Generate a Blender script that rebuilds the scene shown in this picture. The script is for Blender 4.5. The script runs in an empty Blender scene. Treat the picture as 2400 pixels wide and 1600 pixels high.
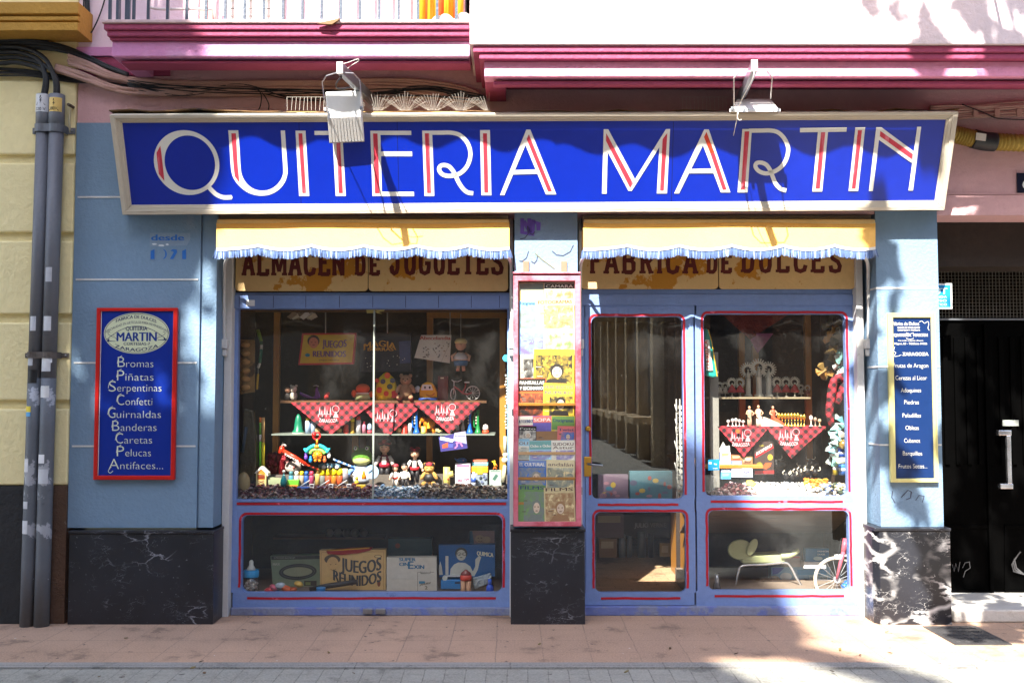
import bpy, bmesh, math, random
from mathutils import Vector, Matrix
R = math.radians
random.seed(11)
sc = bpy.context.scene
col = sc.collection

# ------------------------------------------------------------------ camera, sky, sun, exposure
FPX, PITCH, CAM = 2340.0, R(2.96), Vector((0, -7.0, 1.59))
cam = bpy.data.objects.new('camera', bpy.data.cameras.new('camera'))
cam.data.sensor_width = 36.0
cam.data.lens = FPX / 2400 * 36.0
cam.data.clip_end = 500
cam.data.clip_start = 0.05
cam.location = CAM
cam.rotation_euler = (math.pi / 2 + PITCH, 0, 0)
col.objects.link(cam)
sc.camera = cam

SUN = Vector((0.39, 1.0, -1.15))            # the way the light travels
w = bpy.data.worlds.new('World')
sc.world = w
w.use_nodes = True
nt = w.node_tree
sky = nt.nodes.new('ShaderNodeTexSky')
sky.sky_type = 'NISHITA'
sky.sun_disc = False
sky.sun_elevation = math.atan2(1.15, math.hypot(0.39, 1.0))
sky.sun_rotation = math.atan2(-0.39, -1.0)
sky.dust_density = 1.5
nt.links.new(sky.outputs[0], nt.nodes['Background'].inputs[0])
nt.nodes['Background'].inputs[1].default_value = 0.15
sun = bpy.data.objects.new('sun', bpy.data.lights.new('sun', 'SUN'))
sun.data.energy = 5.0
sun.data.angle = R(0.55)
sun.data.color = (1.0, 0.95, 0.87)
sun.rotation_euler = SUN.to_track_quat('-Z', 'Y').to_euler()
sun.location = (-4, -10, 14)
col.objects.link(sun)
sc.view_settings.view_transform = 'Standard'
sc.view_settings.look = 'None'
sc.view_settings.exposure = 2.1
sc.view_settings.gamma = 1.0
sc.cycles.use_denoising = True
sc.cycles.max_bounces = 10
sc.cycles.diffuse_bounces = 4
sc.cycles.transparent_max_bounces = 12
sc.cycles.sample_clamp_indirect = 6.0
sc.cycles.caustics_reflective = False
sc.cycles.caustics_refractive = False

# ------------------------------------------------------------------ from the photograph's pixels to metres
FWD = Vector((0, math.cos(PITCH), math.sin(PITCH)))
UPV = Vector((0, -math.sin(PITCH), math.cos(PITCH)))
def ray(px, py):
    return Vector(((px - 1200) / FPX, 0, 0)) + UPV * ((800 - py) / FPX) + FWD
def W(px, py, y=0.0):                        # the point on the upright plane at depth y
    d = ray(px, py)
    return CAM + d * ((y - CAM.y) / d.y)
def onplane(p0, n):
    def f(px, py, off=0.0):
        d = ray(px, py)
        t = (p0 + n * off - CAM).dot(n) / d.dot(n)
        return CAM + d * t
    return f
def PL(y):
    return lambda px, py, off=0.0: W(px, py, y - off)
def G(px, py, z=0.0):                        # the point on the level plane at height z
    d = ray(px, py)
    return CAM + d * ((z - CAM.z) / d.z)
def U(y):
    return (7.0 + y) / FPX

# ------------------------------------------------------------------ materials
def lin(c):
    return tuple(((v / 255) / 12.92 if v / 255 <= 0.04045 else (((v / 255) + 0.055) / 1.055) ** 2.4) for v in c)
MC = {}
def nodes_of(m):
    m.use_nodes = True
    t = m.node_tree
    return t, t.nodes['Principled BSDF'], (lambda k, **kw: newnode(t, k, kw))
def newnode(t, k, kw):
    n = t.nodes.new('ShaderNode' + k)
    for a, b in kw.items():
        if a.startswith('i_'):
            n.inputs[int(a[2:])].default_value = b
        else:
            setattr(n, a, b)
    return n
def mixcol(t, fac, a, b, blend='MIX'):
    n = t.nodes.new('ShaderNodeMix')
    n.data_type = 'RGBA'
    n.blend_type = blend
    for s, v in ((n.inputs[0], fac), (n.inputs[6], a), (n.inputs[7], b)):
        if hasattr(v, 'is_output'):
            t.links.new(v, s)
        elif isinstance(v, (int, float)):
            s.default_value = v
        else:
            s.default_value = (*v[:3], 1)
    return n.outputs[2]
def noise(t, vec, scale, detail=4, rough=0.6):
    n = newnode(t, 'TexNoise', {})
    n.inputs['Scale'].default_value = scale
    n.inputs['Detail'].default_value = detail
    n.inputs['Roughness'].default_value = rough
    t.links.new(vec, n.inputs['Vector'])
    return n.outputs[0]
def ramp(t, v, lo, hi):
    n = newnode(t, 'MapRange', {})
    n.inputs[1].default_value = lo
    n.inputs[2].default_value = hi
    t.links.new(v, n.inputs[0])
    return n.outputs[0]
def mat(name, c, rough=0.6, var=0.18, vs=2.5, bump=0.15, bs=70, metal=0.0, spec=0.4, stains=(), stretch=(1, 1, 1), trans=0.0):
    """paint or stone: a base colour with uneven patches, fine bumps and shaped stains (colour, scale, threshold, softness)"""
    if name in MC:
        return MC[name]
    m = bpy.data.materials.new(name)
    t, b, nn = nodes_of(m)
    tc = nn('TexCoord')
    mp = nn('Mapping')
    mp.inputs['Scale'].default_value = stretch
    t.links.new(tc.outputs['Object'], mp.inputs[0])
    v = mp.outputs[0]
    c = lin(c)
    base = mixcol(t, ramp(t, noise(t, v, vs, 6), 0.3, 0.7), [x * (1 - var) for x in c], [min(1, x * (1 + var)) for x in c])
    fine = noise(t, v, vs * 14, 3)
    base = mixcol(t, ramp(t, fine, 0.35, 0.75), base, [x * (1 - var * 0.8) for x in c])
    for k, (sc_, scale, th, soft) in enumerate(stains):
        q = nn('Mapping')
        q.inputs['Location'].default_value = (3.1 * k + 1, 7.7 * k, 1.3 * k)
        t.links.new(v, q.inputs[0])
        base = mixcol(t, ramp(t, noise(t, q.outputs[0], scale, 8, 0.65), th, th + soft), base, lin(sc_))
    t.links.new(base, b.inputs['Base Color'])
    b.inputs['Roughness'].default_value = rough
    b.inputs['Metallic'].default_value = metal
    b.inputs['Specular IOR Level'].default_value = spec
    if trans:
        b.inputs['Transmission Weight'].default_value = trans
    if bump:
        bp = nn('Bump')
        bp.inputs['Strength'].default_value = bump
        bp.inputs['Distance'].default_value = 0.02
        t.links.new(noise(t, v, bs, 5), bp.inputs['Height'])
        t.links.new(bp.outputs[0], b.inputs['Normal'])
    MC[name] = m
    return m
def K(r, g, b, rough=0.5, metal=0.0):
    """the everyday paint, plastic, paper and cloth colours"""
    return mat('tone_%d_%d_%d_%d_%d' % (r, g, b, rough * 10, metal * 10), (r, g, b), rough, 0.12, 22, 0.04, 160, metal)

pier_blue = mat('pier_paint', (114, 140, 164), 0.75, 0.10, 1.6, 0.35, 45,
                stains=(((140, 150, 165), 1.3, 0.60, 0.12), ((196, 205, 212), 7, 0.72, 0.012)))
groove_white = mat('groove_lime', (208, 208, 206), 0.8, 0.15, 8, 0.4, 40)
frame_blue = mat('frame_paint', (116, 141, 192), 0.45, 0.10, 2, 0.25, 30, stretch=(1, 1, 1),
                 stains=(((76, 90, 140), 3.0, 0.66, 0.06), ((150, 160, 200), 16, 0.72, 0.02)))
sill_grey = mat('worn_sill', (128, 136, 164), 0.7, 0.2, 4, 0.5, 40, stains=(((104, 118, 176), 6, 0.5, 0.06), ((70, 66, 64), 8, 0.68, 0.03)))
trim_red = mat('red_line', (176, 26, 42), 0.45, 0.2, 8, 0.2, 40, stains=(((214, 96, 120), 9, 0.62, 0.03),))
pink_wall = mat('pink_plaster', (205, 164, 166), 0.85, 0.08, 1.3, 0.5, 35, stains=(((176, 132, 130), 2.2, 0.62, 0.1),))
pale_wall = mat('pale_pink_plaster', (228, 205, 214), 0.85, 0.05, 1.3, 0.35, 35)
magenta = mat('magenta_plaster', (158, 68, 100), 0.75, 0.12, 1.5, 0.45, 30)
lilac = mat('lilac_plaster', (204, 136, 182), 0.75, 0.12, 1.5, 0.4, 30, stains=(((205, 160, 190), 1.5, 0.55, 0.15),))
yellow_wall = mat('yellow_render', (236, 221, 168), 0.85, 0.07, 1.4, 0.45, 25,
                  stains=(((188, 180, 160), 1.1, 0.62, 0.15), ((170, 150, 100), 3, 0.7, 0.06)))
ochre = mat('ochre_render', (186, 140, 58), 0.85, 0.15, 2.5, 0.5, 40, stains=(((96, 74, 40), 5, 0.66, 0.08),))
black_base = mat('black_base_paint', (34, 34, 36), 0.7, 0.25, 3, 0.5, 30, stains=(((112, 106, 100), 6, 0.70, 0.03),))
brown_base = mat('bare_brown_render', (98, 74, 58), 0.9, 0.2, 5, 0.8, 40, stains=(((140, 130, 118), 7, 0.62, 0.06),))
sign_wood = mat('sign_frame_wood', (198, 188, 170), 0.6, 0.12, 3, 0.3, 30, stretch=(0.25, 1, 6), stains=(((120, 106, 88), 4, 0.66, 0.06),))
sign_wood_v = mat('sign_frame_wood_upright', (198, 188, 170), 0.6, 0.12, 3, 0.3, 30, stretch=(6, 1, 0.25), stains=(((120, 106, 88), 4, 0.66, 0.06),))
sign_blue = mat('sign_enamel', (0, 36, 158), 0.32, 0.10, 0.8, 0.03, 20, spec=0.5, stains=(((190, 200, 220), 26, 0.765, 0.006),))
letter_white = mat('letter_paint', (222, 220, 212), 0.45, 0.05, 4, 0.02, 60)
letter_red = mat('letter_red', (202, 58, 76), 0.5, 0.25, 5, 0.02, 60, stretch=(6, 1, 0.4), stains=(((225, 130, 145), 3, 0.55, 0.1),))
board_cream = mat('cream_board', (205, 172, 118), 0.65, 0.08, 1.5, 0.2, 40,
                  stains=(((176, 120, 30), 2.6, 0.55, 0.02), ((120, 78, 24), 5, 0.68, 0.04)))
board_red = mat('board_letter_red', (88, 22, 16), 0.6, 0.2, 6, 0.05, 60)
rust = mat('rusty_sheet', (110, 82, 48), 0.8, 0.35, 6, 0.6, 40, stains=(((38, 30, 24), 4, 0.5, 0.1), ((206, 170, 90), 3, 0.66, 0.06)))
pipe_grey = mat('pipe_plastic', (98, 102, 108), 0.5, 0.1, 3, 0.15, 50, stains=(((160, 162, 168), 5.5, 0.60, 0.03), ((66, 68, 74), 3, 0.6, 0.1)))
pipe_clean = mat('pipe_plastic_clean', (104, 106, 112), 0.5, 0.1, 3, 0.15, 50)
cable_black = mat('cable_black', (30, 32, 36), 0.55, 0.2, 6, 0.1, 60)
cable_pink = mat('cable_pink', (182, 146, 134), 0.7, 0.15, 6, 0.2, 60)
steel = mat('galvanised', (150, 154, 160), 0.35, 0.15, 9, 0.1, 60, metal=0.8)
alu = mat('aluminium', (206, 208, 210), 0.42, 0.08, 9, 0.05, 60, metal=0.55)
white_paint = mat('white_paint', (206, 204, 200), 0.55, 0.08, 4, 0.2, 40, stains=(((150, 146, 140), 5, 0.66, 0.06),))
canvas = mat('awning_canvas', (228, 178, 92), 0.8, 0.06, 2, 0.25, 90)
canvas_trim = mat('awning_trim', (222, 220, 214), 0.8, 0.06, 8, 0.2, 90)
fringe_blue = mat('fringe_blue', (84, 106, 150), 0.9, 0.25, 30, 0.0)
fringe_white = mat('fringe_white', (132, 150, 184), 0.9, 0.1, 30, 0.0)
wood_dark = mat('brown_wood', (92, 62, 36), 0.6, 0.25, 3, 0.3, 30, stretch=(5, 5, 0.5))
wood_gold = mat('varnished_pine', (176, 122, 48), 0.45, 0.18, 3, 0.2, 30, stretch=(5, 5, 0.5))
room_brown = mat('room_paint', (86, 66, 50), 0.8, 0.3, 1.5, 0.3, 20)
room_dark = mat('room_dark_wood', (46, 36, 30), 0.75, 0.35, 1.7, 0.3, 20)  # dark brown wood tone for ceiling, display backs and boxing
brass = mat('brass', (200, 156, 70), 0.3, 0.15, 20, 0.05, 60, metal=0.9)
black_gloss = mat('black_door_paint', (3, 3, 3), 0.6, 0.3, 3, 0.1, 30, spec=0.02)
marble_step = mat('marble_step', (206, 202, 194), 0.45, 0.1, 3, 0.3, 30, stains=(((150, 140, 126), 3, 0.6, 0.1),))
iron = mat('cast_iron', (92, 90, 90), 0.5, 0.3, 9, 0.3, 50, metal=0.6)
rail_iron = mat('railing_iron', (58, 70, 86), 0.5, 0.2, 9, 0.3, 60)
skin = K(214, 160, 130)

def marble(name, lo, scale, vein=(196, 194, 192), bigw=0.045, bigf=1.6, gap=0.02):
    m = bpy.data.materials.new(name)
    t, b, nn = nodes_of(m)
    tc = nn('TexCoord')
    v = tc.outputs['Object']
    mp = nn('Mapping')
    mp.inputs['Rotation'].default_value = (0, R(20), 0)
    mp.inputs['Scale'].default_value = (1, 1, 2.3)
    t.links.new(v, mp.inputs[0])
    warp = noise(t, mp.outputs[0], scale * 1.3, 5, 0.6)
    vm = nn('VectorMath', operation='MULTIPLY_ADD')
    t.links.new(warp, vm.inputs[0])
    vm.inputs[1].default_value = (0.55, 0.55, 0.55)
    t.links.new(mp.outputs[0], vm.inputs[2])
    def veins(sc_, wd):
        vo = nn('TexVoronoi', feature='DISTANCE_TO_EDGE')
        vo.inputs['Scale'].default_value = sc_
        t.links.new(vm.outputs[0], vo.inputs['Vector'])
        return ramp(t, vo.outputs['Distance'], wd, wd * 0.15)
    gate = ramp(t, noise(t, v, scale * 0.9, 3), lo, lo + 0.10)
    big = nn('Math', operation='MULTIPLY')
    t.links.new(veins(scale * bigf, bigw), big.inputs[0])
    t.links.new(gate, big.inputs[1])
    g2 = ramp(t, noise(t, v, scale * 2.1, 3), lo + gap, lo + gap + 0.10)
    fine = nn('Math', operation='MULTIPLY')
    t.links.new(veins(scale * 5.5, 0.018), fine.inputs[0])
    t.links.new(g2, fine.inputs[1])
    mx = nn('Math', operation='MAXIMUM')
    t.links.new(big.outputs[0], mx.inputs[0])
    t.links.new(fine.outputs[0], mx.inputs[1])
    specks = ramp(t, noise(t, v, 42, 6), 0.66, 0.76)
    m2 = nn('Math', operation='MAXIMUM')
    t.links.new(mx.outputs[0], m2.inputs[0])
    t.links.new(specks, m2.inputs[1])
    base = mixcol(t, noise(t, v, 3, 5), lin((16, 17, 20)), lin((44, 46, 54)))
    base = mixcol(t, m2.outputs[0], base, lin(vein))
    t.links.new(base, b.inputs['Base Color'])
    b.inputs['Roughness'].default_value = 0.34
    return m
marble_quiet = marble('black_marble', 0.52, 2.4, (128, 130, 138), 0.03)
marble_veined = marble('veined_marble', 0.42, 2.2, (206, 204, 202), 0.11, 1.25, 0.10)

def glass(name, dust=0.007, tint=0.95, smear=0.05):
    m = bpy.data.materials.new(name)
    m.use_nodes = True
    t = m.node_tree
    t.nodes.clear()
    nn = lambda k, **kw: newnode(t, k, kw)
    out = nn('OutputMaterial')
    tr = nn('BsdfTransparent')
    tr.inputs[0].default_value = (tint, tint, tint * 0.98, 1)
    gl = nn('BsdfGlossy')
    gl.inputs['Roughness'].default_value = 0.0
    gl.inputs[0].default_value = (0.9, 0.95, 1, 1)
    lw = nn('LayerWeight', i_0=0.5)
    pw = nn('Math', operation='POWER')
    t.links.new(lw.outputs['Facing'], pw.inputs[0])
    pw.inputs[1].default_value = 5.0
    fr = nn('Math', operation='MULTIPLY_ADD')
    t.links.new(pw.outputs[0], fr.inputs[0])
    fr.inputs[1].default_value = 0.92
    fr.inputs[2].default_value = 0.06
    mx = nn('MixShader')
    t.links.new(fr.outputs[0], mx.inputs[0])
    t.links.new(tr.outputs[0], mx.inputs[1])
    t.links.new(gl.outputs[0], mx.inputs[2])
    df = nn('BsdfDiffuse')
    df.inputs[0].default_value = (0.75, 0.74, 0.7, 1)
    tc = nn('TexCoord')
    mp = nn('Mapping')
    mp.inputs['Scale'].default_value = (1, 1, 0.6)
    t.links.new(tc.outputs['Object'], mp.inputs[0])
    a = ramp(t, noise(t, mp.outputs[0], 1.8, 6, 0.65), 0.50, 0.82)
    k = nn('Math', operation='MULTIPLY_ADD')
    t.links.new(a, k.inputs[0])
    k.inputs[1].default_value = smear
    k.inputs[2].default_value = dust * 0.5
    sp = ramp(t, noise(t, tc.outputs['Object'], 70, 2), 0.74, 0.76)
    k2 = nn('Math', operation='MULTIPLY_ADD')
    t.links.new(sp, k2.inputs[0])
    k2.inputs[1].default_value = 0.12
    t.links.new(k.outputs[0], k2.inputs[2])
    m2 = nn('MixShader')
    t.links.new(k2.outputs[0], m2.inputs[0])
    t.links.new(mx.outputs[0], m2.inputs[1])
    t.links.new(df.outputs[0], m2.inputs[2])
    t.links.new(m2.outputs[0], out.inputs[0])
    return m
shop_glass = glass('shop_glass')
case_glass = glass('case_glass', 0.004, 0.98, 0.01)
clear_plastic = glass('clear_plastic', 0.10, 0.9, 0.12)

def paving(name, c1, c2, mortar, bw, rh, msize, offset, swap, shift=(0, 0, 0), bump=0.6, spots=None):
    m = bpy.data.materials.new(name)
    t, b, nn = nodes_of(m)
    tc = nn('TexCoord')
    mp = nn('Mapping')
    mp.inputs['Location'].default_value = shift
    if swap:
        mp.inputs['Rotation'].default_value = (0, 0, R(90))
    t.links.new(tc.outputs['Object'], mp.inputs[0])
    wob = nn('VectorMath', operation='MULTIPLY_ADD')
    nz = newnode(t, 'TexNoise', {})
    nz.inputs['Scale'].default_value = 2.2
    t.links.new(tc.outputs['Object'], nz.inputs['Vector'])
    t.links.new(nz.outputs['Color'], wob.inputs[0])
    wob.inputs[1].default_value = (0.022, 0.022, 0)
    t.links.new(mp.outputs[0], wob.inputs[2])
    br = nn('TexBrick')
    br.offset = offset
    br.inputs['Color1'].default_value = (*lin(c1), 1)
    br.inputs['Color2'].default_value = (*lin(c2), 1)
    br.inputs['Mortar'].default_value = (*lin(mortar), 1)
    br.inputs['Scale'].default_value = 1
    br.inputs['Mortar Size'].default_value = msize
    br.inputs['Mortar Smooth'].default_value = 0.25
    br.inputs['Brick Width'].default_value = bw
    br.inputs['Row Height'].default_value = rh
    t.links.new(wob.outputs[0], br.inputs['Vector'])
    o = tc.outputs['Object']
    base = mixcol(t, ramp(t, noise(t, o, 1.6, 6), 0.3, 0.75), br.outputs[0], [x * 0.62 for x in lin(c1)])
    base = mixcol(t, ramp(t, noise(t, o, 90, 3), 0.35, 0.8), base, [min(1, x * 1.2) for x in lin(c2)])
    base = mixcol(t, ramp(t, noise(t, o, 13, 5), 0.665, 0.70), base, lin((70, 62, 58)))
    base = mixcol(t, ramp(t, noise(t, o, 3.2, 7, 0.7), 0.56, 0.66), base, [x * 0.55 for x in lin(c1)])
    if spots:
        base = mixcol(t, ramp(t, noise(t, o, 24, 2), 0.77, 0.78), base, lin(spots))
    t.links.new(base, b.inputs['Base Color'])
    b.inputs['Roughness'].default_value = 0.8
    bp = nn('Bump')
    bp.inputs['Strength'].default_value = bump
    bp.inputs['Distance'].default_value = 0.01
    hh = nn('Math', operation='MULTIPLY_ADD')
    t.links.new(br.outputs['Fac'], hh.inputs[0])
    hh.inputs[1].default_value = -1.0
    t.links.new(noise(t, o, 110, 4), hh.inputs[2])
    t.links.new(hh.outputs[0], bp.inputs['Height'])
    t.links.new(bp.outputs[0], b.inputs['Normal'])
    return m
tile_mat = paving('pavement_tiles', (168, 138, 116), (182, 148, 122), (104, 90, 82), 0.292, 0.292, 0.004, 0.0, False, (0.09, 0.152, 0), 0.45, (220, 215, 205))
sett_mat = paving('street_setts', (138, 136, 126), (150, 148, 138), (66, 64, 58), 0.24, 0.117, 0.0035, 0.5, True, (0.03, 0.02, 0))
kerb_mat = paving('kerb_stone', (138, 136, 130), (148, 144, 138), (60, 56, 50), 0.9, 0.3, 0.005, 0.0, False)
floor_mat = paving('shop_floor_tiles', (150, 128, 96), (172, 140, 108), (90, 76, 60), 0.24, 0.09, 0.004, 0.5, False)

# ------------------------------------------------------------------ mesh building
class MB:
    def __init__(s, m=None):
        s.v, s.f, s.fm, s.fs, s.mats, s.cur, s.sm = [], [], [], [], [], 0, False
        if m:
            s.m(m)
    def m(s, mt):
        if mt not in s.mats:
            s.mats.append(mt)
        s.cur = s.mats.index(mt)
        return s
    def add(s, vs, fs, smooth=False):
        o = len(s.v)
        s.v += [Vector(p) for p in vs]
        for f in fs:
            s.f.append(tuple(i + o for i in f))
            s.fm.append(s.cur)
            s.fs.append(smooth)
        return s
    def poly(s, pts):
        return s.add(pts, [tuple(range(len(pts)))])
    def box(s, a, b, mx=None):
        x0, y0, z0 = a
        x1, y1, z1 = b
        p = [Vector(q) for q in ((x0, y0, z0), (x1, y0, z0), (x1, y1, z0), (x0, y1, z0), (x0, y0, z1), (x1, y0, z1), (x1, y1, z1), (x0, y1, z1))]
        if mx:
            p = [mx @ q for q in p]
        return s.add(p, [(0, 3, 2, 1), (4, 5, 6, 7), (0, 1, 5, 4), (1, 2, 6, 5), (2, 3, 7, 6), (3, 0, 4, 7)])
    def cbox(s, c, d, rot=(0, 0, 0)):
        mx = Matrix.Translation(Vector(c)) @ (Matrix.Rotation(rot[2], 4, 'Z') @ Matrix.Rotation(rot[1], 4, 'Y') @ Matrix.Rotation(rot[0], 4, 'X'))
        return s.box((-d[0] / 2, -d[1] / 2, -d[2] / 2), (d[0] / 2, d[1] / 2, d[2] / 2), mx)
    def rb(s, x0, y0, x1, y1, d, t):          # a board seen head on: pixel rectangle, front at depth d, t thick
        ym = (y0 + y1) / 2
        return s.box((W(x0, ym, d).x, d, W(x0, y1, d).z), (W(x1, ym, d).x, d + t, W(x1, y0, d).z))
    def prism(s, pts, ext):
        n = len(pts)
        ext = Vector(ext)
        b = [Vector(p) + ext for p in pts]
        fs = [tuple(range(n)), tuple(range(2 * n - 1, n - 1, -1))] + [(i, i + n, (i + 1) % n + n, (i + 1) % n) for i in range(n)]
        return s.add(list(pts) + b, fs)
    def ring(s, a, b, ext):                   # the band between two loops of the same count, with thickness
        n = len(a)
        ext = Vector(ext)
        vs = list(a) + list(b) + [Vector(p) + ext for p in a] + [Vector(p) + ext for p in b]
        fs = []
        for i in range(n):
            j = (i + 1) % n
            fs += [(i, j, n + j, n + i), (2 * n + i, 3 * n + i, 3 * n + j, 2 * n + j), (i, 2 * n + i, 2 * n + j, j), (n + i, n + j, 3 * n + j, 3 * n + i)]
        return s.add(vs, fs)
    def tube(s, path, r, n=8, smooth=True):
        path = [Vector(p) for p in path]
        rs = r if isinstance(r, (list, tuple)) else [r] * len(path)
        vs, fs = [], []
        prev = None
        for i, p in enumerate(path):
            d = (path[min(i + 1, len(path) - 1)] - path[max(i - 1, 0)]).normalized()
            if prev is None:
                u = d.cross(Vector((0, 0, 1)) if abs(d.z) < 0.9 else Vector((1, 0, 0))).normalized()
            else:
                u = (prev - d * prev.dot(d)).normalized()
            prev = u
            k = d.cross(u)
            for j in range(n):
                a = 2 * math.pi * j / n
                vs.append(p + (u * math.cos(a) + k * math.sin(a)) * rs[i])
        for i in range(len(path) - 1):
            for j in range(n):
                fs.append((i * n + j, i * n + (j + 1) % n, (i + 1) * n + (j + 1) % n, (i + 1) * n + j))
        s.add(vs, fs, smooth)
        s.add(vs[:n], [tuple(range(n - 1, -1, -1))])
        s.add(vs[-n:], [tuple(range(n))])
        return s
    def lathe(s, prof, c, n=14, mx=None, sx=1.0, sy=1.0):
        c = Vector(c)
        vs, fs = [], []
        for r, z in prof:
            for j in range(n):
                a = 2 * math.pi * j / n
                p = Vector((r * math.cos(a) * sx, r * math.sin(a) * sy, z))
                vs.append(c + (mx @ p if mx else p))
        for i in range(len(prof) - 1):
            for j in range(n):
                fs.append((i * n + j, i * n + (j + 1) % n, (i + 1) * n + (j + 1) % n, (i + 1) * n + j))
        s.add(vs, fs, True)
        s.add(vs[:n], [tuple(range(n - 1, -1, -1))])
        s.add(vs[-n:], [tuple(range(n))])
        return s
    def ball(s, c, r, n=12, mx=None):
        rx, ry, rz = r if isinstance(r, (tuple, list)) else (r, r, r)
        m = max(6, n // 2)
        c = Vector(c)
        vs, fs = [], []
        for i in range(m + 1):
            th = math.pi * i / m
            for j in range(n):
                a = 2 * math.pi * j / n
                p = Vector((rx * math.sin(th) * math.cos(a), ry * math.sin(th) * math.sin(a), rz * math.cos(th)))
                vs.append(c + (mx @ p if mx else p))
        for i in range(m):
            for j in range(n):
                fs.append((i * n + j, i * n + (j + 1) % n, (i + 1) * n + (j + 1) % n, (i + 1) * n + j))
        return s.add(vs, fs, True)
    def stroke(s, pts, wd, P, off=0.001, closed=False):    # a brush stroke of even width laid on a surface
        pts = [Vector((p[0], p[1])) for p in pts]
        n = len(pts)
        L, Rr = [], []
        for i, p in enumerate(pts):
            a = pts[i - 1] if (i or closed) else p
            b = pts[(i + 1) % n] if (i < n - 1 or closed) else p
            d = b - a
            if d.length < 1e-9:
                d = Vector((1, 0))
            d.normalize()
            nv = Vector((-d.y, d.x))
            k = 1.0
            if 0 < i < n - 1:
                d1 = (p - a).normalized()
                k = 1 / max(0.5, abs(d1.dot(d)))
            L.append(P(*(p + nv * wd / 2 * k), off))
            Rr.append(P(*(p - nv * wd / 2 * k), off))
        m = n if closed else n - 1
        fs = [(i, (i + 1) % n, n + (i + 1) % n, n + i) for i in range(m)]
        return s.add(L + Rr, fs)
    def patch(s, pts, P, off=0.001):
        return s.poly([P(p[0], p[1], off) for p in pts])
    def build(s, name, parent=None, bevel=0.0, seg=2, origin=None):
        me = bpy.data.meshes.new(name)
        root = parent
        while root is not None and root.parent is not None:
            root = root.parent
        if root is not None:
            o = Vector(root.location)
        elif origin is not None:
            o = Vector(origin)
        else:
            xs = [p.x for p in s.v]; ys = [p.y for p in s.v]
            o = Vector(((min(xs) + max(xs)) / 2, (min(ys) + max(ys)) / 2, min(p.z for p in s.v)))
        me.from_pydata([p - o for p in s.v], [], s.f)
        for m in s.mats:
            me.materials.append(m)
        me.polygons.foreach_set('material_index', s.fm)
        me.polygons.foreach_set('use_smooth', s.fs)
        bm = bmesh.new()
        bm.from_mesh(me)
        bmesh.ops.remove_doubles(bm, verts=bm.verts, dist=1e-6)
        bmesh.ops.recalc_face_normals(bm, faces=bm.faces)
        bm.to_mesh(me)
        bm.free()
        ob = bpy.data.objects.new(name, me)
        col.objects.link(ob)
        if parent is not None:
            ob.parent = parent
        else:
            ob.location = o
        if bevel:
            md = ob.modifiers.new('bevel', 'BEVEL')
            md.width = bevel
            md.segments = seg
            md.limit_method = 'ANGLE'
            md.angle_limit = R(40)
        return ob

def tag(o, label, cat, group=None):
    o['label'] = label
    o['category'] = cat
    if group:
        o['group'] = group
    return o
def thing(name, label, cat, loc=(0, 0, 0), group=None):
    o = bpy.data.objects.new(name, None)
    o.empty_display_size = 0.1
    o.location = loc
    col.objects.link(o)
    return tag(o, label, cat, group)
def struct(o):
    o['kind'] = 'structure'
    return o

_gc = {}
def glyphs(sx, thin=0.0):
    key = (sx, thin)
    if key not in _gc:
        cu = bpy.data.curves.new('lettering', 'FONT')
        cu.body = sx
        cu.resolution_u = 3
        cu.offset = thin
        ob = bpy.data.objects.new('lettering', cu)
        col.objects.link(ob)
        dg = bpy.context.evaluated_depsgraph_get()
        ev = ob.evaluated_get(dg)
        me = ev.to_mesh()
        _gc[key] = ([(p.co.x, p.co.y) for p in me.vertices], [tuple(p.vertices) for p in me.polygons])
        ev.to_mesh_clear()
        bpy.data.objects.remove(ob)
        bpy.data.curves.remove(cu)
    return _gc[key]
def txt(mb, sx, x0, x1, base, size, P, off=0.001, bold=0.0, bend=None, thin=0.0):
    """words fitted between x0 and x1 on a baseline; bend=(cx, k) curves the line"""
    vs, fs = glyphs(sx, thin)
    if not vs:
        return
    a = min(p[0] for p in vs)
    b = max(p[0] for p in vs)
    for dx in ((0,) if not bold else (-bold, 0, bold)):
        q = []
        for x, y in vs:
            px = x0 + (x - a) / (b - a) * (x1 - x0) + dx
            py = base - y * size
            if bend:
                py += bend[1] * (px - bend[0]) ** 2
            q.append(P(px, py, off + abs(dx) * 0.0001 + (0.0001 if dx > 0 else 0)))
        mb.add(q, fs)
def rrect(x0, y0, x1, y1, r, n=5):
    p = []
    for cx, cy, a0 in ((x1 - r, y0 + r, -90), (x1 - r, y1 - r, 0), (x0 + r, y1 - r, 90), (x0 + r, y0 + r, 180)):
        for k in range(n + 1):
            a = R(a0 + 90 * k / n)
            p.append((cx + r * math.cos(a), cy + r * math.sin(a)))
    return p
def ell(cx, cy, rx, ry, n=40, skew=0.0):
    return [(cx + rx * math.cos(2 * math.pi * k / n) + skew * ry * math.sin(2 * math.pi * k / n), cy + ry * math.sin(2 * math.pi * k / n)) for k in range(n)]

# ------------------------------------------------------------------ ground
z_st = -0.004
g = MB(sett_mat).box((-60, -60, -0.3), (60, -1.13, z_st)).build('street'); struct(g)
g = MB(kerb_mat).box((-30, -1.13, -0.3), (30, -1.025, 0.008)).build('kerb'); struct(g)
g = MB(tile_mat).box((-30, -1.021, -0.3), (30, 0.40, 0.0)).build('pavement'); struct(g)

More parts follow.
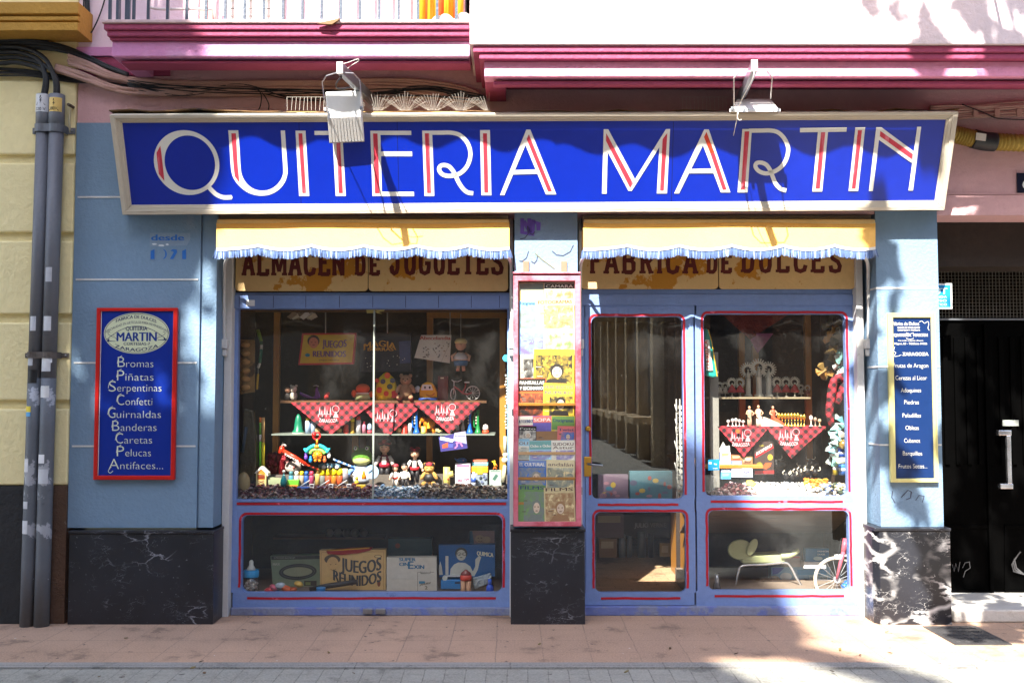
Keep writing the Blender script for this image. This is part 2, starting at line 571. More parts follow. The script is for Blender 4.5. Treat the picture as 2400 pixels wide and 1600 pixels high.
# ------------------------------------------------------------------ the shop's own building
SF = 0.28
shop = thing('shop_building', 'pink plastered corner shop house with grey blue piers and black marble plinths', 'building')
XL = W(168, 800, 0).x
XE = W(2200, 560, 0).x
def pz(py, y=0.0):
    return W(1200, py, y).z
def px_(px, py, y=0.0):
    return W(px, py, y).x
x470, x505 = px_(469, 800), px_(505, 800)
mb = MB(pier_blue).box((XL, 0, pz(1236)), (x470 - 0.006, 0.30, pz(288)))
mb.box((x470 + 0.006, 0.008, pz(1236)), (x505, 0.30, pz(500))).box((x470 - 0.006, 0.02, pz(1236)), (x470 + 0.006, 0.3, pz(500)))
pier = mb.build('pier', shop)
mb = MB(groove_white)
for py in (462, 655, 850, 1045):
    MB(groove_white).box((XL + 0.02, -0.004, pz(py + 2)), (x470 - 0.02, 0.004, pz(py - 2))).build('joint_line', pier)
mb = MB(pier_blue)
mb.box((px_(1206, 700), 0, pz(1236)), (px_(1354, 700), 0.30, pz(470)))
pier2 = mb.build('pier', shop)
RP0, RP1 = px_(2054, 660), px_(2197, 560)
mb = MB(pier_blue).box((RP0, 0, pz(1234)), (RP1, 0.34, pz(470)))
pier3 = mb.build('pier', shop)
mb = MB(groove_white)
for py in (675, 859, 1042):
    MB(groove_white).box((RP0 - 0.003, -0.004, pz(py + 2)), (RP1 - 0.004, 0.004, pz(py - 2))).box((RP0 - 0.004, -0.0035, pz(py + 2)), (RP0 + 0.004, 0.2, pz(py - 2))).build('joint_line', pier3)
# graffiti strokes on the middle pier
purple = K(96, 72, 168)
dark_ink = K(60, 62, 80)
mb = MB(purple)
for s in ([(1224, 512), (1224, 545), (1246, 548), (1250, 515)], [(1228, 518), (1240, 540), (1252, 520), (1262, 524), (1262, 540)], [(1240, 512), (1242, 544)]):
    mb.stroke(s, 9, PL(0), 0.002)
mb.m(dark_ink)
mb.stroke([(1236, 530), (1238, 548), (1230, 558), (1219, 560)], 2, PL(0), 0.003)
mb.stroke([(1240, 546), (1248, 550), (1254, 543)], 2, PL(0), 0.003)
mb.stroke([(1239, 588), (1234, 604), (1224, 612), (1217, 611)], 2, PL(0), 0.003)
mb.stroke([(1245, 612), (1252, 617), (1258, 610), (1260, 598)], 2, PL(0), 0.003)
mb.stroke([(1294, 588), (1304, 597), (1320, 599), (1336, 590), (1344, 574)], 2, PL(0), 0.003)
mb.m(K(110, 108, 70)).stroke([(1254, 593), (1270, 608), (1300, 630)], 2, PL(0), 0.0035)
mb.build('graffiti', pier2)
mb = MB(dark_ink)
mb.stroke([(2092, 1150), (2090, 1165), (2098, 1178)], 2, PL(0), 0.002)
mb.stroke([(2112, 1165), (2128, 1148), (2136, 1152), (2134, 1166), (2124, 1170)], 2, PL(0), 0.002)
mb.stroke([(2146, 1172), (2154, 1160), (2166, 1162), (2162, 1176)], 1.6, PL(0), 0.002)
mb.build('graffiti', pier3)
# plinths
def plinth(x0, x1, d, top, m, cham=0.0):
    z1 = pz(top, -d)
    mb = MB(m)
    f = [Vector((x0 + cham, -d, 0)), Vector((x1, -d, 0)), Vector((x1, 0.3, 0)), Vector((x0, 0.3, 0)), Vector((x0, -d + cham * 2, 0))]
    mb.prism(f, (0, 0, z1))
    ob = mb.build('plinth', shop, 0.004)
    MB(marble_quiet).box((x0 - 0.004, -d - 0.008, z1 + 0.0005), (x1 + 0.004, 0.28, z1 + 0.022)).build('plinth_cap', ob, 0.004)
    return ob
plinth(px_(160, 1350, -0.03), px_(500, 1350, -0.03), 0.03, 1250, marble_quiet)
plinth(px_(1197, 1350, -0.03), px_(1371, 1350, -0.03), 0.03, 1246, marble_quiet)
plinth(px_(2052, 1300, -0.04), px_(2228, 1300, -0.04), 0.04, 1244, marble_veined, 0.03)
# walls above the shop front
mb = MB(pink_wall).box((XL, 0.012, pz(500)), (XE, 0.3, pz(150))).box((XE + 0.0005, 0.012, pz(504)), (7.0, 0.3, pz(150)))
mb.box((XE - 0.02, 0.004, pz(452)), (7.0, 0.011, pz(455))).box((XE - 0.02, 0.004, pz(504)), (7.0, 0.0115, pz(457)))
mb.build('lintel_wall', shop)
mb = MB(pale_wall).box((XL, 0.0, pz(126)), (px_(1090, 30), 0.3, 9.0))
mb.m(lilac).box((XL, -0.03, pz(134)), (px_(262, 130) + 0.3, 0.02, pz(114)))
mb.m(magenta).box((XL + 0.02, -0.012, pz(178)), (px_(300, 130) + 0.3, 0.012, pz(136)))
mb.build('upper_wall', shop)

# balcony slab with its mouldings
BF = -0.46
bx0, bx1 = px_(262, 110, BF), px_(1098, 110, -0.66)
zb = pz(133, BF)
mb = MB(lilac)
zf1, zf0 = pz(97, BF), zb
mb.box((bx0, BF, zf0), (bx1, BF + 0.20, zf1)).box((bx0, BF + 0.2005, zf0), (bx0 + 0.12, -0.0125, zf1))
mb.m(magenta)
za, zbm = pz(84, BF - 0.03), pz(80, BF - 0.05)
mb.box((bx0 - 0.008, BF - 0.022, zf1 + 0.0005), (bx1, 0.0, zf1 + 0.02))
mb.box((bx0 - 0.02, BF - 0.042, zf1 + 0.0205), (bx1, 0.0, zf1 + 0.058))
mb.box((bx0 - 0.035, BF - 0.058, zf1 + 0.0585), (bx1, 0.0, zf1 + 0.098))
slab = mb.build('balcony', shop, 0.008)
MB(mat('balcony_edge_tile', (206, 178, 178), 0.7, 0.2, 3, 0.4, 30, stains=(((120, 92, 84), 4, 0.6, 0.06),))).box((bx0 - 0.045, BF - 0.072, zf1 + 0.0985), (bx1, 0.0, zf1 + 0.122)).build('slab_edge', slab, 0.006)
mb = MB(magenta)
mb.box((bx0 + 0.05, BF + 0.04, zb - 0.032), (bx1, BF + 0.19, zb - 0.0165))
mb.box((bx0 + 0.1205, BF + 0.2005, zf1 - 0.01), (bx1, -0.001, zf1 - 0.0005))
mb.build('soffit', slab)
ztop = zf1 + 0.122
mb = MB(rail_iron)
yr = BF - 0.02
xs = [px_(p, 30, yr) for p in (258, 276)] + [px_(302 + 0, 30, yr)] + [px_(348 + 45.1 * k, 30, yr) for k in range(17)]
for x in xs:
    mb.box((x - 0.009, yr - 0.009, ztop), (x + 0.009, yr + 0.009, ztop + 0.95))
for k in range(5):
    y = yr + 0.02 + 0.13 * (k + 1)
    mb.box((xs[0] - 0.009, y - 0.009, ztop), (xs[0] + 0.009, y + 0.009, ztop + 0.95))
mb.box((xs[0] - 0.02, yr - 0.02, ztop + 0.9505), (bx1, yr + 0.02, ztop + 0.97))
mb.build('railing', slab)
shutter = mat('roller_shutter', (212, 208, 200), 0.6, 0.06, 3, 0.1, 30)
mb = MB(shutter)
for k in range(26):
    mb.box((px_(536, 30), -0.03, ztop + 0.05 + k * 0.055), (px_(668, 30), -0.001, ztop + 0.10 + k * 0.055))
mb.m(pale_wall).box((px_(672, 30), -0.04, ztop), (px_(980, 30), -0.001, 6))
mb.build('balcony_shutter', slab)
MB(K(214, 130, 120)).box((px_(470, 30), -0.02, ztop), (px_(500, 30), -0.001, 6)).build('door_jamb', slab)
# enclosed gallery on the right with its cornice
MW, CF = -0.66, -0.58
gx0 = px_(1101, 60, MW)
zw = pz(104, MW)
zc0, zc1 = pz(180, CF), pz(148, CF)
gallery_wall = mat('gallery_plaster', (226, 208, 210), 0.85, 0.05, 1.6, 0.5, 35)
MB(gallery_wall).box((gx0, MW, zw), (7.0, 0.0, 9.0)).build('gallery_wall', shop, 0.006)
mb = MB(magenta)
cx0 = px_(1135, 165, CF)
mb.box((gx0 + 0.02, MW + 0.02, zw - 0.045), (7.0, 0.0, zw - 0.0005))
mb.box((gx0 + 0.06, MW + 0.035, zw - 0.085), (7.0, 0.0, zw - 0.0455))
mb.m(mat('cornice_fascia', (222, 146, 178), 0.75, 0.1, 1.5, 0.45, 30)).box((cx0, CF, zc0), (7.0, CF + 0.12, zw - 0.0855)).m(magenta).box((cx0, CF + 0.1205, zc0), (cx0 + 0.14, -0.012, zw - 0.0855))
mb.box((cx0 + 0.06, CF + 0.04, zc0 - 0.04), (7.0, CF + 0.11, zc0 - 0.0145))
mb.box((cx0 + 0.1405, CF + 0.1205, zw - 0.10), (7.0, -0.012, zw - 0.086))
mb.build('cornice', shop, 0.008)

# ------------------------------------------------------------------ shop front joinery
def frame(mb, X0, Y0, X1, Y1, holes, y, t):
    """a flat timber front with rounded openings: rails and stiles butted round the holes, which stand above one another"""
    holes = sorted(holes, key=lambda h: h[1])
    cur = Y0
    for h in holes:
        mb.rb(X0, cur, X1, h[1], y, t)
        a, b = W(X0, (Y0 + Y1) / 2, y).x, W(X1, (Y0 + Y1) / 2, y).x
        z1, z0 = W(1200, h[1], y).z, W(1200, h[3], y).z
        hm = (h[1] + h[3]) / 2
        ha, hb = W(h[0], hm, y).x, W(h[2], hm, y).x
        mb.box((a, y, z0), (ha, y + t, z1)).box((hb, y, z0), (b, y + t, z1))
        r = h[4]
        for cx, cy, sx, sy in ((h[0], h[1], 1, 1), (h[2], h[1], -1, 1), (h[0], h[3], 1, -1), (h[2], h[3], -1, -1)):
            pts = [(cx, cy)] + [(cx + sx * r * (1 - math.cos(R(a_))), cy + sy * r * (1 - math.sin(R(a_)))) for a_ in range(0, 91, 15)]
            mb.prism([Vector((W(p[0], hm, y).x, y + 0.001, W(1200, p[1], y).z)) for p in pts], (0, t - 0.002, 0))
        cur = h[3]
    mb.rb(X0, cur, X1, Y1, y, t)
def red_ring(h, y, wd=5.5, grow=4, top=True, sides=True, bottom=True):
    mb = MB(trim_red)
    hm = (h[1] + h[3]) / 2
    P = lambda px, py, off=0: Vector((W(px, hm, y).x, y - off, W(1200, py, y).z))
    j = lambda: random.uniform(-0.7, 0.7)
    x0, y0, x1, y1 = h[0] - grow, h[1] - grow, h[2] + grow, h[3] + grow
    r = h[4]
    def arc(cx, cy, a0, a1):
        return [(cx + r * math.cos(R(a0 + (a1 - a0) * k / 5)), cy + r * math.sin(R(a0 + (a1 - a0) * k / 5))) for k in range(6)]
    wob = lambda pts: [(p[0] + j(), p[1] + j()) for p in pts]
    ln = lambda a, b, n=12: [(a[0] + (b[0] - a[0]) * k / n, a[1] + (b[1] - a[1]) * k / n) for k in range(n + 1)]
    if top:
        mb.stroke(wob(ln((x0 + r, y0), (x1 - r, y0))), wd, P, 0.002)
    if sides:
        mb.stroke(arc(x0 + r, y0 + r, -90, -180) + wob(ln((x0, y0 + r), (x0, y1 - r)))[1:], wd, P, 0.0024)
        mb.stroke(arc(x1 - r, y0 + r, -90, 0) + wob(ln((x1, y0 + r), (x1, y1 - r)))[1:], wd, P, 0.0026)
    if bottom:
        mb.stroke(wob(ln((x0 + r * 1.2, y1 + 9), (x1 - r * 1.2, y1 + 9))), wd, P, 0.0022)
    return mb
def sheet(m, x0, y0, x1, y1, y):
    ym = (y0 + y1) / 2
    a, b, z1, z0 = W(x0, ym, y).x, W(x1, ym, y).x, W(1200, y0, y).z, W(1200, y1, y).z
    return MB(m).poly([(a, y, z0), (b, y, z0), (b, y, z1), (a, y, z1)])
def pane(h, y, parent, name='glass_pane'):
    m = 6
    return sheet(shop_glass, h[0] - m, h[1] - m, h[2] + m, h[3] + m, y).build(name, parent)

lw1, lw2 = (556, 724, 1189, 1170, 2), (566, 1207, 1177, 1388, 16)
mb = MB(frame_blue)
frame(mb, 545, 686, 1196, 1428, [lw1, lw2], SF, 0.055)
mb.rb(545, 692, 1196, 722, SF - 0.02, 0.02)
mb.rb(556, 1172, 1190, 1176, SF - 0.006, 0.006)
window = mb.build('display_window', shop, 0.003)
sheet(shop_glass, 550, 718, 875, 1176, SF + 0.03).build('glass_pane', window)
sheet(shop_glass, 876.5, 718, 1194, 1176, SF + 0.03).build('glass_pane', window)
mb = MB(mat('glass_edge', (150, 156, 146), 0.2, 0.2, 8, 0.0)).rb(873.5, 722, 877.5, 1172, SF + 0.024, 0.012)
mb.build('pane_joint', window)
pane(lw2, SF + 0.03, window)
red_ring(lw2, SF).build('red_line', window)
MB(trim_red).rb(555, 1177, 1186, 1183, SF - 0.003, 0.003).build('red_line', window)
mb = MB(frame_blue)
for px in (560, 640, 716, 795, 873, 950, 1027, 1104, 1170):
    mb.m(K(60, 66, 100)).rb(px, 693, px + 1.4, 721, SF - 0.0215, 0.002)
mb.build('board_seam', window)
mb = MB(sill_grey)
mb.box((px_(543, 1430, SF), SF - 0.035, 0.0), (px_(1197, 1430, SF), SF + 0.05, pz(1424, SF - 0.035)))
mb.build('sill', window, 0.006)
mb = MB(steel).rb(850, 1426, 872, 1438, SF - 0.06, 0.024).rb(880, 1426, 903, 1438, SF - 0.06, 0.024)
mb.build('floor_lock', window, 0.003)

d1, d2 = (1387, 742, 1601, 1169, 14), (1395, 1200, 1607, 1388, 14)
mb = MB(frame_blue)
frame(mb, 1372, 716, 1628, 1417, [d1, d2], SF, 0.05)
door = mb.build('door', shop, 0.003)
pane(d1, SF + 0.03, door); pane(d2, SF + 0.03, door)
red_ring(d1, SF).build('red_line', door)
red_ring(d2, SF).build('red_line', door)
mb = MB(brass).rb(1369, 1070, 1386, 1116, SF - 0.008, 0.008)
hp = mb.build('handle_plate', door, 0.002)
MB(steel).tube([W(1378, 1087, SF - 0.005), W(1379, 1087, SF - 0.06), W(1392, 1089, SF - 0.062), W(1413, 1090, SF - 0.06)], [0.008, 0.008, 0.009, 0.007], 8).build('handle', hp)
MB(brass).lathe([(0.020, 0), (0.020, 0.012), (0.012, 0.016), (0.004, 0.016)], W(1378, 1004, SF), 16, Matrix.Rotation(R(90), 3, 'X')).build('lock', door)

w1, w2 = (1651, 736, 1984, 1162, 14), (1661, 1196, 1990, 1383, 14)
mb = MB(frame_blue)
frame(mb, 1632, 716, 2018, 1424, [w1, w2], SF, 0.055)
mb.rb(1364, 690, 2010, 715, SF - 0.012, 0.012)
mb.rb(1364, 678, 2010, 716, SF, 0.05)
mb.rb(1364, 716, 1371, 1420, SF + 0.002, 0.05)
window2 = mb.build('display_window', shop, 0.003)
pane(w1, SF + 0.03, window2); pane(w2, SF + 0.03, window2)
red_ring(w1, SF).build('red_line', window2)
red_ring(w2, SF).build('red_line', window2)
mb = MB(sill_grey).box((px_(1366, 1430, SF), SF - 0.04, 0.0), (px_(2022, 1430, SF), SF + 0.05, pz(1421, SF - 0.04)))
mb.build('sill', window2, 0.006)
# shutter guides
for a, b in ((526, 543), (2008, 2024), (1194.5, 1203), (1357, 1363.5)):
    ym = 900
    mb = MB(white_paint).box((px_(a, ym, 0.22), 0.20, 0.0), (px_(b, ym, 0.22), 0.305, pz(506, 0.2)))
    mb.build('shutter_guide', shop, 0.003)
# the dark head behind the awnings
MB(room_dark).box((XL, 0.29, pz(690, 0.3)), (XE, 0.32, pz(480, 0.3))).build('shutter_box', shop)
MB(mat('shutter_box_paint', (120, 112, 104), 0.7, 0.15, 3, 0.2)).box((px_(508, 520), 0.03, pz(530)), (px_(1192, 520), 0.28, pz(503))).box((px_(1366, 520), 0.03, pz(530)), (px_(2045, 520), 0.28, pz(503))).build('shutter_cover', shop)

# ------------------------------------------------------------------ the room behind the glass
RZ = 0.035
rx0, rx1 = px_(470, 800), px_(2070, 800)
mb = MB(floor_mat).box((rx0, 0.33, -0.1), (rx1, 4.6, RZ))
mb.build('room_floor', shop)
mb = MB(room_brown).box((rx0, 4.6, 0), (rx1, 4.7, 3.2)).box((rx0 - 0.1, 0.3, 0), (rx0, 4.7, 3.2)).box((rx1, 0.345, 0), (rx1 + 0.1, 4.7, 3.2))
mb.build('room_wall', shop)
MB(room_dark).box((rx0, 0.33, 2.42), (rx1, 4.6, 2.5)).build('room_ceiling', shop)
DF = pz(1173, SF + 0.03)          # the display floor
xm0 = px_(1200, 900, 0.3); xm1 = px_(1345, 900, 0.3)
mb = MB(wood_dark).box((rx0, SF + 0.06, DF - 0.03), (xm0, 1.15, DF))
mb.box((xm0, SF + 0.06, 0.0), (xm0 + 0.03, 1.2, 2.4))
mb.box((px_(1628, 900, 0.3), 0.345, DF - 0.0305), (px_(2040, 900, 0.3), 1.1, DF - 0.0005))
mb.build('display_floor', shop)
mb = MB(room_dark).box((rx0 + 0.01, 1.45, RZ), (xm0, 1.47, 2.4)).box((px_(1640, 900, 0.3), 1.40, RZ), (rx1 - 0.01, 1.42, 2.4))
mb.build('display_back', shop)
mb = MB(mat('old_planks', (150, 124, 96), 0.7, 0.25, 3, 0.5, 20, stretch=(0.4, 3, 6), stains=(((70, 54, 40), 6, 0.62, 0.05),)))
a, b = W(1640, 1180, 0.42), W(2030, 1330, 1.2)
mb.prism([(px_(1632, 1200, 0.4), 0.42, DF - 0.032), (rx1 - 0.02, 0.42, DF - 0.032), (rx1 - 0.02, 1.15, 0.46), (px_(1632, 1200, 0.4), 1.15, 0.46)], (0, 0.02, 0.004))
mb.build('sloping_boards', shop)
mb = MB(mat('low_platform', (120, 108, 96), 0.7, 0.2, 3, 0.3)).box((px_(1632, 1390, 0.4), 0.345, RZ), (rx1 - 0.02, 1.35, pz(1388, SF + 0.03)))
mb.build('low_platform', shop)
MB(MC['low_platform']).box((rx0 + 0.02, 0.345, RZ), (xm0, 1.4, pz(1393, SF + 0.03))).build('low_platform', shop)
for px, d, m_, p0, p1 in ((647, 0.95, wood_gold, 726, 1080), (1007, 1.0, wood_gold, 730, 1110), (1178, 0.7, wood_gold, 740, 1170), (850, 1.1, wood_dark, 1010, 1090), (832, 1.1, wood_gold, 1010, 1100),
                          (1740, 1.0, wood_gold, 780, 1050), (1772, 1.05, wood_gold, 810, 1030), (1896, 0.9, wood_gold, 738, 1110), (1675, 0.6, K(128, 126, 120), 825, 1160)):
    MB(m_).rb(px - 7 if m_ != K(128, 126, 120) else px - 10, p0, px + 7 if m_ != K(128, 126, 120) else px + 10, p1, d, 0.045).build('timber_post', shop)
mb = MB(wood_gold).rb(1000, 732, 1188, 745, 0.98, 0.04)
mb.build('timber_beam', shop)
mb = MB(wood_dark).rb(552, 722, 1190, 731, 0.5, 0.04)
mb.build('timber_beam', shop)
shelf_glass = glass('shelf_glass', 0.1, 0.9, 0.1)
SH1y, SH2y = 0.62, 0.72
SH1 = pz(1016, 0.60)                 # the glass shelf
SH2 = pz(938, 0.72)                  # the upper shelf
MB(K(120, 128, 120, 0.3)).box((px_(640, 1000, 0.6), 0.55, SH1 - 0.01), (px_(1160, 1000, 0.6), 0.92, SH1)).build('shelf', shop)
MB(wood_dark).box((px_(655, 940, 0.7), 0.72, SH2 - 0.02), (px_(1140, 940, 0.7), 1.1, SH2)).build('shelf', shop)
SH3 = pz(930, 0.7)
SH4 = pz(1001, 0.62)
MB(K(140, 128, 104, 0.4)).box((px_(1656, 930, 0.7), 0.70, SH3 - 0.014), (px_(1900, 930, 0.7), 0.98, SH3)).build('shelf', shop)
MB(wood_dark).box((px_(1690, 1000, 0.62), 0.62, SH4 - 0.02), (px_(1935, 1000, 0.62), 0.95, SH4)).build('shelf', shop)

# ------------------------------------------------------------------ the dark entrance on the right
ex1 = 6.0
mb = MB(black_gloss).box((XE + 0.06, 0.62, 0.1), (ex1, 0.68, pz(752, 0.6)))
for k in range(9):
    x = px_(2212, 900, 0.6) + k * 0.085
    mb.box((x, 0.60, 1.05), (x + 0.035, 0.62, pz(790, 0.6)))
for a, b in ((2218, 2330), (2355, 2470)):
    mb.ring([W(a, 1230, 0.61), W(b, 1230, 0.61), W(b, 1390, 0.61), W(a, 1390, 0.61)], [W(a + 8, 1238, 0.61), W(b - 8, 1238, 0.61), W(b - 8, 1382, 0.61), W(a + 8, 1382, 0.61)], (0, 0.012, 0))
mb.box((px_(2312, 1000, 0.59), 0.59, 0.1), (px_(2320, 1000, 0.59), 0.62, pz(760, 0.6)))
entrance = mb.build('entrance_door', shop, 0.003)
mb = MB(K(84, 84, 86))
for s in ([(2232, 1322), (2236, 1338), (2240, 1320), (2246, 1338), (2250, 1316)], [(2256, 1330), (2262, 1318), (2272, 1316), (2274, 1330), (2262, 1338), (2258, 1352)]):
    mb.stroke(s, 1.6, PL(0.6), 0.002)
for k in range(3):
    mb.stroke([(2392 - 6 * k, 1292 + 8 * k), (2378 - 3 * k, 1310 + 6 * k), (2382 - 3 * k, 1330 + 4 * k), (2400, 1345)], 3, PL(0.6), 0.0024 + 0.0002 * k)
mb.build('graffiti', entrance)
chrome = K(220, 222, 226, 0.2, 0.9)
mb = MB(chrome).rb(2341, 1008, 2371, 1020, 0.52, 0.05).rb(2345, 1133, 2375, 1145, 0.52, 0.05).rb(2361, 1020, 2371, 1133, 0.52, 0.03)
mb.build('pull_handle', entrance, 0.004)
MB(K(150, 156, 150)).rb(2350, 984, 2388, 998, 0.598, 0.01).build('letter_plate', entrance, 0.002)
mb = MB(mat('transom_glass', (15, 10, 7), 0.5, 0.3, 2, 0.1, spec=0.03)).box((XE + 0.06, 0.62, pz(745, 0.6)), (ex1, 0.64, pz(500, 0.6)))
transom = mb.build('transom', shop)
mb = MB(K(120, 116, 108, 0.4))
for k in range(46):
    x = XE + 0.07 + k * 0.026
    mb.box((x, 0.612, pz(744, 0.6)), (x + 0.002, 0.618, pz(620, 0.6)))
for k in range(14):
    z = pz(744, 0.6) + 0.01 + k * 0.026
    mb.box((XE + 0.06, 0.6125, z), (XE + 1.3, 0.6175, z + 0.002))
mb.build('wire_mesh', transom)
MB(steel).box((XE + 0.06, 0.6, pz(750, 0.6)), (ex1, 0.66, pz(746, 0.6))).build('transom_rail', transom)
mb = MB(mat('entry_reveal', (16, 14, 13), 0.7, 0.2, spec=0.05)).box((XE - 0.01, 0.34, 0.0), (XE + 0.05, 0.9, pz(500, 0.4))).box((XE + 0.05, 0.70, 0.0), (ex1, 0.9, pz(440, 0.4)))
mb.build('entry_wall', shop)
mb = MB(marble_step).box((px_(2225, 1430, 0.1), 0.02, 0.0005), (ex1, 0.8, pz(1428, 0.02)))
mb.build('doorstep', shop, 0.012)
# a cap so no sky leaks in from above or behind
MB(room_dark).box((XL - 0.1, 0.31, 2.52), (7.0, 6.0, 9.0)).box((XL - 0.1, 4.72, 0), (7.0, 6.0, 2.515)).box((rx1 + 0.11, 0.92, 0), (7.0, 4.7, 2.515)).build('rear_wall', shop)

# ------------------------------------------------------------------ the yellow neighbour
nb = thing('neighbour_building', 'cream yellow rendered house with deep horizontal grooves and black painted base', 'building')
mb = MB(yellow_wall)
courses = [(1136, 958), (938, 756), (736, 565), (545, 383), (363, 190), (170, -60)]
xn = XL - 0.004
for a, b in courses:
    mb.box((-9, -0.012, pz(a)), (xn, 0.3, pz(b)))
mb.box((-9, 0.02, 0.8), (xn - 0.002, 0.31, 9.0))
mb.box((-9, -0.0115, pz(-61)), (xn, 0.3, 9.0))
mb.build('wall', nb, 0.012, 2)
mb = MB(black_base).box((-9, -0.014, 0.0), (px_(122, 1300), 0.3, pz(1138)))
mb.m(brown_base).box((px_(122, 1300) + 0.0005, -0.010, 0.0), (xn, 0.3, pz(1137)))
mb.build('base', nb)
mb = MB(ochre)
oy = -0.22
ex = px_(186, 40, oy)
za, zb2 = pz(74, oy), pz(7, oy)
pr = [(0.0, za), (-0.02, za), (-0.02, za + 0.055), (0.012, za + 0.06), (0.012, za + 0.068), (-0.012, za + 0.074), (-0.012, za + 0.10), (0.016, za + 0.106), (0.016, za + 0.114), (-0.018, za + 0.12), (-0.018, zb2)]
pts = [Vector((-9, oy + p[0], p[1])) for p in pr] + [Vector((-9, 0.0, zb2)), Vector((-9, 0.0, za))]
mb.prism(pts, (ex + 9, 0, 0))
mb.build('string_course', nb, 0.006)

# ------------------------------------------------------------------ across the street: what shades and what the panes mirror
opp = thing('opposite_building', 'tall ochre apartment house across the street with grey window bays', 'building', (0, -12.5, 0))
YO = -12.0
def roofpt(x, z, t=12.0):
    return Vector((x - 0.39 * t, -t, z + 1.15 * t))
prof = [(-14, 1.52), (-1.8, 1.52), (-1.1, 1.48), (0.3, 1.40), (0.75, 1.50), (1.1, 1.62), (1.22, 1.60), (1.40, 1.42), (1.60, 1.13), (1.75, 0.80), (1.88, 0.40), (1.98, 0.0), (2.06, -0.5), (2.25, -1.0), (2.7, -1.5), (3.2, -2.2), (4.5, -4.0)]
mb = MB(mat('opposite_render', (128, 106, 80), 0.85, 0.1, 1.2, 0.3))
for q, dep in ((prof[:-5] + [(1.98, -.72), (-14, -.72)], -.3), ([(-14, -.7205), (1.31, -.7205), (1.98, -1.7), (-14, -1.7)], -.28), ([(1.9, -.7205), (2.14, -.7205), (2.9, -1.5), (3.3, -2.2), (2.95, -1.9)], -.3),
               ([(-14, -1.7005), (1.2, -1.7005), (1.2, -1.75), (2.95, -1.9), (4.5, -4), (4.5, -13.8), (-14, -13.8)], -5)):
    mb.prism([roofpt(x, z) for x, z in q], (0, dep, 0))
mb.build('wall', opp)
mb = MB(K(74, 70, 66))
fr = MB(K(200, 190, 170))
for r in range(4):
    for c in range(9):
        x, z = -16 + c * 2.05, 3.6 + r * 3.0
        if z + 2 > 14 - max(0, (x + 4.2)) * 3:
            continue
        mb.box((x, YO + 0.001, z), (x + 1.0, YO + 0.05, z + 1.9))
        fr.box((x - 0.12, YO + 0.002, z - 0.12), (x + 1.12, YO + 0.30, z - 0.002))
for c in range(6):
    mb.box((-16 + c * 2.6, YO + 0.001, 0.2), (-14.4 + c * 2.6, YO + 0.06, 2.7))
mb.build('window', opp)
fr.build('window_sill', opp)

opp2 = thing('far_building', 'brown brick corner house down the side street opposite, its long side in the sun', 'building', (8, -26, 0))
MB(mat('far_brick', (140, 106, 80), 0.85, 0.15, 1.2, 0.3)).box((3.3, -34, 0), (34, -13.5, 13)).box((-12, -46, 0), (3.2, -40, 15)).build('wall', opp2)
mb, fr = MB(K(30, 28, 28)), MB(K(220, 196, 156))
for c in range(7):
    y = -15.0 - c * 2.5
    for r in range(3):
        mb.box((3.24, y - 1.2, 1.2 + r * 4), (3.299, y, 3.9 + r * 4))
        fr.box((2.7, y - 1.5, .9 + r * 4), (3.298, y + .3, 1.05 + r * 4))
    fr.box((3.05, y + .6, 0), (3.297, y + 1.0, 12.5))
for c in range(9):
    for r in range(3):
        mb.box((4.2 + c * 2.6, -13.499, 1.2 + r * 4), (5.5 + c * 2.6, -13.44, 3.9 + r * 4))
        mb.box((-11 + c * 1.5, -39.999, 1.2 + r * 4), (-10.2 + c * 1.5, -39.9, 3.9 + r * 4))
mb.build('window', opp2)
fr.build('balcony_ledge', opp2)
leaf_mat = mat('leaves', (70, 92, 44), 0.6, 0.35, 8, 0.0)
bark = mat('bark', (92, 80, 66), 0.85, 0.3, 4, 0.8, 20, stretch=(3, 3, 0.6))
def tree(name, label, base, crowns, n, leaf, seed, limbs):
    rnd = random.Random(seed)
    t = thing(name, label, 'tree', base)
    mb = MB(bark)
    for path, r in limbs:
        mb.tube(path, r, 9)
    mb.build('trunk', t)
    mb = MB(leaf_mat)
    tot = sum(c[1].x * c[1].y * c[1].z * c[2] for c in crowns)
    for c, r, dens in crowns:
        k = int(n * r.x * r.y * r.z * dens / tot)
        clumps = [Vector((rnd.gauss(0, 0.45), rnd.gauss(0, 0.45), rnd.gauss(0, 0.45))) for _ in range(max(4, k // 45))]
        for i in range(k):
            q = rnd.choice(clumps) + Vector((rnd.gauss(0, 0.10), rnd.gauss(0, 0.10), rnd.gauss(0, 0.10)))
            if q.length > 1.05:
                q = q.normalized() * rnd.uniform(0.7, 1.05)
            p = c + Vector((q.x * r.x, q.y * r.y, q.z * r.z))
            a = Vector((rnd.gauss(0, 1), rnd.gauss(0, 1), rnd.gauss(0, 1))).normalized()
            b = a.cross(Vector((rnd.gauss(0, 1), rnd.gauss(0, 1), rnd.gauss(0, 1)))).normalized()
            L = leaf * rnd.uniform(0.6, 1.25)
            mb.poly([p - a * L, p - a * L * 0.3 + b * L * 0.5, p + a * L * 0.5 + b * L * 0.42, p + a * L, p + a * L * 0.5 - b * L * 0.42, p - a * L * 0.3 - b * L * 0.5])
    mb.build('crown', t)
def off(x, z, t, y=0.0):           # a place on the sun's side of the facade point (x, z)
    return Vector((x - 0.39 * t, y - t, z + 1.15 * t))
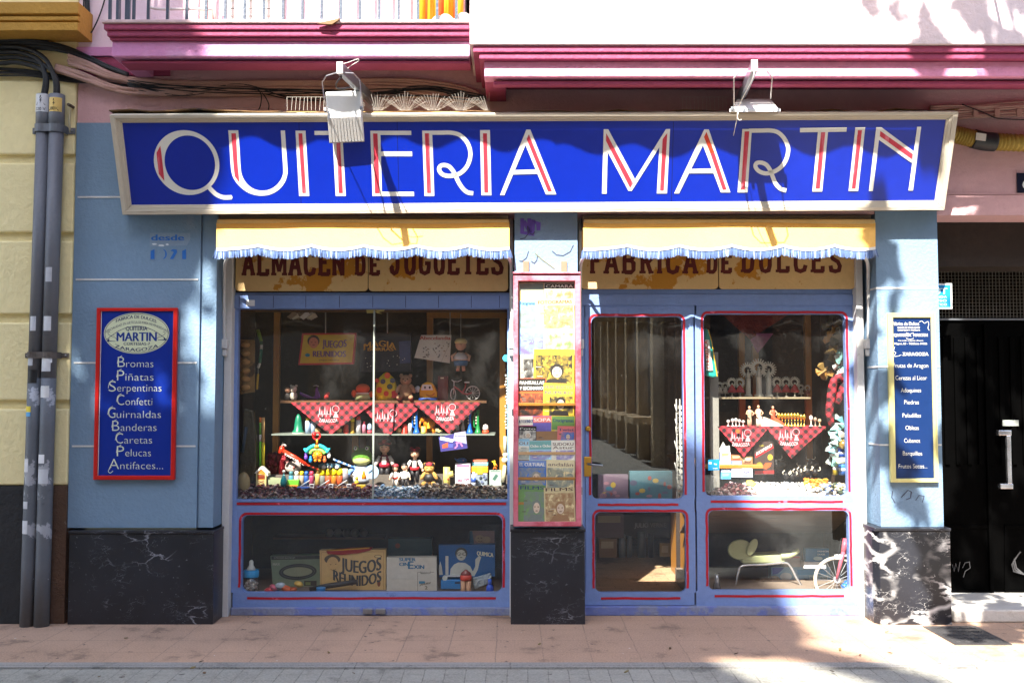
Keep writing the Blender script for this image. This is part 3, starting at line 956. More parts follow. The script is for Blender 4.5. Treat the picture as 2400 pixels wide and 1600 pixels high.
# big dense tree shading the left third
cL = [(off(-3.35, 3.7, 5.6), Vector((1.25, 1.2, 1.2)), 1.5), (off(-3.1, 2.6, 5.8), Vector((1.15, 1.1, 1.2)), 1.5), (off(-4.6, 3.0, 5.9), Vector((1.3, 1.4, 2.2)), 1.2), (off(-2.45, 3.35, 5.4), Vector((0.62, 0.7, 0.9)), 1.0), (off(-2.35, 2.2, 5.3), Vector((0.5, 0.6, 0.6)), 0.6), (off(-3.3, 4.9, 5.6), Vector((1.0, 1.0, 0.8)), 1.2)]
tb = Vector((-6.2, -5.6, 0))
tree('street_tree', 'dense leafy street tree on the far side, shading the left pier', tb, cL, 15000, 0.10, 3,
     [([tb, tb + Vector((0.1, 0, 3)), tb + Vector((0.4, -0.1, 6.5)), tb + Vector((0.7, -0.1, 10))], [0.17, 0.14, 0.11, 0.05]),
      ([tb + Vector((0.3, 0, 5.5)), tb + Vector((1.0, 0.1, 7.6)), tb + Vector((1.5, 0.1, 9.6))], [0.08, 0.06, 0.03])])
# thinner tree whose leaf shadows fall on the right pillar
cR = [(off(2.75, 2.55, 3.4), Vector((0.48, 0.5, 0.75)), 0.75), (off(3.2, 4.3, 3.2, -0.5), Vector((0.55, 0.5, 0.5)), 1.3), (off(2.55, 3.9, 3.2, -0.5), Vector((0.25, 0.3, 0.22)), 0.7), (off(3.5, 2.9, 3.4), Vector((0.5, 0.6, 1.0)), 1.6), (off(2.7, 1.35, 3.8), Vector((0.40, 0.5, 0.7)), 0.6), (off(3.3, 0.2, 3.6), Vector((0.5, 0.6, 1.0)), 1.5), (off(3.9, 1.2, 3.8), Vector((0.7, 0.6, 1.4)), 1.2)]
tb = Vector((3.6, -3.4, 0))
tree('street_tree', 'slender open street tree whose leaves dapple the right pillar', tb, cR, 2600, 0.085, 5,
     [([tb, tb + Vector((-0.05, 0, 2.5)), tb + Vector((-0.4, 0, 4.5)), tb + Vector((-1.1, 0, 6.5)), tb + Vector((-1.5, 0, 8))], [0.09, 0.08, 0.06, 0.045, 0.02]),
      ([tb + Vector((-0.5, 0, 4.8)), tb + Vector((-0.9, 0.2, 5.4)), tb + Vector((-1.8, 0.1, 6.4))], [0.035, 0.03, 0.015]),
      ([tb + Vector((-0.9, 0, 6)), tb + Vector((-0.5, 0.2, 7)), tb + Vector((-0.2, 0.1, 8.2))], [0.035, 0.03, 0.015])])

# ------------------------------------------------------------------ the main sign, leaning out at the top
TLo, TRo, BRo, BLo = (256.3, 269.4), (2247, 261.8), (2213.9, 492.9), (286.5, 503.7)
TLi, TRi, BRi, BLi = (285.3, 288.2), (2218, 280.6), (2191.4, 470.4), (307.3, 481)
pb, pt_ = W(1200, 498, -0.15), W(1200, 265.5, -0.405)
up_s = (pt_ - pb).normalized()
n_s = Vector((1, 0, 0)).cross(up_s)          # towards the street
if n_s.y > 0:
    n_s = -n_s
SP = onplane(pb, n_s)
sign = thing('shop_sign', 'long blue name board with white and red capitals in a cream frame above both awnings', 'sign', W(1200, 500, -0.1))
MB(sign_blue).prism([SP(TLi[0] - 6, TLi[1] - 4, -0.03), SP(TRi[0] + 6, TRi[1] - 4, -0.03), SP(BRi[0] + 6, BRi[1] + 4, -0.03), SP(BLi[0] - 6, BLi[1] + 4, -0.03)], -n_s * 0.012).build('panel', sign)
NP = lambda px, py, o=0.0: SP(px, py, -0.03 + o)
mid = lambda a, b, k: (a[0] + (b[0] - a[0]) * k, a[1] + (b[1] - a[1]) * k)
for k, (a, b, c, d, m_) in enumerate(((TLo, TRo, TRi, TLi, sign_wood), (TRo, BRo, BRi, TRi, sign_wood_v), (BRo, BLo, BLi, BRi, sign_wood), (BLo, TLo, TLi, BLi, sign_wood_v))):
    mb = MB(m_)
    mb.prism([SP(*a), SP(*b), SP(*mid(b, c, 0.45)), SP(*mid(a, d, 0.45))], -n_s * 0.085)
    mb.prism([SP(*mid(a, d, 0.452), -0.008), SP(*mid(b, c, 0.452), -0.008), SP(*mid(b, c, 0.80), -0.012), SP(*mid(a, d, 0.80), -0.012)], -n_s * 0.07)
    mb.prism([SP(*mid(a, d, 0.802), -0.018), SP(*mid(b, c, 0.802), -0.018), SP(*c, -0.020), SP(*d, -0.020)], -n_s * 0.05)
    mb.build('sign_frame', sign, 0.003)
back = -n_s * 0.0855
mb = MB(room_dark)
q = [SP(TLo[0] + 4, TLo[1] + 3, -0.086), SP(TRo[0] - 4, TRo[1] + 3, -0.086), SP(BRo[0] - 4, BRo[1] - 3, -0.086), SP(BLo[0] + 4, BLo[1] - 3, -0.086)]
mb.poly([q[0], q[1], Vector((q[1].x, -0.004, q[1].z)), Vector((q[0].x, -0.004, q[0].z))])
mb.poly([q[3], q[2], Vector((q[2].x, -0.004, q[2].z)), Vector((q[3].x, -0.004, q[3].z))])
mb.poly([q[1], q[2], Vector((q[2].x, -0.004, q[2].z)), Vector((q[1].x, -0.004, q[1].z))])
mb.poly([q[0], q[3], Vector((q[3].x, -0.004, q[3].z)), Vector((q[0].x, -0.004, q[0].z))])
mb.build('sign_box', sign)
mb = MB(rust)
t0, t1 = q[0] + Vector((0, -0.03, 0.012)), q[1] + Vector((0, -0.03, 0.012))
nseg = 40
vs, fs = [], []
for i in range(nseg + 1):
    f = i / nseg
    p = t0.lerp(t1, f)
    wv = 0.010 * math.sin(i * 1.9) + random.uniform(-0.004, 0.004) + (0.02 if i < 7 else 0)
    vs += [p + Vector((0, -0.01, wv)), Vector((p.x, 0.0, p.z + 0.03)), p + Vector((0, -0.01, wv - 0.006)), Vector((p.x, 0.0, p.z + 0.02))]
for i in range(nseg):
    a, b = 4 * i, 4 * i + 4
    fs += [(a, b, b + 1, a + 1), (a + 2, a + 3, b + 3, b + 2), (a, a + 2, b + 2, b)]
mb.add(vs, fs)
mb.build('metal_cover', sign)
# painted letters, drawn stroke by stroke
S49 = 2352 / 480.0
def LT(ox):
    return lambda *pts: [(ox + x / S49, 250 + y / S49) for x, y in pts]
wh, rd = [], []
_lay = [0.0012]
def white(pts):
    wh.append(pts)
def red(pts):
    rd.append(pts)
letters = MB(letter_white)
reds = MB(letter_red)
def lpatch(mbx, pts, o):
    _lay[0] += 0.00006
    mbx.patch(pts, NP, o + _lay[0])
def lstroke(pts, wd):
    _lay[0] += 0.00006
    letters.stroke(pts, wd / S49, NP, _lay[0])
def curve(pts, n=6):                       # a smooth line through the points
    out = []
    for i in range(len(pts) - 1):
        p0, p1, p2, p3 = pts[max(i - 1, 0)], pts[i], pts[i + 1], pts[min(i + 2, len(pts) - 1)]
        for k in range(n):
            t = k / n
            out.append(tuple(0.5 * (2 * p1[j] + (p2[j] - p0[j]) * t + (2 * p0[j] - 5 * p1[j] + 4 * p2[j] - p3[j]) * t * t + (3 * p1[j] - p0[j] - 3 * p2[j] + p3[j]) * t ** 3) for j in (0, 1)))
    return out + [pts[-1]]
A = LT(240)
o_, i_ = ell(967, 643, 375, 372, 64, 0.09), ell(1004, 645, 289, 313, 64, 0.09)
o_, i_ = A(*o_), A(*i_)
letters.add([NP(*p, 0.0012) for p in o_] + [NP(*p, 0.0012) for p in i_], [(k, (k + 1) % 64, 64 + (k + 1) % 64, 64 + k) for k in range(64)])
lstroke(A(*curve([(1222, 925), (1262, 968), (1310, 1010), (1380, 1040), (1440, 1043), (1485, 1040)])), 50)
lpatch(letters, A(*ell(1470, 1041, 24, 24, 14)), 0)
lpatch(reds, A((665, 450), (622, 530), (630, 620), (648, 775), (712, 853), (700, 740), (680, 560)), 0.001)
ux, uy = [(1445, 273), (1460, 470), (1475, 700), (1500, 810), (1560, 900), (1650, 975), (1740, 1012), (1830, 1023), (1930, 1008), (2025, 955), (2092, 875), (2122, 790), (2127, 720), (2112, 500), (2097, 275)], [(1560, 273), (1576, 490), (1590, 720), (1612, 810), (1660, 885), (1725, 938), (1780, 958), (1838, 965), (1905, 956), (1970, 925), (2030, 868), (2068, 795), (2076, 720), (2062, 500), (2047, 275)]
ux, uy = A(*curve(ux, 3)), A(*curve(uy, 3))
letters.add([NP(*p, 0.0013) for p in ux] + [NP(*p, 0.0013) for p in uy], [(k, k + 1, len(ux) + k + 1, len(ux) + k) for k in range(len(ux) - 1)])
lpatch(reds, A((1480, 308), (1532, 308), (1553, 680), (1573, 873), (1520, 800), (1508, 700)), 0.001)
B_ = LT(700)
for p in (((-37, 277), (79, 277), (122, 1027), (5, 1027)), ((180, 280), (690, 279), (691, 327), (181, 328)), ((388, 326), (503, 326), (542, 1027), (425, 1027)),
          ((822, 278), (938, 278), (957, 1027), (848, 1027)), ((930, 278), (1293, 278), (1294, 327), (935, 327)), ((940, 516), (1302, 516), (1304, 570), (942, 570)), ((945, 978), (1324, 978), (1325, 1028), (950, 1028)),
          ((1418, 277), (1533, 277), (1558, 1027), (1445, 1027)), ((2083, 270), (2197, 270), (2213, 1018), (2098, 1018))):
    lpatch(letters, B_(*p), 0)
lstroke(B_(*curve([(1500, 301), (1640, 300), (1750, 300), (1850, 328), (1930, 405), (1968, 500), (1968, 590), (1930, 690), (1860, 762), (1780, 792), (1700, 795), (1640, 770), (1613, 720), (1630, 682), (1675, 672), (1725, 687), (1768, 732), (1803, 795), (1835, 865), (1885, 940), (1940, 985), (2004, 996)])), 48)
for p in (((-3, 308), (42, 308), (82, 990), (42, 990)), ((430, 335), (472, 335), (506, 990), (460, 990)), ((855, 310), (905, 310), (928, 993), (876, 993)), ((1450, 308), (1498, 308), (1520, 990), (1475, 990)), ((2117, 308), (2162, 308), (2178, 985), (2132, 985))):
    lpatch(reds, B_(*p), 0.001)
C_ = LT(960)
for p in (((1340, 265), (1370, 265), (1395, 290), (1088, 1017), (1038, 1017)), ((1342, 265), (1387, 265), (1685, 1008), (1565, 1008), (1325, 428)), ((1200, 729), (1450, 722), (1472, 773), (1180, 780))):
    lpatch(letters, C_(*p), 0)
lpatch(reds, C_((1370, 318), (1345, 375), (1590, 975), (1635, 970)), 0.001)
D_ = LT(1400)
for p in (((73, 262), (120, 262), (118, 520), (107, 1000), (53, 1000)), ((75, 261), (125, 261), (432, 833), (395, 968), (358, 968), (110, 505)), ((787, 260), (835, 258), (712, 467), (395, 968), (372, 945), (425, 845)), ((790, 260), (836, 258), (800, 997), (683, 997), (713, 455)),
          ((1228, 262), (1262, 262), (1290, 290), (938, 997), (882, 997)), ((1230, 262), (1280, 262), (1528, 985), (1418, 985), (1208, 430)), ((1068, 717), (1316, 710), (1338, 765), (1045, 766)),
          ((1665, 258), (1775, 258), (1725, 985), (1610, 985))):
    lpatch(letters, D_(*p), 0)
lstroke(D_(*curve([(1740, 278), (1880, 276), (1990, 276), (2072, 296), (2142, 360), (2186, 450), (2190, 525), (2162, 620), (2102, 700), (2020, 750), (1930, 767), (1852, 738), (1816, 688), (1830, 650), (1880, 643), (1940, 668), (1985, 730), (2012, 800), (2052, 890), (2108, 945), (2170, 963)])), 48)
for p in (((103, 305), (100, 395), (375, 930), (410, 880)), ((803, 305), (750, 375), (720, 962), (763, 962)), ((1692, 287), (1745, 285), (1693, 950), (1650, 950))):
    lpatch(reds, D_(*p), 0.001)
reds.m(K(206, 62, 34))
lpatch(reds, D_((1253, 290), (1225, 350), (1300, 540), (1345, 530)), 0.001)
reds.m(letter_red)
lpatch(reds, D_((1300, 541), (1345, 531), (1483, 950), (1440, 953)), 0.001)
E_ = LT(1800)
for p in (((367, 247), (905, 240), (901, 289), (367, 297)), ((573, 290), (690, 288), (622, 975), (508, 975)), ((1003, 240), (1117, 238), (1035, 970), (925, 970)), ((1243, 238), (1290, 238), (1275, 380), (1205, 970), (1158, 970)), ((1245, 238), (1303, 238), (1673, 513), (1650, 646), (1270, 380)), ((1713, 233), (1760, 232), (1665, 963), (1613, 963))):
    lpatch(letters, E_(*p), 0)
for p in (((610, 296), (658, 294), (595, 940), (547, 940)), ((1033, 272), (1080, 272), (1005, 940), (962, 940)), ((1290, 280), (1663, 545), (1653, 605), (1285, 340))):
    lpatch(reds, E_(*p), 0.001)
letters.build('lettering', sign)
reds.build('red_inlay', sign)
mb = MB(K(16, 22, 60))
for px in (930, 1578, 700):
    mb.patch([(px, 285), (px + 1.2, 285), (px + 5 * (1 if px < 1200 else -1) + 1.2, 478), (px + 5 * (1 if px < 1200 else -1), 478)], NP, 0.0006)
mb.build('panel_seam', sign)

# ------------------------------------------------------------------ the two old boards under the awnings
SLAB = {
 'A': ([[(.5, .02), (.16, 1)], [(.5, .02), (.84, 1)], [(.27, .68), (.73, .68)]], [(0, .36, 1), (.64, 1, 1)]),
 'L': ([[(.26, 0), (.26, 1)], [(.26, .95), (.93, .95)], [(.86, .98), (.86, .74)]], [(.03, .5, 0), (.03, .4, 1)]),
 'M': ([[(.15, 1), (.15, 0)], [(.15, 0), (.5, .85)], [(.5, .85), (.85, 0)], [(.85, 0), (.85, 1)]], [(0, .33, 1), (.67, 1, 1), (0, .2, 0), (.8, 1, 0)]),
 'C': ([[(.84, .28), (.78, .1), (.5, .04), (.22, .1), (.15, .3), (.15, .7), (.22, .9), (.5, .96), (.78, .9), (.88, .70)]], []),
 'E': ([[(.24, 0), (.24, 1)], [(.24, .05), (.9, .05)], [(.84, .02), (.84, .25)], [(.24, .48), (.72, .48)], [(.24, .95), (.93, .95)], [(.86, .98), (.86, .74)]], [(.02, .3, 0), (.02, .3, 1)]),
 'F': ([[(.24, 0), (.24, 1)], [(.24, .05), (.9, .05)], [(.84, .02), (.84, .25)], [(.24, .48), (.85, .48)]], [(.02, .3, 0), (.02, .5, 1)]),
 'N': ([[(.18, 1), (.18, 0)], [(.18, 0), (.82, 1)], [(.82, 1), (.82, 0)]], [(0, .36, 1), (.64, 1, 0), (0, .2, 0)]),
 'D': ([[(.25, 0), (.25, 1)], [(.25, .05), (.62, .05), (.8, .15), (.85, .4), (.85, .6), (.8, .85), (.62, .95), (.25, .95)]], [(.03, .3, 0), (.03, .3, 1)]),
 'J': ([[(.7, 0), (.7, .75), (.6, .92), (.42, .96), (.24, .9), (.18, .72), (.32, .66)]], [(.45, .95, 0)]),
 'U': ([[(.18, 0), (.18, .72), (.28, .92), (.5, .96), (.72, .92), (.82, .72), (.82, 0)]], [(0, .36, 0), (.64, 1, 0)]),
 'G': ([[(.84, .28), (.78, .1), (.5, .04), (.22, .1), (.15, .3), (.15, .7), (.22, .9), (.5, .96), (.78, .9), (.85, .72), (.85, .56), (.52, .56)]], []),
 'T': ([[(.5, 0), (.5, 1)], [(.05, .05), (.95, .05)], [(.1, .03), (.1, .26)], [(.9, .03), (.9, .26)]], [(.24, .76, 1)]),
 'S': ([[(.84, .25), (.74, .07), (.5, .04), (.22, .1), (.16, .28), (.3, .43), (.7, .56), (.85, .74), (.78, .92), (.5, .96), (.2, .92), (.13, .72)]], []),
 'B': ([[(.24, 0), (.24, 1)], [(.24, .05), (.68, .05), (.84, .14), (.84, .38), (.68, .48), (.24, .48)], [(.68, .48), (.87, .58), (.87, .86), (.7, .95), (.24, .95)]], [(.02, .3, 0), (.02, .3, 1)]),
 'R': ([[(.24, 0), (.24, 1)], [(.24, .05), (.68, .05), (.84, .14), (.84, .42), (.68, .52), (.24, .52)], [(.55, .52), (.82, 1)]], [(.02, .46, 1), (.64, 1, 1), (.02, .3, 0)]),
 'I': ([[(.5, 0), (.5, 1)]], [(.04, .96, 0), (.04, .96, 1)]),
}
def slab_word(mb, items, base, top, P, sw):
    o = 0.001
    for ch, a, b in items:
        st, sf = SLAB[ch]
        Wd, H = b - a, base - top
        for s in st:
            o += 0.00004
            mb.stroke([(a + x * Wd, top + y * H) for x, y in s], sw if ch != 'M' else sw * 0.85, P, o)
        for x0, x1, y in sf:
            o += 0.00004
            yy = top + y * H
            hh = 4.2 if y == 0 else -6.2
            mb.patch([(a + x0 * Wd, yy), (a + x1 * Wd, yy), (a + x1 * Wd, yy + hh), (a + x0 * Wd, yy + hh)], P, o)
BY = 0.235
fb = thing('fascia_board', 'peeling cream board with dark red slab capitals over the toy window', 'sign', W(870, 690, BY))
for a, b in ((552, 862), (864, 1191)):
    mb = MB(board_cream)
    ym = 630
    mb.prism([Vector((W(p[0], ym, BY).x, BY, W(1200, p[1], BY).z)) for p in rrect(a, 520, b, 682, 9, 4)], (0, 0.02, 0))
    mb.build('board', fb, 0.003)
mb = MB(board_red)
slab_word(mb, [('A', 566, 598.5), ('L', 600, 631), ('M', 635.4, 673), ('A', 675, 708), ('C', 712, 740), ('E', 744.5, 774), ('N', 778.5, 808)], 645.5, 586, PL(BY), 9.5)
slab_word(mb, [('D', 830.5, 856.6), ('E', 864.5, 890)], 644.5, 599.5, PL(BY), 9)
slab_word(mb, [('J', 913, 940), ('U', 947, 975), ('G', 982, 1009), ('U', 1016, 1043), ('E', 1047.5, 1077), ('T', 1082, 1112), ('E', 1115, 1145), ('S', 1151.6, 1180)], 643, 584, PL(BY), 9.5)
mb.build('lettering', fb)
fb = thing('fascia_board', 'stained cream board with dark red slab capitals over the door', 'sign', W(1680, 690, BY))
for a, b in ((1362, 1683), (1685, 2004)):
    mb = MB(board_cream)
    mb.prism([Vector((W(p[0], 630, BY).x, BY, W(1200, p[1], BY).z)) for p in rrect(a, 520, b, 677, 9, 4)], (0, 0.02, 0))
    mb.build('board', fb, 0.003)
mb = MB(board_red)
slab_word(mb, [('F', 1382, 1408), ('A', 1414, 1452), ('B', 1456, 1489), ('R', 1497.7, 1532), ('I', 1539, 1553), ('C', 1561, 1592.6), ('A', 1599, 1637)], 641, 582, PL(BY), 9.5)
slab_word(mb, [('D', 1654.6, 1681), ('E', 1688.6, 1715)], 639.5, 593, PL(BY), 9)
slab_word(mb, [('D', 1735, 1768.5), ('U', 1778, 1810), ('L', 1817, 1851), ('C', 1860, 1892), ('E', 1899, 1933), ('S', 1942.5, 1973)], 638, 582, PL(BY), 9.5)
mb.build('lettering', fb)

# ------------------------------------------------------------------ awnings
t = thing('rolled_blind', 'narrow rolled sun blind with a scalloped fringe held out over the balcony', 'blind', (0, -0.66, 4.5))
ZB, YBL = 4.14, -1.05
MB(white_paint).tube([(-2.75, YBL, ZB + .045), (3.1, YBL, ZB + .045)], 0.006, 8).build('front_bar', t)
for x in (-2.7, 3.05):
    MB(white_paint).tube([(x, YBL, ZB + .045), (x, -0.4, ZB + .6)], 0.010, 8).build('arm', t)
mb = MB(canvas)
nb_ = 1400
zz = [ZB - (0.0 if x < 0 else .02) + 0.020 * math.cos(2 * math.pi * (x - (-.10 if x < 0 else .04)) / .49) + 0.006 * math.sin(5.3 * x) + random.uniform(-.003, .003) for x in [-2.72 + 5.8 * k / nb_ for k in range(nb_ + 1)]]
mb.add([(-2.72 + 5.8 * k / nb_, YBL, z) for k in range(nb_ + 1) for z in (zz[k], ZB + .045)], [(2 * k, 2 * k + 2, 2 * k + 3, 2 * k + 1) for k in range(nb_)])
mb.build('valance', t)
def awning(label, x0, x1, cusps, ax, fx0, fx1):
    ya, yb = -0.05, -0.15
    t = thing('awning', label, 'awning', W((x0 + x1) / 2, 515, 0.0), 'rolled awnings over the shop front')
    mb = MB(mat('awning_roller', (196, 170, 118), 0.6, 0.1, 4, 0.1))
    mb.box((px_(x0 + 1, 520, -0.04), -0.05, pz(527, -0.05)), (px_(x1 - 1, 520, -0.04), 0.028, pz(513, -0.05)))
    mb.build('roller_box', t, 0.012)
    def fy(py):
        return ya + (yb - ya) * min(1, (py - 523) / 72)
    def edge(px):
        c = [x0 - (cusps[1] - cusps[0]) * 0.95] + cusps + [cusps[-1] + (cusps[1] - cusps[0])]
        for a, b in zip(c, c[1:]):
            if a <= px <= b:
                q = (px - a) / (b - a)
                return 577 + 9.5 * math.sin(math.pi * q) ** 0.8
        return 579
    n = int((x1 - x0) / 6)
    vs, fs = [], []
    rows = 5
    for i in range(n + 1):
        px = x0 + (x1 - x0) * i / n
        e = edge(px)
        for k in range(rows + 1):
            py = 522 + (e - 4 - 522) * k / rows
            sag = 0.006 * math.sin(px / 31.0) * k / rows + 0.004 * math.sin(px / 77.0 + 1)
            vs.append(W(px, py, fy(py) + sag))
    m = len(vs)
    vs += [v + Vector((0, 0.003, 0)) for v in vs]
    for i in range(n):
        for k in range(rows):
            a = i * (rows + 1) + k
            b = a + rows + 1
            fs += [(a, b, b + 1, a + 1), (m + a, m + a + 1, m + b + 1, m + b)]
    MB(canvas).add(vs, fs, True).build('canopy', t)
    mb = MB(canvas_trim)
    xs_ = [x0 + (x1 - x0) * i / n for i in range(n + 1)]
    tv = []
    for px in xs_:
        e = edge(px)
        tv += [W(px, e - 5, fy(e) - 0.005), W(px, e + 1.5, fy(e) - 0.005), W(px, e + 1.5, fy(e) - 0.001), W(px, e - 5, fy(e) - 0.001)]
    for i in range(n):
        a, b = 4 * i, 4 * i + 4
        mb.add([], [])
        mb.f += [(a, b, b + 1, a + 1), (a + 1, b + 1, b + 2, a + 2), (a + 2, b + 2, b + 3, a + 3), (a + 3, b + 3, b, a)]
        mb.fm += [0] * 4
        mb.fs += [False] * 4
    mb.v += tv
    mb.build('trim', t)
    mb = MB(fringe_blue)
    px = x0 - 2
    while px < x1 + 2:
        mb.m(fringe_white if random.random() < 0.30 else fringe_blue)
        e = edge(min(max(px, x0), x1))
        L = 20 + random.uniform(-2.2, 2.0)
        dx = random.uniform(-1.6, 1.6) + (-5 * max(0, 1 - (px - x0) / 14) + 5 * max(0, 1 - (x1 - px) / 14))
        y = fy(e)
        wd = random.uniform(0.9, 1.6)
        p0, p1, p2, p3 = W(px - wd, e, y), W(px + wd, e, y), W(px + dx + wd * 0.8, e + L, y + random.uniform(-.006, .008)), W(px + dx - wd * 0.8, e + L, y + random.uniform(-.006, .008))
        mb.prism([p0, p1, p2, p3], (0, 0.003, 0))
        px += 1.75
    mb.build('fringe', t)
    for a in ax:
        s = 1 if a == ax[0] else -1
        path = [W(a - 14 * s * 0 + 16 * s, 596, -0.10), W(a + 6 * s, 605, -0.03), W(a, 622, 0.06), W(a - 1 * s, 660, 0.12), W(a - 2 * s, 740, 0.17), W(a - 1 * s, 812, 0.185)]
        ob = MB(white_paint).tube(curve3(path), 0.012, 8).build('arm', t)
        mb = MB(white_paint).cbox(W(a, 806, 0.175), (0.045, 0.05, 0.07)).cbox(W(a, 826, 0.18), (0.03, 0.04, 0.05))
        mb.build('arm_bracket', ob, 0.006)
    return t
def curve3(pts, n=5):
    out = []
    for i in range(len(pts) - 1):
        p0, p1, p2, p3 = pts[max(i - 1, 0)], pts[i], pts[i + 1], pts[min(i + 2, len(pts) - 1)]
        for k in range(n):
            t = k / n
            out.append(0.5 * (2 * p1 + (p2 - p0) * t + (2 * p0 - 5 * p1 + 4 * p2 - p3) * t * t + (3 * p1 - p0 - 3 * p2 + p3) * t ** 3))
    return out + [pts[-1]]
awning('yellow canvas awning with blue and white fringe above the toy window', 507, 1194, [606, 729.4, 853, 975, 1096], (527, 1198), 0, 0)
awning('yellow canvas awning with blue and white fringe above the shop door', 1367, 2052, [1471.6, 1591.8, 1716, 1835, 1956], (1361, 2034), 0, 0)

# ------------------------------------------------------------------ pipes and cables on the left
def pipe(name, label, top, bot, r, g):
    p0, p1 = W(*top, -0.075), W(bot[0], bot[1], -0.075)
    p1.z = 0.0
    t = thing('conduit_pipe', label, 'pipe', p1, 'grey conduits on the left wall')
    k = (W(0, 1130, -0.075).z - 0) / (p0.z)
    m_ = p1.lerp(p0, 0.36)
    MB(pipe_grey).tube([p1, p1.lerp(p0, 0.12), m_, p1.lerp(p0, 0.46)], r, 20).build('lower_length', t)
    MB(pipe_clean).tube([p1.lerp(p0, 0.4601), p0 - Vector((0, 0, 0.26))], r * 0.99, 20).build('upper_length', t)
    MB(K(112, 116, 124)).tube([p0 - Vector((0, 0, 0.2599)), p0], r * 1.06, 20).build('sleeve', t)
    def wrap(c0, c1, z0, z1, m, nm, dd=0.0012):
        mb = MB(m)
        cx = p1.x + (p0.x - p1.x) * (z0 / p0.z)
        n = 8
        vs = []
        rr = (r * 1.06 if z0 > p0.z - 0.26 else r) + dd
        for z in (z0, z1):
            x = p1.x + (p0.x - p1.x) * (z / p0.z)
            for i in range(n + 1):
                a = R(c0 + (c1 - c0) * i / n)
                vs.append((x + rr * math.sin(a), p0.y - rr * math.cos(a), z))
        mb.add(vs, [(i, i + 1, n + 2 + i, n + 1 + i) for i in range(n)])
        return mb.build(nm, t)
    def onp(u, v, o=0.0):              # u across in degrees, v height: the pipe's own skin
        x = p1.x + (p0.x - p1.x) * (v / p0.z)
        rr = r * 1.06 + 0.002 + o
        return Vector((x + rr * math.sin(R(u)), p0.y - rr * math.cos(R(u)), v))
    return t, p0, wrap, onp
t, p0, wrap, onp = pipe('conduit_pipe', 'grey conduit with a white voltage triangle, left of the pair', (103, 223), (63, 1462), 0.047, 0)
zt = p0.z
plate = wrap(-62, 62, zt - 0.13, zt - 0.004, K(204, 206, 210), 'warning_label')
mb = MB(K(24, 24, 26))
mb.add([onp(-38, zt - 0.085), onp(38, zt - 0.085), onp(0, zt - 0.012)] + [onp(-27, zt - 0.079), onp(27, zt - 0.079), onp(0, zt - 0.026)], [(0, 1, 4, 3), (1, 2, 5, 4), (2, 0, 3, 5)])
mb.poly([onp(4, zt - 0.032), onp(-9, zt - 0.056), onp(1, zt - 0.054), onp(-4, zt - 0.074), onp(11, zt - 0.048), onp(2, zt - 0.050), onp(10, zt - 0.034)])
txt(mb, '220 V', -40, 40, 0, 1, lambda u, v, o=0: onp(u, zt - 0.122 - v * 0.030, o), 0.0003)
mb.build('warning_print', plate)
for c0, c1, z0, z1, c in ((-55, -5, 1.05, 1.14, (214, 214, 216)), (-40, 40, 1.66, 1.75, (30, 30, 32)), (-50, 5, 1.78, 1.86, (176, 178, 184)), (-30, 20, 2.02, 2.12, (188, 190, 196)), (-60, 0, 1.46, 1.50, (230, 206, 60)), (-60, 0, 1.43, 1.46, (88, 160, 210)), (-55, 5, 0.63, 0.72, (206, 208, 212)), (-50, 0, 0.80, 0.85, (196, 198, 202))):
    wrap(c0, c1, z0, z1, K(*c), 'sticker')
t, p0, wrap, onp = pipe('conduit_pipe', 'grey conduit with a yellow voltage triangle, right of the pair', (134, 223), (97, 1462), 0.050, 0)
plate = wrap(-40, 62, zt - 0.13, zt - 0.03, K(222, 190, 110), 'warning_label')
mb = MB(K(24, 24, 26))
mb.add([onp(-38, zt - 0.125), onp(38, zt - 0.125), onp(0, zt - 0.036)] + [onp(-30, zt - 0.121), onp(30, zt - 0.121), onp(0, zt - 0.048)], [(0, 1, 4, 3), (1, 2, 5, 4), (2, 0, 3, 5)])
mb.poly([onp(6, zt - 0.052), onp(-8, zt - 0.074), onp(2, zt - 0.072), onp(-5, zt - 0.088), onp(12, zt - 0.068), onp(3, zt - 0.070)])
txt(mb, '380V', -28, 28, 0, 1, lambda u, v, o=0: onp(u, zt - 0.120 - v * 0.032, o), 0.0003)
mb.build('warning_print', plate)
for c0, c1, z0, z1, c in ((-45, 30, 1.56, 1.64, (214, 214, 214)), (-40, 35, 1.74, 1.84, (206, 208, 212)), (-30, 30, 2.02, 2.12, (200, 202, 206)), (-25, 25, 2.36, 2.46, (178, 180, 186)), (-40, 45, 1.80, 1.83, (226, 226, 228)), (-45, 40, 0.97, 1.07, (198, 200, 204)), (-50, 10, 1.11, 1.17, (228, 228, 230))):
    wrap(c0, c1, z0, z1, K(*c), 'sticker')
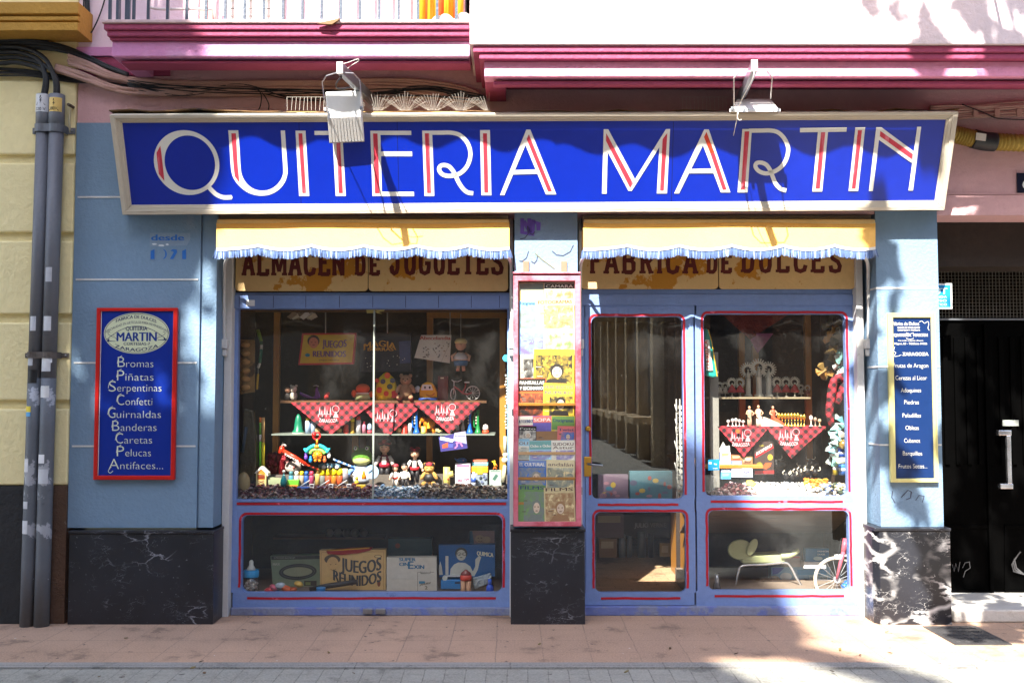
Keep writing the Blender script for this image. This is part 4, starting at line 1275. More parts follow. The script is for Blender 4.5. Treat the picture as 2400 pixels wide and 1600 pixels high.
for py, m_, lab in ((302, K(104, 108, 114), 'broad grey strap round both conduits near their top'), (832, mat('rusted_strap', (92, 84, 78), 0.7, 0.3, 12, 0.3, stains=(((60, 44, 34), 9, 0.55, 0.1),)), 'rusty flat strap round both conduits at mid height')):
    z = pz(py, -0.08)
    k = z / zt
    xa = W(63, 1462, -0.075).x * (1 - k) + W(103, 223, -0.075).x * k
    xb = W(97, 1462, -0.075).x * (1 - k) + W(134, 223, -0.075).x * k
    t = thing('pipe_clamp', lab, 'clamp', (0.5 * (xa + xb), -0.05, z - 0.02))
    mb = MB(m_)
    h = 0.028 if py < 500 else 0.022
    path = [(xa - 0.052, -0.012)] + [(xa + 0.054 * math.cos(R(a)), -0.075 - 0.054 * math.sin(R(a))) for a in range(180, 59, -20)] + [(xb + 0.056 * math.cos(R(a)), -0.075 - 0.056 * math.sin(R(a))) for a in range(120, -1, -20)] + [(xb + 0.056, -0.012)]
    n = len(path)
    vs = [(x, y, z - h) for x, y in path] + [(x, y, z + h) for x, y in path]
    mb.add(vs, [(i, i + 1, n + i + 1, n + i) for i in range(n - 1)])
    mb.build('band', t)
    mb = MB(m_).box((xa - 0.10, -0.022, z - h * 0.8), (xa - 0.045, -0.0125, z + h * 0.8)).box((xb + 0.045, -0.022, z - h * 0.8), (xb + 0.11, -0.0125, z + h * 0.8))
    mb.build('lug', t, 0.003)
    for x in (xa - 0.08, xb + 0.09):
        MB(steel).ball((x, -0.024, z), 0.008, 8).build('bolt', t)
MB(white_paint).box(tuple(W(158, 318, -0.03)), tuple(W(168, 256, -0.0125))) if False else None
rod = thing('cut_pipe_stub', 'small rusty pipe stub poking from the yellow wall beside the conduits', 'pipe stub', W(165, 255, 0))
MB(K(90, 78, 64)).tube([W(172, 252, -0.012), W(160, 245, -0.09)], 0.011, 8).build('tube', rod)
MB(K(214, 204, 170)).tube([W(165, 258, -0.015), W(162, 285, -0.02), W(165, 312, -0.015)], 0.008, 8).build('wire_cover', rod)

def bundle(name, label, specs, pos):
    t = thing(name, label, 'cables', pos, None)
    for m_, r, pts in specs:
        MB(m_).tube(curve3([W(*p) for p in pts], 6), r, 7).build('cable', t)
    return t
def jig(pts, a):
    return [(p[0] + random.uniform(-a, a), p[1] + random.uniform(-a, a) * 0.8, p[2] + random.uniform(-.008, .008)) for p in pts]
sp = []
for k in range(7):
    o = k * 4
    sp.append((cable_black, 0.008 if k < 5 else 0.013, jig([(-60, 84 + o * 1.1, -.06), (0, 90 + o, -.05), (90, 96 + o * .7, -.06), (150, 108 + o * .5, -.05), (200, 128 + o * .4, -.03), (250, 152 + o * .3, -.03), (300, 172 + o * .2, -.03)], 2)))
for k in range(4):
    sp.append((cable_black, 0.016, [(-60, 112 + 13 * k, -.06), (0, 110 + 13 * k, -.06), (60 - 6 * k, 114 + 11 * k, -.07), (95 + 10 * (1 - k % 2), 138 + 8 * k, -.08), (106 + 22 * ((k + 1) % 2) + 4 * (k // 2), 185, -.085), (100 + 30 * ((k + 1) % 2) + 6 * (k // 2), 226, -.078)]))
for k in range(5):
    sp.append((cable_black, 0.007, jig([(-60, 160 + 4 * k, -.03), (0, 160 + 4 * k, -.03), (60, 164 + 3 * k, -.035), (110, 172 + 3 * k, -.03), (170, 182 + 2.5 * k, -.02), (230, 192 + k, -.015), (300, 200 + k, -.012)], 2)))
bundle('cable_bundle', 'thick black cables crossing the yellow wall and dropping into the conduits', sp, W(60, 165, 0))
sp = []
for k in range(6):
    o = k * 4.2
    sp.append((cable_pink, 0.012 + 0.002 * (k % 2), jig([(160, 130 + o * .9, -.055), (205, 146 + o * .8, -.05), (250, 168 + o * .6, -.04), (290, 180 + o * .4, -.03), (350, 188 + o * .7, -.02), (440, 194 + o * .7, -.02), (600, 192 + o * .8, -.02), (760, 190 + o, -.02), (900, 186 + o * 1.2, -.02), (1000, 190 + o * 1.5, -.02), (1080, 205 + o * 1.2, -.02), (1125, 222 + o, -.02)], 1.5)))
for k in range(6):
    o = k * 4.0
    sp.append((cable_pink, 0.012 + 0.002 * (k % 2), jig([(130, 152 + o * .7, -.06), (190, 172 + o * .7, -.055), (250, 196 + o * .6, -.04), (300, 208 + o * .5, -.03), (360, 210 + o * .6, -.02), (480, 204 + o, -.02), (620, 202 + o, -.02), (760, 203 + o * .9, -.02), (900, 204 + o, -.02), (1020, 214 + o * .8, -.02), (1130, 232 + o * .6, -.02)], 1.5)))
bundle('cable_bundle', 'pink painted cables sagging under the balcony towards the gallery corner', sp, W(640, 215, 0))
sp = []
for k in range(9):
    a = random.uniform(0, 24)
    b = random.uniform(0, 30)
    sp.append((cable_black, 0.004, jig([(300, 186 + a, -.035), (420, 196 + b, -.035), (560, 190 + 30 - a, -.035), (700, 205 + b, -.035), (860, 210 + a * .8, -.035), (1000, 196 + b, -.035), (1100, 214 + a, -.035), (1150, 232, -.03)], 2)))
sp.append((cable_black, 0.004, [(600, 205, -.03), (612, 222, -.04), (611, 245, -.02), (606, 258, -.02)]))
sp.append((cable_black, 0.004, [(612, 215, -.03), (622, 228, -.04), (630, 245, -.03), (629, 258, -.02)]))
bundle('cable_bundle', 'thin tangled black wires strung over the pink painted cables', sp, W(760, 205, 0))
sp = []
for k in range(5):
    sp.append((cable_black, 0.0055, jig([(196 + 3 * k, -40, -.02), (197 + 3 * k, 20, -.02), (200 + 3 * k, 60, -.02), (195 + 2 * k, 84, -.03), (150 + 4 * k, 92, -.04), (60, 92 + k, -.05), (-40, 92 + 2 * k, -.05)], 1)))
sp.append((cable_black, 0.005, [(252, -30, -.02), (240, 18, -.02), (222, 62, -.03), (205, 82, -.03), (150, 94, -.04)]))
bundle('cable_bundle', 'loose black cables hanging down the corner beside the yellow house', sp, W(205, 60, 0))

# pink bundle and corrugated conduit on the right
sp = []
for k in range(7):
    sp.append((cable_pink, 0.009, jig([(2180, 250 + 5 * k, -.03), (2240, 247 + 5 * k, -.03), (2300, 246 + 5 * k, -.03), (2360, 241 + 5 * k, -.03), (2440, 236 + 5 * k, -.03)], 2.5)))
sp.append((cable_black, 0.004, [(2255, 245, -.05), (2310, 266, -.05), (2340, 278, -.045), (2410, 281, -.04)]))
t = bundle('cable_bundle', 'pink painted cable run clipped to the lintel right of the name board', sp, W(2310, 262, 0))
mb = MB(cable_pink)
for px in (2287, 2337, 2389):
    mb.cbox(W(px, 265, -0.046), (0.036, 0.008, 0.062))
mb.build('cable_clip', t, 0.003)
cpath = [W(p, q, -0.06) for p, q in ((2150, 290), (2200, 305), (2250, 318), (2300, 329), (2360, 334), (2440, 336))]
t = thing('corrugated_conduit', 'dirty yellow corrugated conduit with a black joint under the pink lintel cables', 'conduit', W(2310, 340, -0.05))
pp = curve3(cpath, 30)
MB(mat('corrugated_yellow', (164, 140, 62), 0.6, 0.25, 5, 0.1, stains=(((96, 84, 50), 6, 0.6, 0.1),))).tube(pp, [0.056 + 0.006 * (1 if (i // 2) % 2 else -1) for i in range(len(pp))], 14).build('conduit', t)
MB(K(34, 36, 40)).tube(curve3([W(2280, 325, -0.06), W(2305, 331, -0.06), W(2332, 333.5, -0.06)], 4), 0.066, 16).build('joint', t)
MB(K(214, 210, 200)).cbox(W(2299, 321, -0.125), (0.07, 0.006, 0.05), (0, R(8), 0)).build('label', t)

# ------------------------------------------------------------------ floodlights
flood_white = mat('flood_enamel', (226, 226, 224), 0.5, 0.05, 4, 0.05)
def floodlight(label, wall, end, ring_c, ring_w, ring_h, yd, body, fins, tiltdeg):
    a, b = W(*wall, -0.002), W(*end, yd)
    t = thing('floodlight', label, 'lamp', a, 'floodlights over the name board')
    d = (b - a).normalized()
    q = d.to_track_quat('Y', 'Z').to_matrix().to_4x4()
    L = (b - a).length
    ob = MB(steel).box((-0.018, 0, -0.035), (0.018, L, 0.035), Matrix.Translation(a) @ q).build('arm', t, 0.004)
    MB(white_paint).box((-0.02, L, -0.037), (0.02, L + 0.012, 0.037), Matrix.Translation(a) @ q).build('end_cap', ob, 0.003)
    return t, ob
t, arm = floodlight('white floodlight tilted down with its ribbed back showing, left of the two', (878, 240), (797, 160), 0, 0, 0, -0.95, 0, 0, 0)
yk = -0.93
MB(steel).tube([W(p, q, y) for p, q, y in ((767, 262, -.50), (760, 232, -.62), (755, 193, -.85), (765, 178, yk), (792, 170, yk), (828, 172, yk), (843, 187, -.85), (847, 222, -.65), (852, 258, -.50))], 0.004, 6, False).build('yoke', t)
mb = MB(flood_white)
bk = [W(763, 216, -.50), W(846, 213, -.50), W(846, 272, -.46), W(768, 275, -.46)]
lo = [W(768, 275, -.46), W(846, 272, -.46), W(854, 329, -.355), W(772, 333, -.355)]
fr2 = [W(763, 216, -.43), W(846, 213, -.43), W(854, 326, -.335), W(772, 330, -.335)]
mb.add(bk + lo[2:] + fr2, [(0, 1, 2, 3), (3, 2, 4, 5), (6, 7, 8, 9), (0, 6, 7, 1), (5, 4, 8, 9), (0, 3, 5, 9, 6), (1, 7, 8, 4, 2)])
body = mb.build('housing', t, 0.006)
mb = MB(flood_white)
for k in range(11):
    f = (k + 0.5) / 11
    p, q = lo[0].lerp(lo[1], f), lo[3].lerp(lo[2], f)
    nn_ = (lo[1] - lo[0]).cross(lo[3] - lo[0]).normalized()
    if nn_.y > 0:
        nn_ = -nn_
    dx = Vector((0.0085, 0, 0))
    mb.prism([p - dx, p + dx, q + dx, q - dx], nn_ * 0.009)
mb.build('cooling_rib', body)
mb = MB(steel)
mb.tube([W(772, 334, -.355), W(854, 330, -.355)], 0.007, 6)
mb.build('rim', body)
for p, q in ((764, 258), (848, 254)):
    MB(steel).cbox(W(p, q, -.49), (0.026, 0.026, 0.026)).build('pivot_knob', t, 0.004)
MB(K(50, 50, 54)).tube(curve3([W(800, 180, -.9), W(789, 195, -.8), W(790, 206, -.75), W(805, 208, -.62), W(826, 205, -.5), W(850, 215, -.3)], 5), 0.006, 7).build('power_lead', t)
MB(K(226, 222, 214)).tube(curve3([W(800, 150, -.9), W(812, 148, -.92), W(826, 143, -.93), W(838, 139, -.93), W(841, 143, -.92), W(825, 153, -.91), W(814, 161, -.9)], 4), 0.002, 5).build('loose_wire', t)
t, arm = floodlight('white floodlight facing straight down under its angular bracket, right of the two', (1722, 262), (1768, 155), 0, 0, 0, -0.95, 0, 0, 0)
MB(white_paint).tube([W(p, q, y) for p, q, y in ((1720, 255, -.52), (1720, 183, -.85), (1735, 169, yk), (1767, 167, yk), (1797, 167, yk), (1810, 181, -.85), (1806, 232, -.45))], 0.0042, 6, False).build('yoke', t)
mb = MB(flood_white)
zl = W(1767, 256, -0.53).z
A0 = [W(1728, 232, -.41), W(1805, 231, -.41), W(1824, 254, -.53), W(1712, 256, -.53)]
mb.prism(A0, (0, 0, -0.014))
body = mb.build('housing', t, 0.004)
mb = MB(flood_white)
mb.box((W(1709, 256, -.53).x, -.545, zl - .022), (W(1828, 256, -.53).x, -.531, zl - .002))
mb.build('rim', body, 0.003)
MB(K(150, 130, 100)).prism([p + Vector((0, .006, -.0145)) for p in A0], (0, 0, -.016)).build('lamp_glass', body)
for p, q in ((1716, 255), (1744, 260), (1824, 259)):
    MB(steel).cbox(W(p, q, -.55), (0.018, 0.016, 0.024)).build('clip', t, 0.003)
MB(K(226, 222, 210)).tube(curve3([W(1768, 165, -.96), W(1764, 185, -.97), W(1746, 220, -.8), W(1732, 250, -.57), W(1728, 272, -.56), W(1732, 282, -.56), W(1738, 280, -.55)], 4), 0.0022, 5).tube([W(1731, 262, -.56), W(1725, 290, -.5), W(1719, 318, -.45)], 0.0022, 5).build('loose_wire', t)

# ------------------------------------------------------------------ pigeon spikes on the sign's top edge
spike = K(206, 200, 190, 0.4)
def spikes(label, x0, x1, fan):
    t = thing('bird_spikes', label, 'bird spikes', SP((x0 + x1) / 2, 258, -0.05), 'pigeon spikes on the name board')
    zoff = Vector((0, 0.04, 0.02))
    mb = MB(K(180, 150, 90)).box(tuple(SP(x0, 263, -0.09) + zoff - Vector((0, .015, .012))), tuple(SP(x1, 263, -0.09) + zoff + Vector((0, .03, -.008))))
    mb.build('base_strip', t)
    mb = MB(spike)
    px = x0 + 2
    k = 0
    while px < x1:
        a = SP(px, 262, -0.09) + zoff
        if fan:
            q = (k % 15) - 7
            dx, dz = q * 0.016, 0.10 - abs(q) * 0.006
            base = SP(x0 + 2 + (k // 15) * 66 + 30 + q * 1.6, 262, -0.09) + zoff
            if base.x > SP(x1, 262).x:
                break
            mb.tube([base, base + Vector((dx, random.uniform(-.03, .03), dz * 1.25))], 0.0008, 4, False)
            k += 1
            if k > 15 * 8:
                break
        else:
            mb.tube([a, a + Vector((random.uniform(-.006, .006), 0.01, 0.095))], 0.001, 4, False)
            px += 9.5
    if not fan:
        mb.tube([SP(x0, 262, -0.09) + zoff + Vector((0, .01, .095)), SP(x1, 262, -0.09) + zoff + Vector((0, .01, .095))], 0.001, 4, False)
    mb.build('spike', t)
spikes('comb like strip of straight pigeon spikes left of the tilted floodlight', 668, 766, False)
spikes('fan shaped pigeon spikes right of the tilted floodlight', 850, 1146, True)
spikes('short row of pigeon spikes in the shade left of the flat floodlight', 1600, 1712, False)

# ------------------------------------------------------------------ painted date and the two goods boards
stencil = K(36, 104, 184)
mb = MB(mat('date_ground', (128, 148, 168), 0.75, 0.12, 5, 0.2)).patch([(351, 546), (446, 546), (446, 560), (438, 575), (351, 578)], PL(0), 0.0012)
mb.m(stencil)
txt(mb, 'desde', 355, 431, 563.5, 20, PL(0), 0.002, 0.9)
for x in (353, 427):
    mb.patch([(x, 588), (x + 9, 584), (x + 9, 607), (x, 607)], PL(0), 0.002)
mb.patch([(382, 584)] + [(382 + 9 * math.sin(R(a)), 595.5 - 11.5 * math.cos(R(a))) for a in range(0, 181, 15)] + [(384, 607), (387, 600), (387, 590)], PL(0), 0.002)
mb.patch([(399, 588), (405, 584), (414, 585), (415, 591), (406, 607), (398, 607), (407, 592), (406, 589)], PL(0), 0.0021)
mb.m(K(206, 214, 220))
for x, y, a, b in ((362, 572, 8, 3), (378, 575, 10, 3), (392, 573, 5, 3)):
    mb.patch([(x + a * math.cos(k) * random.uniform(.6, 1), y + b * math.sin(k) * random.uniform(.6, 1)) for k in (0, 1, 2, 3, 4, 5)], PL(0), 0.0016)
mb.build('painted_date', pier)
cream_ink = K(206, 212, 190)
board_blue = mat('board_blue', (4, 40, 136), 0.35, 0.06, 2, 0.03)
red_frame = mat('red_frame_paint', (190, 22, 16), 0.4, 0.12, 6, 0.1)
YB = -0.035
def goods_board(label, o, i, frame_m, panel_m):
    t = thing('goods_board', label, 'sign', W((o[0] + o[2]) / 2, o[3], YB))
    c = [(o[0], o[1]), (o[2], o[1]), (o[2], o[3]), (o[0], o[3])]
    d = [(i[0], i[1]), (i[2], i[1]), (i[2], i[3]), (i[0], i[3])]
    om, im = (o[1] + o[3]) / 2, 0
    f = lambda p, y: Vector((W(p[0], om, y).x, y, W(1200, p[1], y).z))
    MB(frame_m).ring([f(p, YB) for p in c], [f(p, YB) for p in d], (0, 0.03, 0)).build('frame', t, 0.004)
    MB(panel_m).prism([f(p, YB + 0.012) for p in d], (0, 0.012, 0)).build('panel', t)
    return t, (lambda px, py, off=0.0: Vector((W(px, om, YB).x, YB + 0.012 - off, W(1200, py, YB).z)))
t, P = goods_board('blue goods list in a red frame with a cream oval emblem, on the left pier', (222, 721, 412, 1124), (231, 729, 402.5, 1114), red_frame, board_blue)
mb = MB(K(232, 228, 230)).patch([(231.5, 729), (233, 729), (233, 1114), (231.5, 1114)], P, 0.0005)
mb.m(cream_ink)
for sx, x0, x1, b in (('Bromas', 273, 357, 860), ('Piñatas', 272, 358, 891.5), ('Serpentinas', 253, 377, 917), ('Confetti', 273, 356, 949), ('Guirnaldas', 253, 377, 979), ('Banderas', 263, 367, 1009.5), ('Caretas', 272, 357, 1039), ('Pelucas', 275, 355, 1069), ('Antifaces...', 257, 384, 1099)):
    cw = 17 if sx[0] != 'A' else 24
    txt(mb, sx[0], x0, x0 + cw, b, 36, P, 0.0012, 0.0, None, -0.012)
    mb.stroke(curve([(x0 - 1, b - 8), (x0 + 2, b - 21), (x0 + 10, b - 27)]) if sx[0] != 'A' else curve([(x0 + 6, b - 6), (x0 - 1, b + 4), (x0 + 4, b + 9), (x0 + 10, b + 4)]), 1.4, P, 0.0014)
    txt(mb, sx[1:], x0 + cw + 3, x1, b, 25, P, 0.0012, 0.0, None, -0.014)
mb.build('lettering', t)
EC = (316, 780.5)
mb = MB(mat('emblem_cream', (206, 212, 176), 0.5, 0.05, 5, 0.02))
mb.patch(ell(*EC, 77, 48, 48), P, 0.001)
ink = K(26, 44, 92)
mb.m(ink)
mb.stroke(ell(*EC, 74.5, 45.5, 48), 1.1, P, 0.0016, True)
mb.stroke([(246 + k * 7, 798 - 46 * (1 - ((k * 7 - 70) / 72.0) ** 2) * 0.72 - 1) for k in range(21)], 1.2, P, 0.0016)
mb.patch([(245, 800), (252, 792), (252, 798), (267, 799), (267, 800)], P, 0.0016)
mb.patch([(388, 797), (381, 789), (380, 795), (366, 796), (366, 797)], P, 0.0016)
txt(mb, 'FABRICA DE DULCES', 267, 362, 745.5, 10.5, P, 0.0017, 0.25, (313, 0.0047))
txt(mb, 'ESPECIALIDAD EN ARTÍCULOS PARA REVENDEDORES', 241, 392, 757.5, 8.2, P, 0.0017, 0.0, (317, 0.0042))
txt(mb, 'QUITERIA', 290.5, 341, 774, 13, P, 0.0017, 0.3)
txt(mb, 'CORTESIAS-7', 286, 348, 808.5, 9.5, P, 0.0017, 0.2)
txt(mb, 'ZARAGOZA', 266, 367, 823, 11, P, 0.0017, 0.4, (316, -0.0040))
mb.m(K(12, 50, 128))
txt(mb, 'MARTIN', 270, 363, 799, 30, P, 0.0017, 1.0)
mb.m(ink)
for s in (1, -1):
    mb.stroke(curve([(316 + s * 46, 795), (316 + s * 52, 790), (316 + s * 58, 788), (316 + s * 56, 784), (316 + s * 52, 786)]), 0.9, P, 0.0018)
    mb.stroke(curve([(316 + s * 58, 788), (316 + s * 66, 783), (316 + s * 67, 778), (316 + s * 62, 778)]), 0.9, P, 0.0018)
mb.build('emblem', t)
gold_frame = mat('brushed_gold', (216, 206, 138), 0.4, 0.08, 6, 0.05, 60, metal=0.25, stretch=(1, 1, 0.1))
t, P = goods_board('dark blue sweets list in a pale gold frame on the right pillar', (2084.5, 733, 2196.5, 1130), (2097, 744, 2186.5, 1121), gold_frame, mat('sweets_board_blue', (14, 40, 84), 0.35, 0.06, 2, 0.03))
om_ = lambda x, y: x + (y - 932) * -0.0225
ink2 = K(216, 212, 196)
mb = MB(ink2)
for sx, x0, x1, b, sz, bo in (('Fábrica de Dulces', 2094, 2158, 762, 11.5, 0.2), ('DULCES DE TODAS CLASES', 2106, 2160, 769, 5.4, 0.1), ('CARAMELOS Y PASTILLAS', 2106, 2160, 775, 5.4, 0.1), ('QUITERIA  MARTIN', 2097, 2178, 788, 9.5, 0.5), ('Gran surtido en Juguetes y Bisutería', 2107, 2168, 799, 4.6, 0), ('Mayor, 63 - Teléfono 31666', 2099, 2177, 807, 6.5, 0.2), ('ZARAGOZA', 2118, 2180, 833, 11, 0.4)):
    txt(mb, sx, om_(x0, b) - 2.8 + 1.5, om_(x1, b) - 2.8, b, sz, P, 0.0012, bo)
for sx, x0, x1, b in (('Frutas de Aragon', 2097, 2180, 861), ('Cerezas al Licor', 2102, 2177, 890), ('Adoquines', 2115, 2163, 919), ('Piedras', 2123, 2158, 947), ('Peladillas', 2119, 2163, 978), ('Obleas', 2126, 2158, 1007), ('Cubanos', 2123, 2161, 1037), ('Barquillos', 2120, 2166, 1067), ('Frutos Secos...', 2110, 2178, 1097)):
    txt(mb, sx, om_(x0, b) - 2, om_(x1, b) - 3, b, 14.5, P, 0.0012, 0.0, None, -0.012)
for y in (779, 792):
    mb.stroke(curve([(2128, y), (2137, y + 3), (2146, y)]), 1, P, 0.0012)
mb.stroke(curve([(2160, 754), (2166, 752), (2172, 757), (2180, 753), (2182, 760), (2180, 768), (2183, 774)]), 1, P, 0.0012)
mb.stroke(curve([(2101, 812), (2098, 822), (2103, 826), (2099, 834), (2108, 834), (2116, 831)]), 1, P, 0.0012)
mb.build('lettering', t)

# plaque, house number, drain cover, stickers
pl = thing('plaque', 'small sky blue plaque with white border half hidden beyond the right pillar', 'sign', W(2200, 724, 0.32))
P = PL(0.30)
MB(K(226, 230, 230)).rb(2160, 664, 2232, 724, 0.30, 0.008).build('plate', pl, 0.002)
mb = MB(K(20, 128, 190)).patch([(2163, 668), (2228, 668), (2228, 720), (2163, 720)], P, 0.0012)
mb.m(K(220, 236, 240))
txt(mb, 'VUT', 2172, 2220, 689, 20, P, 0.002, 0.5)
for sx, y in (('VIVIENDA', 698), ('DE USO', 707), ('TURISTICO', 716)):
    txt(mb, sx, 2172, 2219, y, 7.5, P, 0.002)
mb.build('lettering', pl)
hn = thing('house_number', 'dark navy enamel number plate on the pink wall at the right edge', 'number plate', W(2400, 452, -0.01))
MB(K(14, 20, 44, 0.3)).rb(2384, 405, 2440, 452, -0.004, 0.008).build('plate', hn, 0.003)
mb = MB(K(230, 230, 226))
txt(mb, '6', 2397, 2422, 443, 40, PL(-0.004), 0.0015, 1)
mb.build('numeral', hn)
dc = MB(iron)
c0, c1, c2, c3 = G(2188, 1476), G(2296, 1466), G(2372, 1510), G(2224, 1511)
ux_, uy_ = (c1.x + c2.x) / 2, 0
X0, X1, Y0, Y1 = G(2205, 1492).x, G(2335, 1492).x, G(2200, 1511).y, G(2200, 1468).y
dc.box((X0, Y0, 0.0005), (X1, Y1, 0.006))
for k in range(9):
    for j in range(5):
        x, y = X0 + 0.03 + (X1 - X0 - 0.06) * (k + .5) / 9, Y0 + 0.02 + (Y1 - Y0 - 0.04) * (j + .5) / 5
        dc.cbox((x, y, 0.008), (0.034, 0.012, 0.004), (0, 0, R(45 if (k + j) % 2 else -45)))
tag(dc.build('drain_cover'), 'iron drain cover with raised chequer pattern in the pavement before the right pillar', 'drain cover')
mb = MB(K(236, 238, 242)).rb(577, 703, 597, 717, SF - 0.0215, 0.001)
tag(mb.build('paper_sticker'), 'small blank white sticker on the blue rail over the toy window', 'sticker')
mb = MB(K(60, 190, 226)).prism([W(1186 + 8 * math.cos(R(a)), 839 + 8 * math.sin(R(a)), SF + 0.028) for a in range(0, 360, 24)], (0, -0.002, 0))
tag(mb.build('round_sticker'), 'round turquoise sticker on the toy window glass by the middle pier', 'sticker')

# ------------------------------------------------------------------ magazine case on the middle pier
case = thing('magazine_case', 'tall narrow glazed magazine case with red painted frame on the middle pier', 'display case', W(1282, 1234, -0.04))
faded_red = mat('case_red_paint', (206, 116, 130), 0.55, 0.15, 3, 0.3, 40, stains=(((180, 50, 66), 3, 0.5, 0.12),))
YC = -0.09
om = 940
f = lambda p, y: Vector((W(p[0], om, y).x, y, W(1200, p[1], y).z))
co, ci = [(1203, 646), (1362, 646), (1362, 1233), (1203, 1233)], [(1214.5, 658), (1349, 658), (1349, 1222), (1214.5, 1222)]
MB(faded_red).ring([f(p, YC) for p in co], [f(p, YC) for p in ci], (0, 0.085, 0)).build('frame', case, 0.004)
MB(faded_red).rb(1202, 637, 1361, 641, YC - 0.005, 0.09).build('top_board', case, 0.003)
for x in (1233, 1322):
    MB(K(150, 110, 90)).rb(x - 7, 612, x + 7, 646, -0.012, 0.01).build('hanging_plate', case, 0.002)
MB(wood_gold).prism([f(p, -0.015) for p in ci], (0, 0.01, 0)).build('back_board', case)
for py in (947, 1062, 1121, 1179):
    MB(wood_gold).rb(1214.5, py - 3.5, 1349, py + 3.5, YC + 0.012, 0.014).build('rail', case, 0.002)
MB(case_glass).poly([f(p, YC + 0.006) for p in ci]).build('glass_pane', case)
for py, x in ((966, 1201), (1150, 1364)):
    MB(steel).rb(x - 2, py - 9, x + 2, py + 9, YC + 0.02, 0.02).build('hinge', case, 0.002)
PAL = dict(y=(224, 190, 60), o=(216, 96, 50), w=(226, 222, 210), k=(44, 42, 40), g=(110, 150, 84), b=(60, 110, 190), lb=(140, 196, 226), c=(214, 198, 150), br=(160, 120, 80), p=(206, 90, 150), v=(110, 100, 180), r=(196, 60, 60), gr=(120, 130, 124), t=(60, 150, 150), pk=(226, 120, 116), gy=(150, 150, 146))
mags = [
 ('white film magazine with dark heading under the case top, left', (1217, 663, 1275, 712), 'c', [('', 0)], None, ('gr', 0.35)),
 ('film magazine with big white capitals on dark band at the case top', (1276, 663, 1348, 715), 'w', [('CAMARA', .22)], 'br', ('k', 0.25)),
 ('pale blue film magazine with curly title and dark haired face', (1217, 705, 1258, 772), 'lb', [('Fotogramas', .14)], 'gr', None),
 ('cream film magazine with brown capitals and a sandy picture', (1257, 700, 1347, 772), 'c', [('FOTOGRAMAS', .16)], 'br', None),
 ('sky blue magazine with violet figures in the second row', (1217, 770, 1276, 832), 'lb', [('', 0)], 'v', None),
 ('pale green magazine with a wide arched picture', (1275, 770, 1347, 832), 'w', [('', 0)], 'g', None),
 ('grey photographic magazine half hidden behind the golden cover', (1219, 830, 1262, 900), 'gy', [('', 0)], 'k', None),
 ('golden yellow magazine cover with a lady in a dark dress', (1251, 818, 1346, 905), 'y', [('', 0)], 'k', None),
 ('orange magazine with black title band', (1214, 886, 1280, 976), 'o', [('PANTALLAS', .16), ('Y ESCENARIOS', .30)], 'k', ('k', 0.34)),
 ('yellow green film magazine with green title and a pale face', (1273, 898, 1346, 978), 'y', [('FILMS SELECTOS', .16), ('NUMERO', .32)], 'k', None),
 ('pink crossword booklet at the left of the puzzle row', (1214, 974, 1252, 1030), 'p', [('AUTODEFINIDOS', .30)], None, ('w', 0.40)),
 ('violet word search booklet with red capitals', (1249, 974, 1294, 1040), 'v', [('SOPA', .20)], None, ('pk', 0.24)),
 ('green and yellow crossword booklet with blue title', (1292, 974, 1347, 1040), 'y', [('Crucigramas', .22)], 'b', ('g', 0.5)),
 ('small black and white photo magazine with an earringed face', (1216, 998, 1257, 1034), 'k', [('Foto', .24)], 'w', None),
 ('brown paper booklet between the photo magazine and the red one', (1257, 1010, 1306, 1040), 'br', [('', 0)], None, None),
 ('coral red magazine with a tilted blue portrait', (1306, 998, 1347, 1038), 'pk', [('Twist', .28)], 'b', None),
 ('white puzzle booklet with a blue square title', (1215, 1027, 1242, 1076), 'w', [('OLE', .30)], 'gr', ('lb', 0.36)),
 ('pale teal puzzle booklet with wide white title', (1240, 1032, 1294, 1078), 'lb', [('Ocho x Ocho', .34)], None, ('t', 0.45)),
 ('white number puzzle booklet with thin blue title', (1292, 1031, 1347, 1080), 'w', [('SUDOKU', .26), ('Astur', .42)], None, None),
 ('bright blue arts supplement with a face below white capitals', (1214, 1079, 1280, 1142), 'b', [('EL CULTURAL', .20)], 'gy', None),
 ('cream newspaper magazine with heavy black lower case title', (1280, 1077, 1346, 1144), 'c', [('andalán', .22)], 'gr', None),
 ('green tinted film magazine leaning in the lowest row', (1215, 1136, 1278, 1222), 'g', [('FILMS', .12)], 'gr', None),
 ('sepia film magazine with a dark bobbed head, lowest row', (1275, 1142, 1347, 1222), 'c', [('FILMS', .10)], 'br', None),
]
def print_mat(k, a, b, c):
    m = bpy.data.materials.new('printed_picture')
    t, bs_, nn = nodes_of(m)
    tc = nn('TexCoord')
    nz = noise(t, tc.outputs['Object'], 16 + 5 * (k % 4), 5, .55)
    x = mixcol(t, ramp(t, nz, .40, .56), lin(a), lin(b))
    x = mixcol(t, ramp(t, noise(t, tc.outputs['Object'], 24, 3), .54, .62), x, lin(c))
    t.links.new(x, bs_.inputs['Base Color'])
    bs_.inputs['Roughness'].default_value = .45
    return m
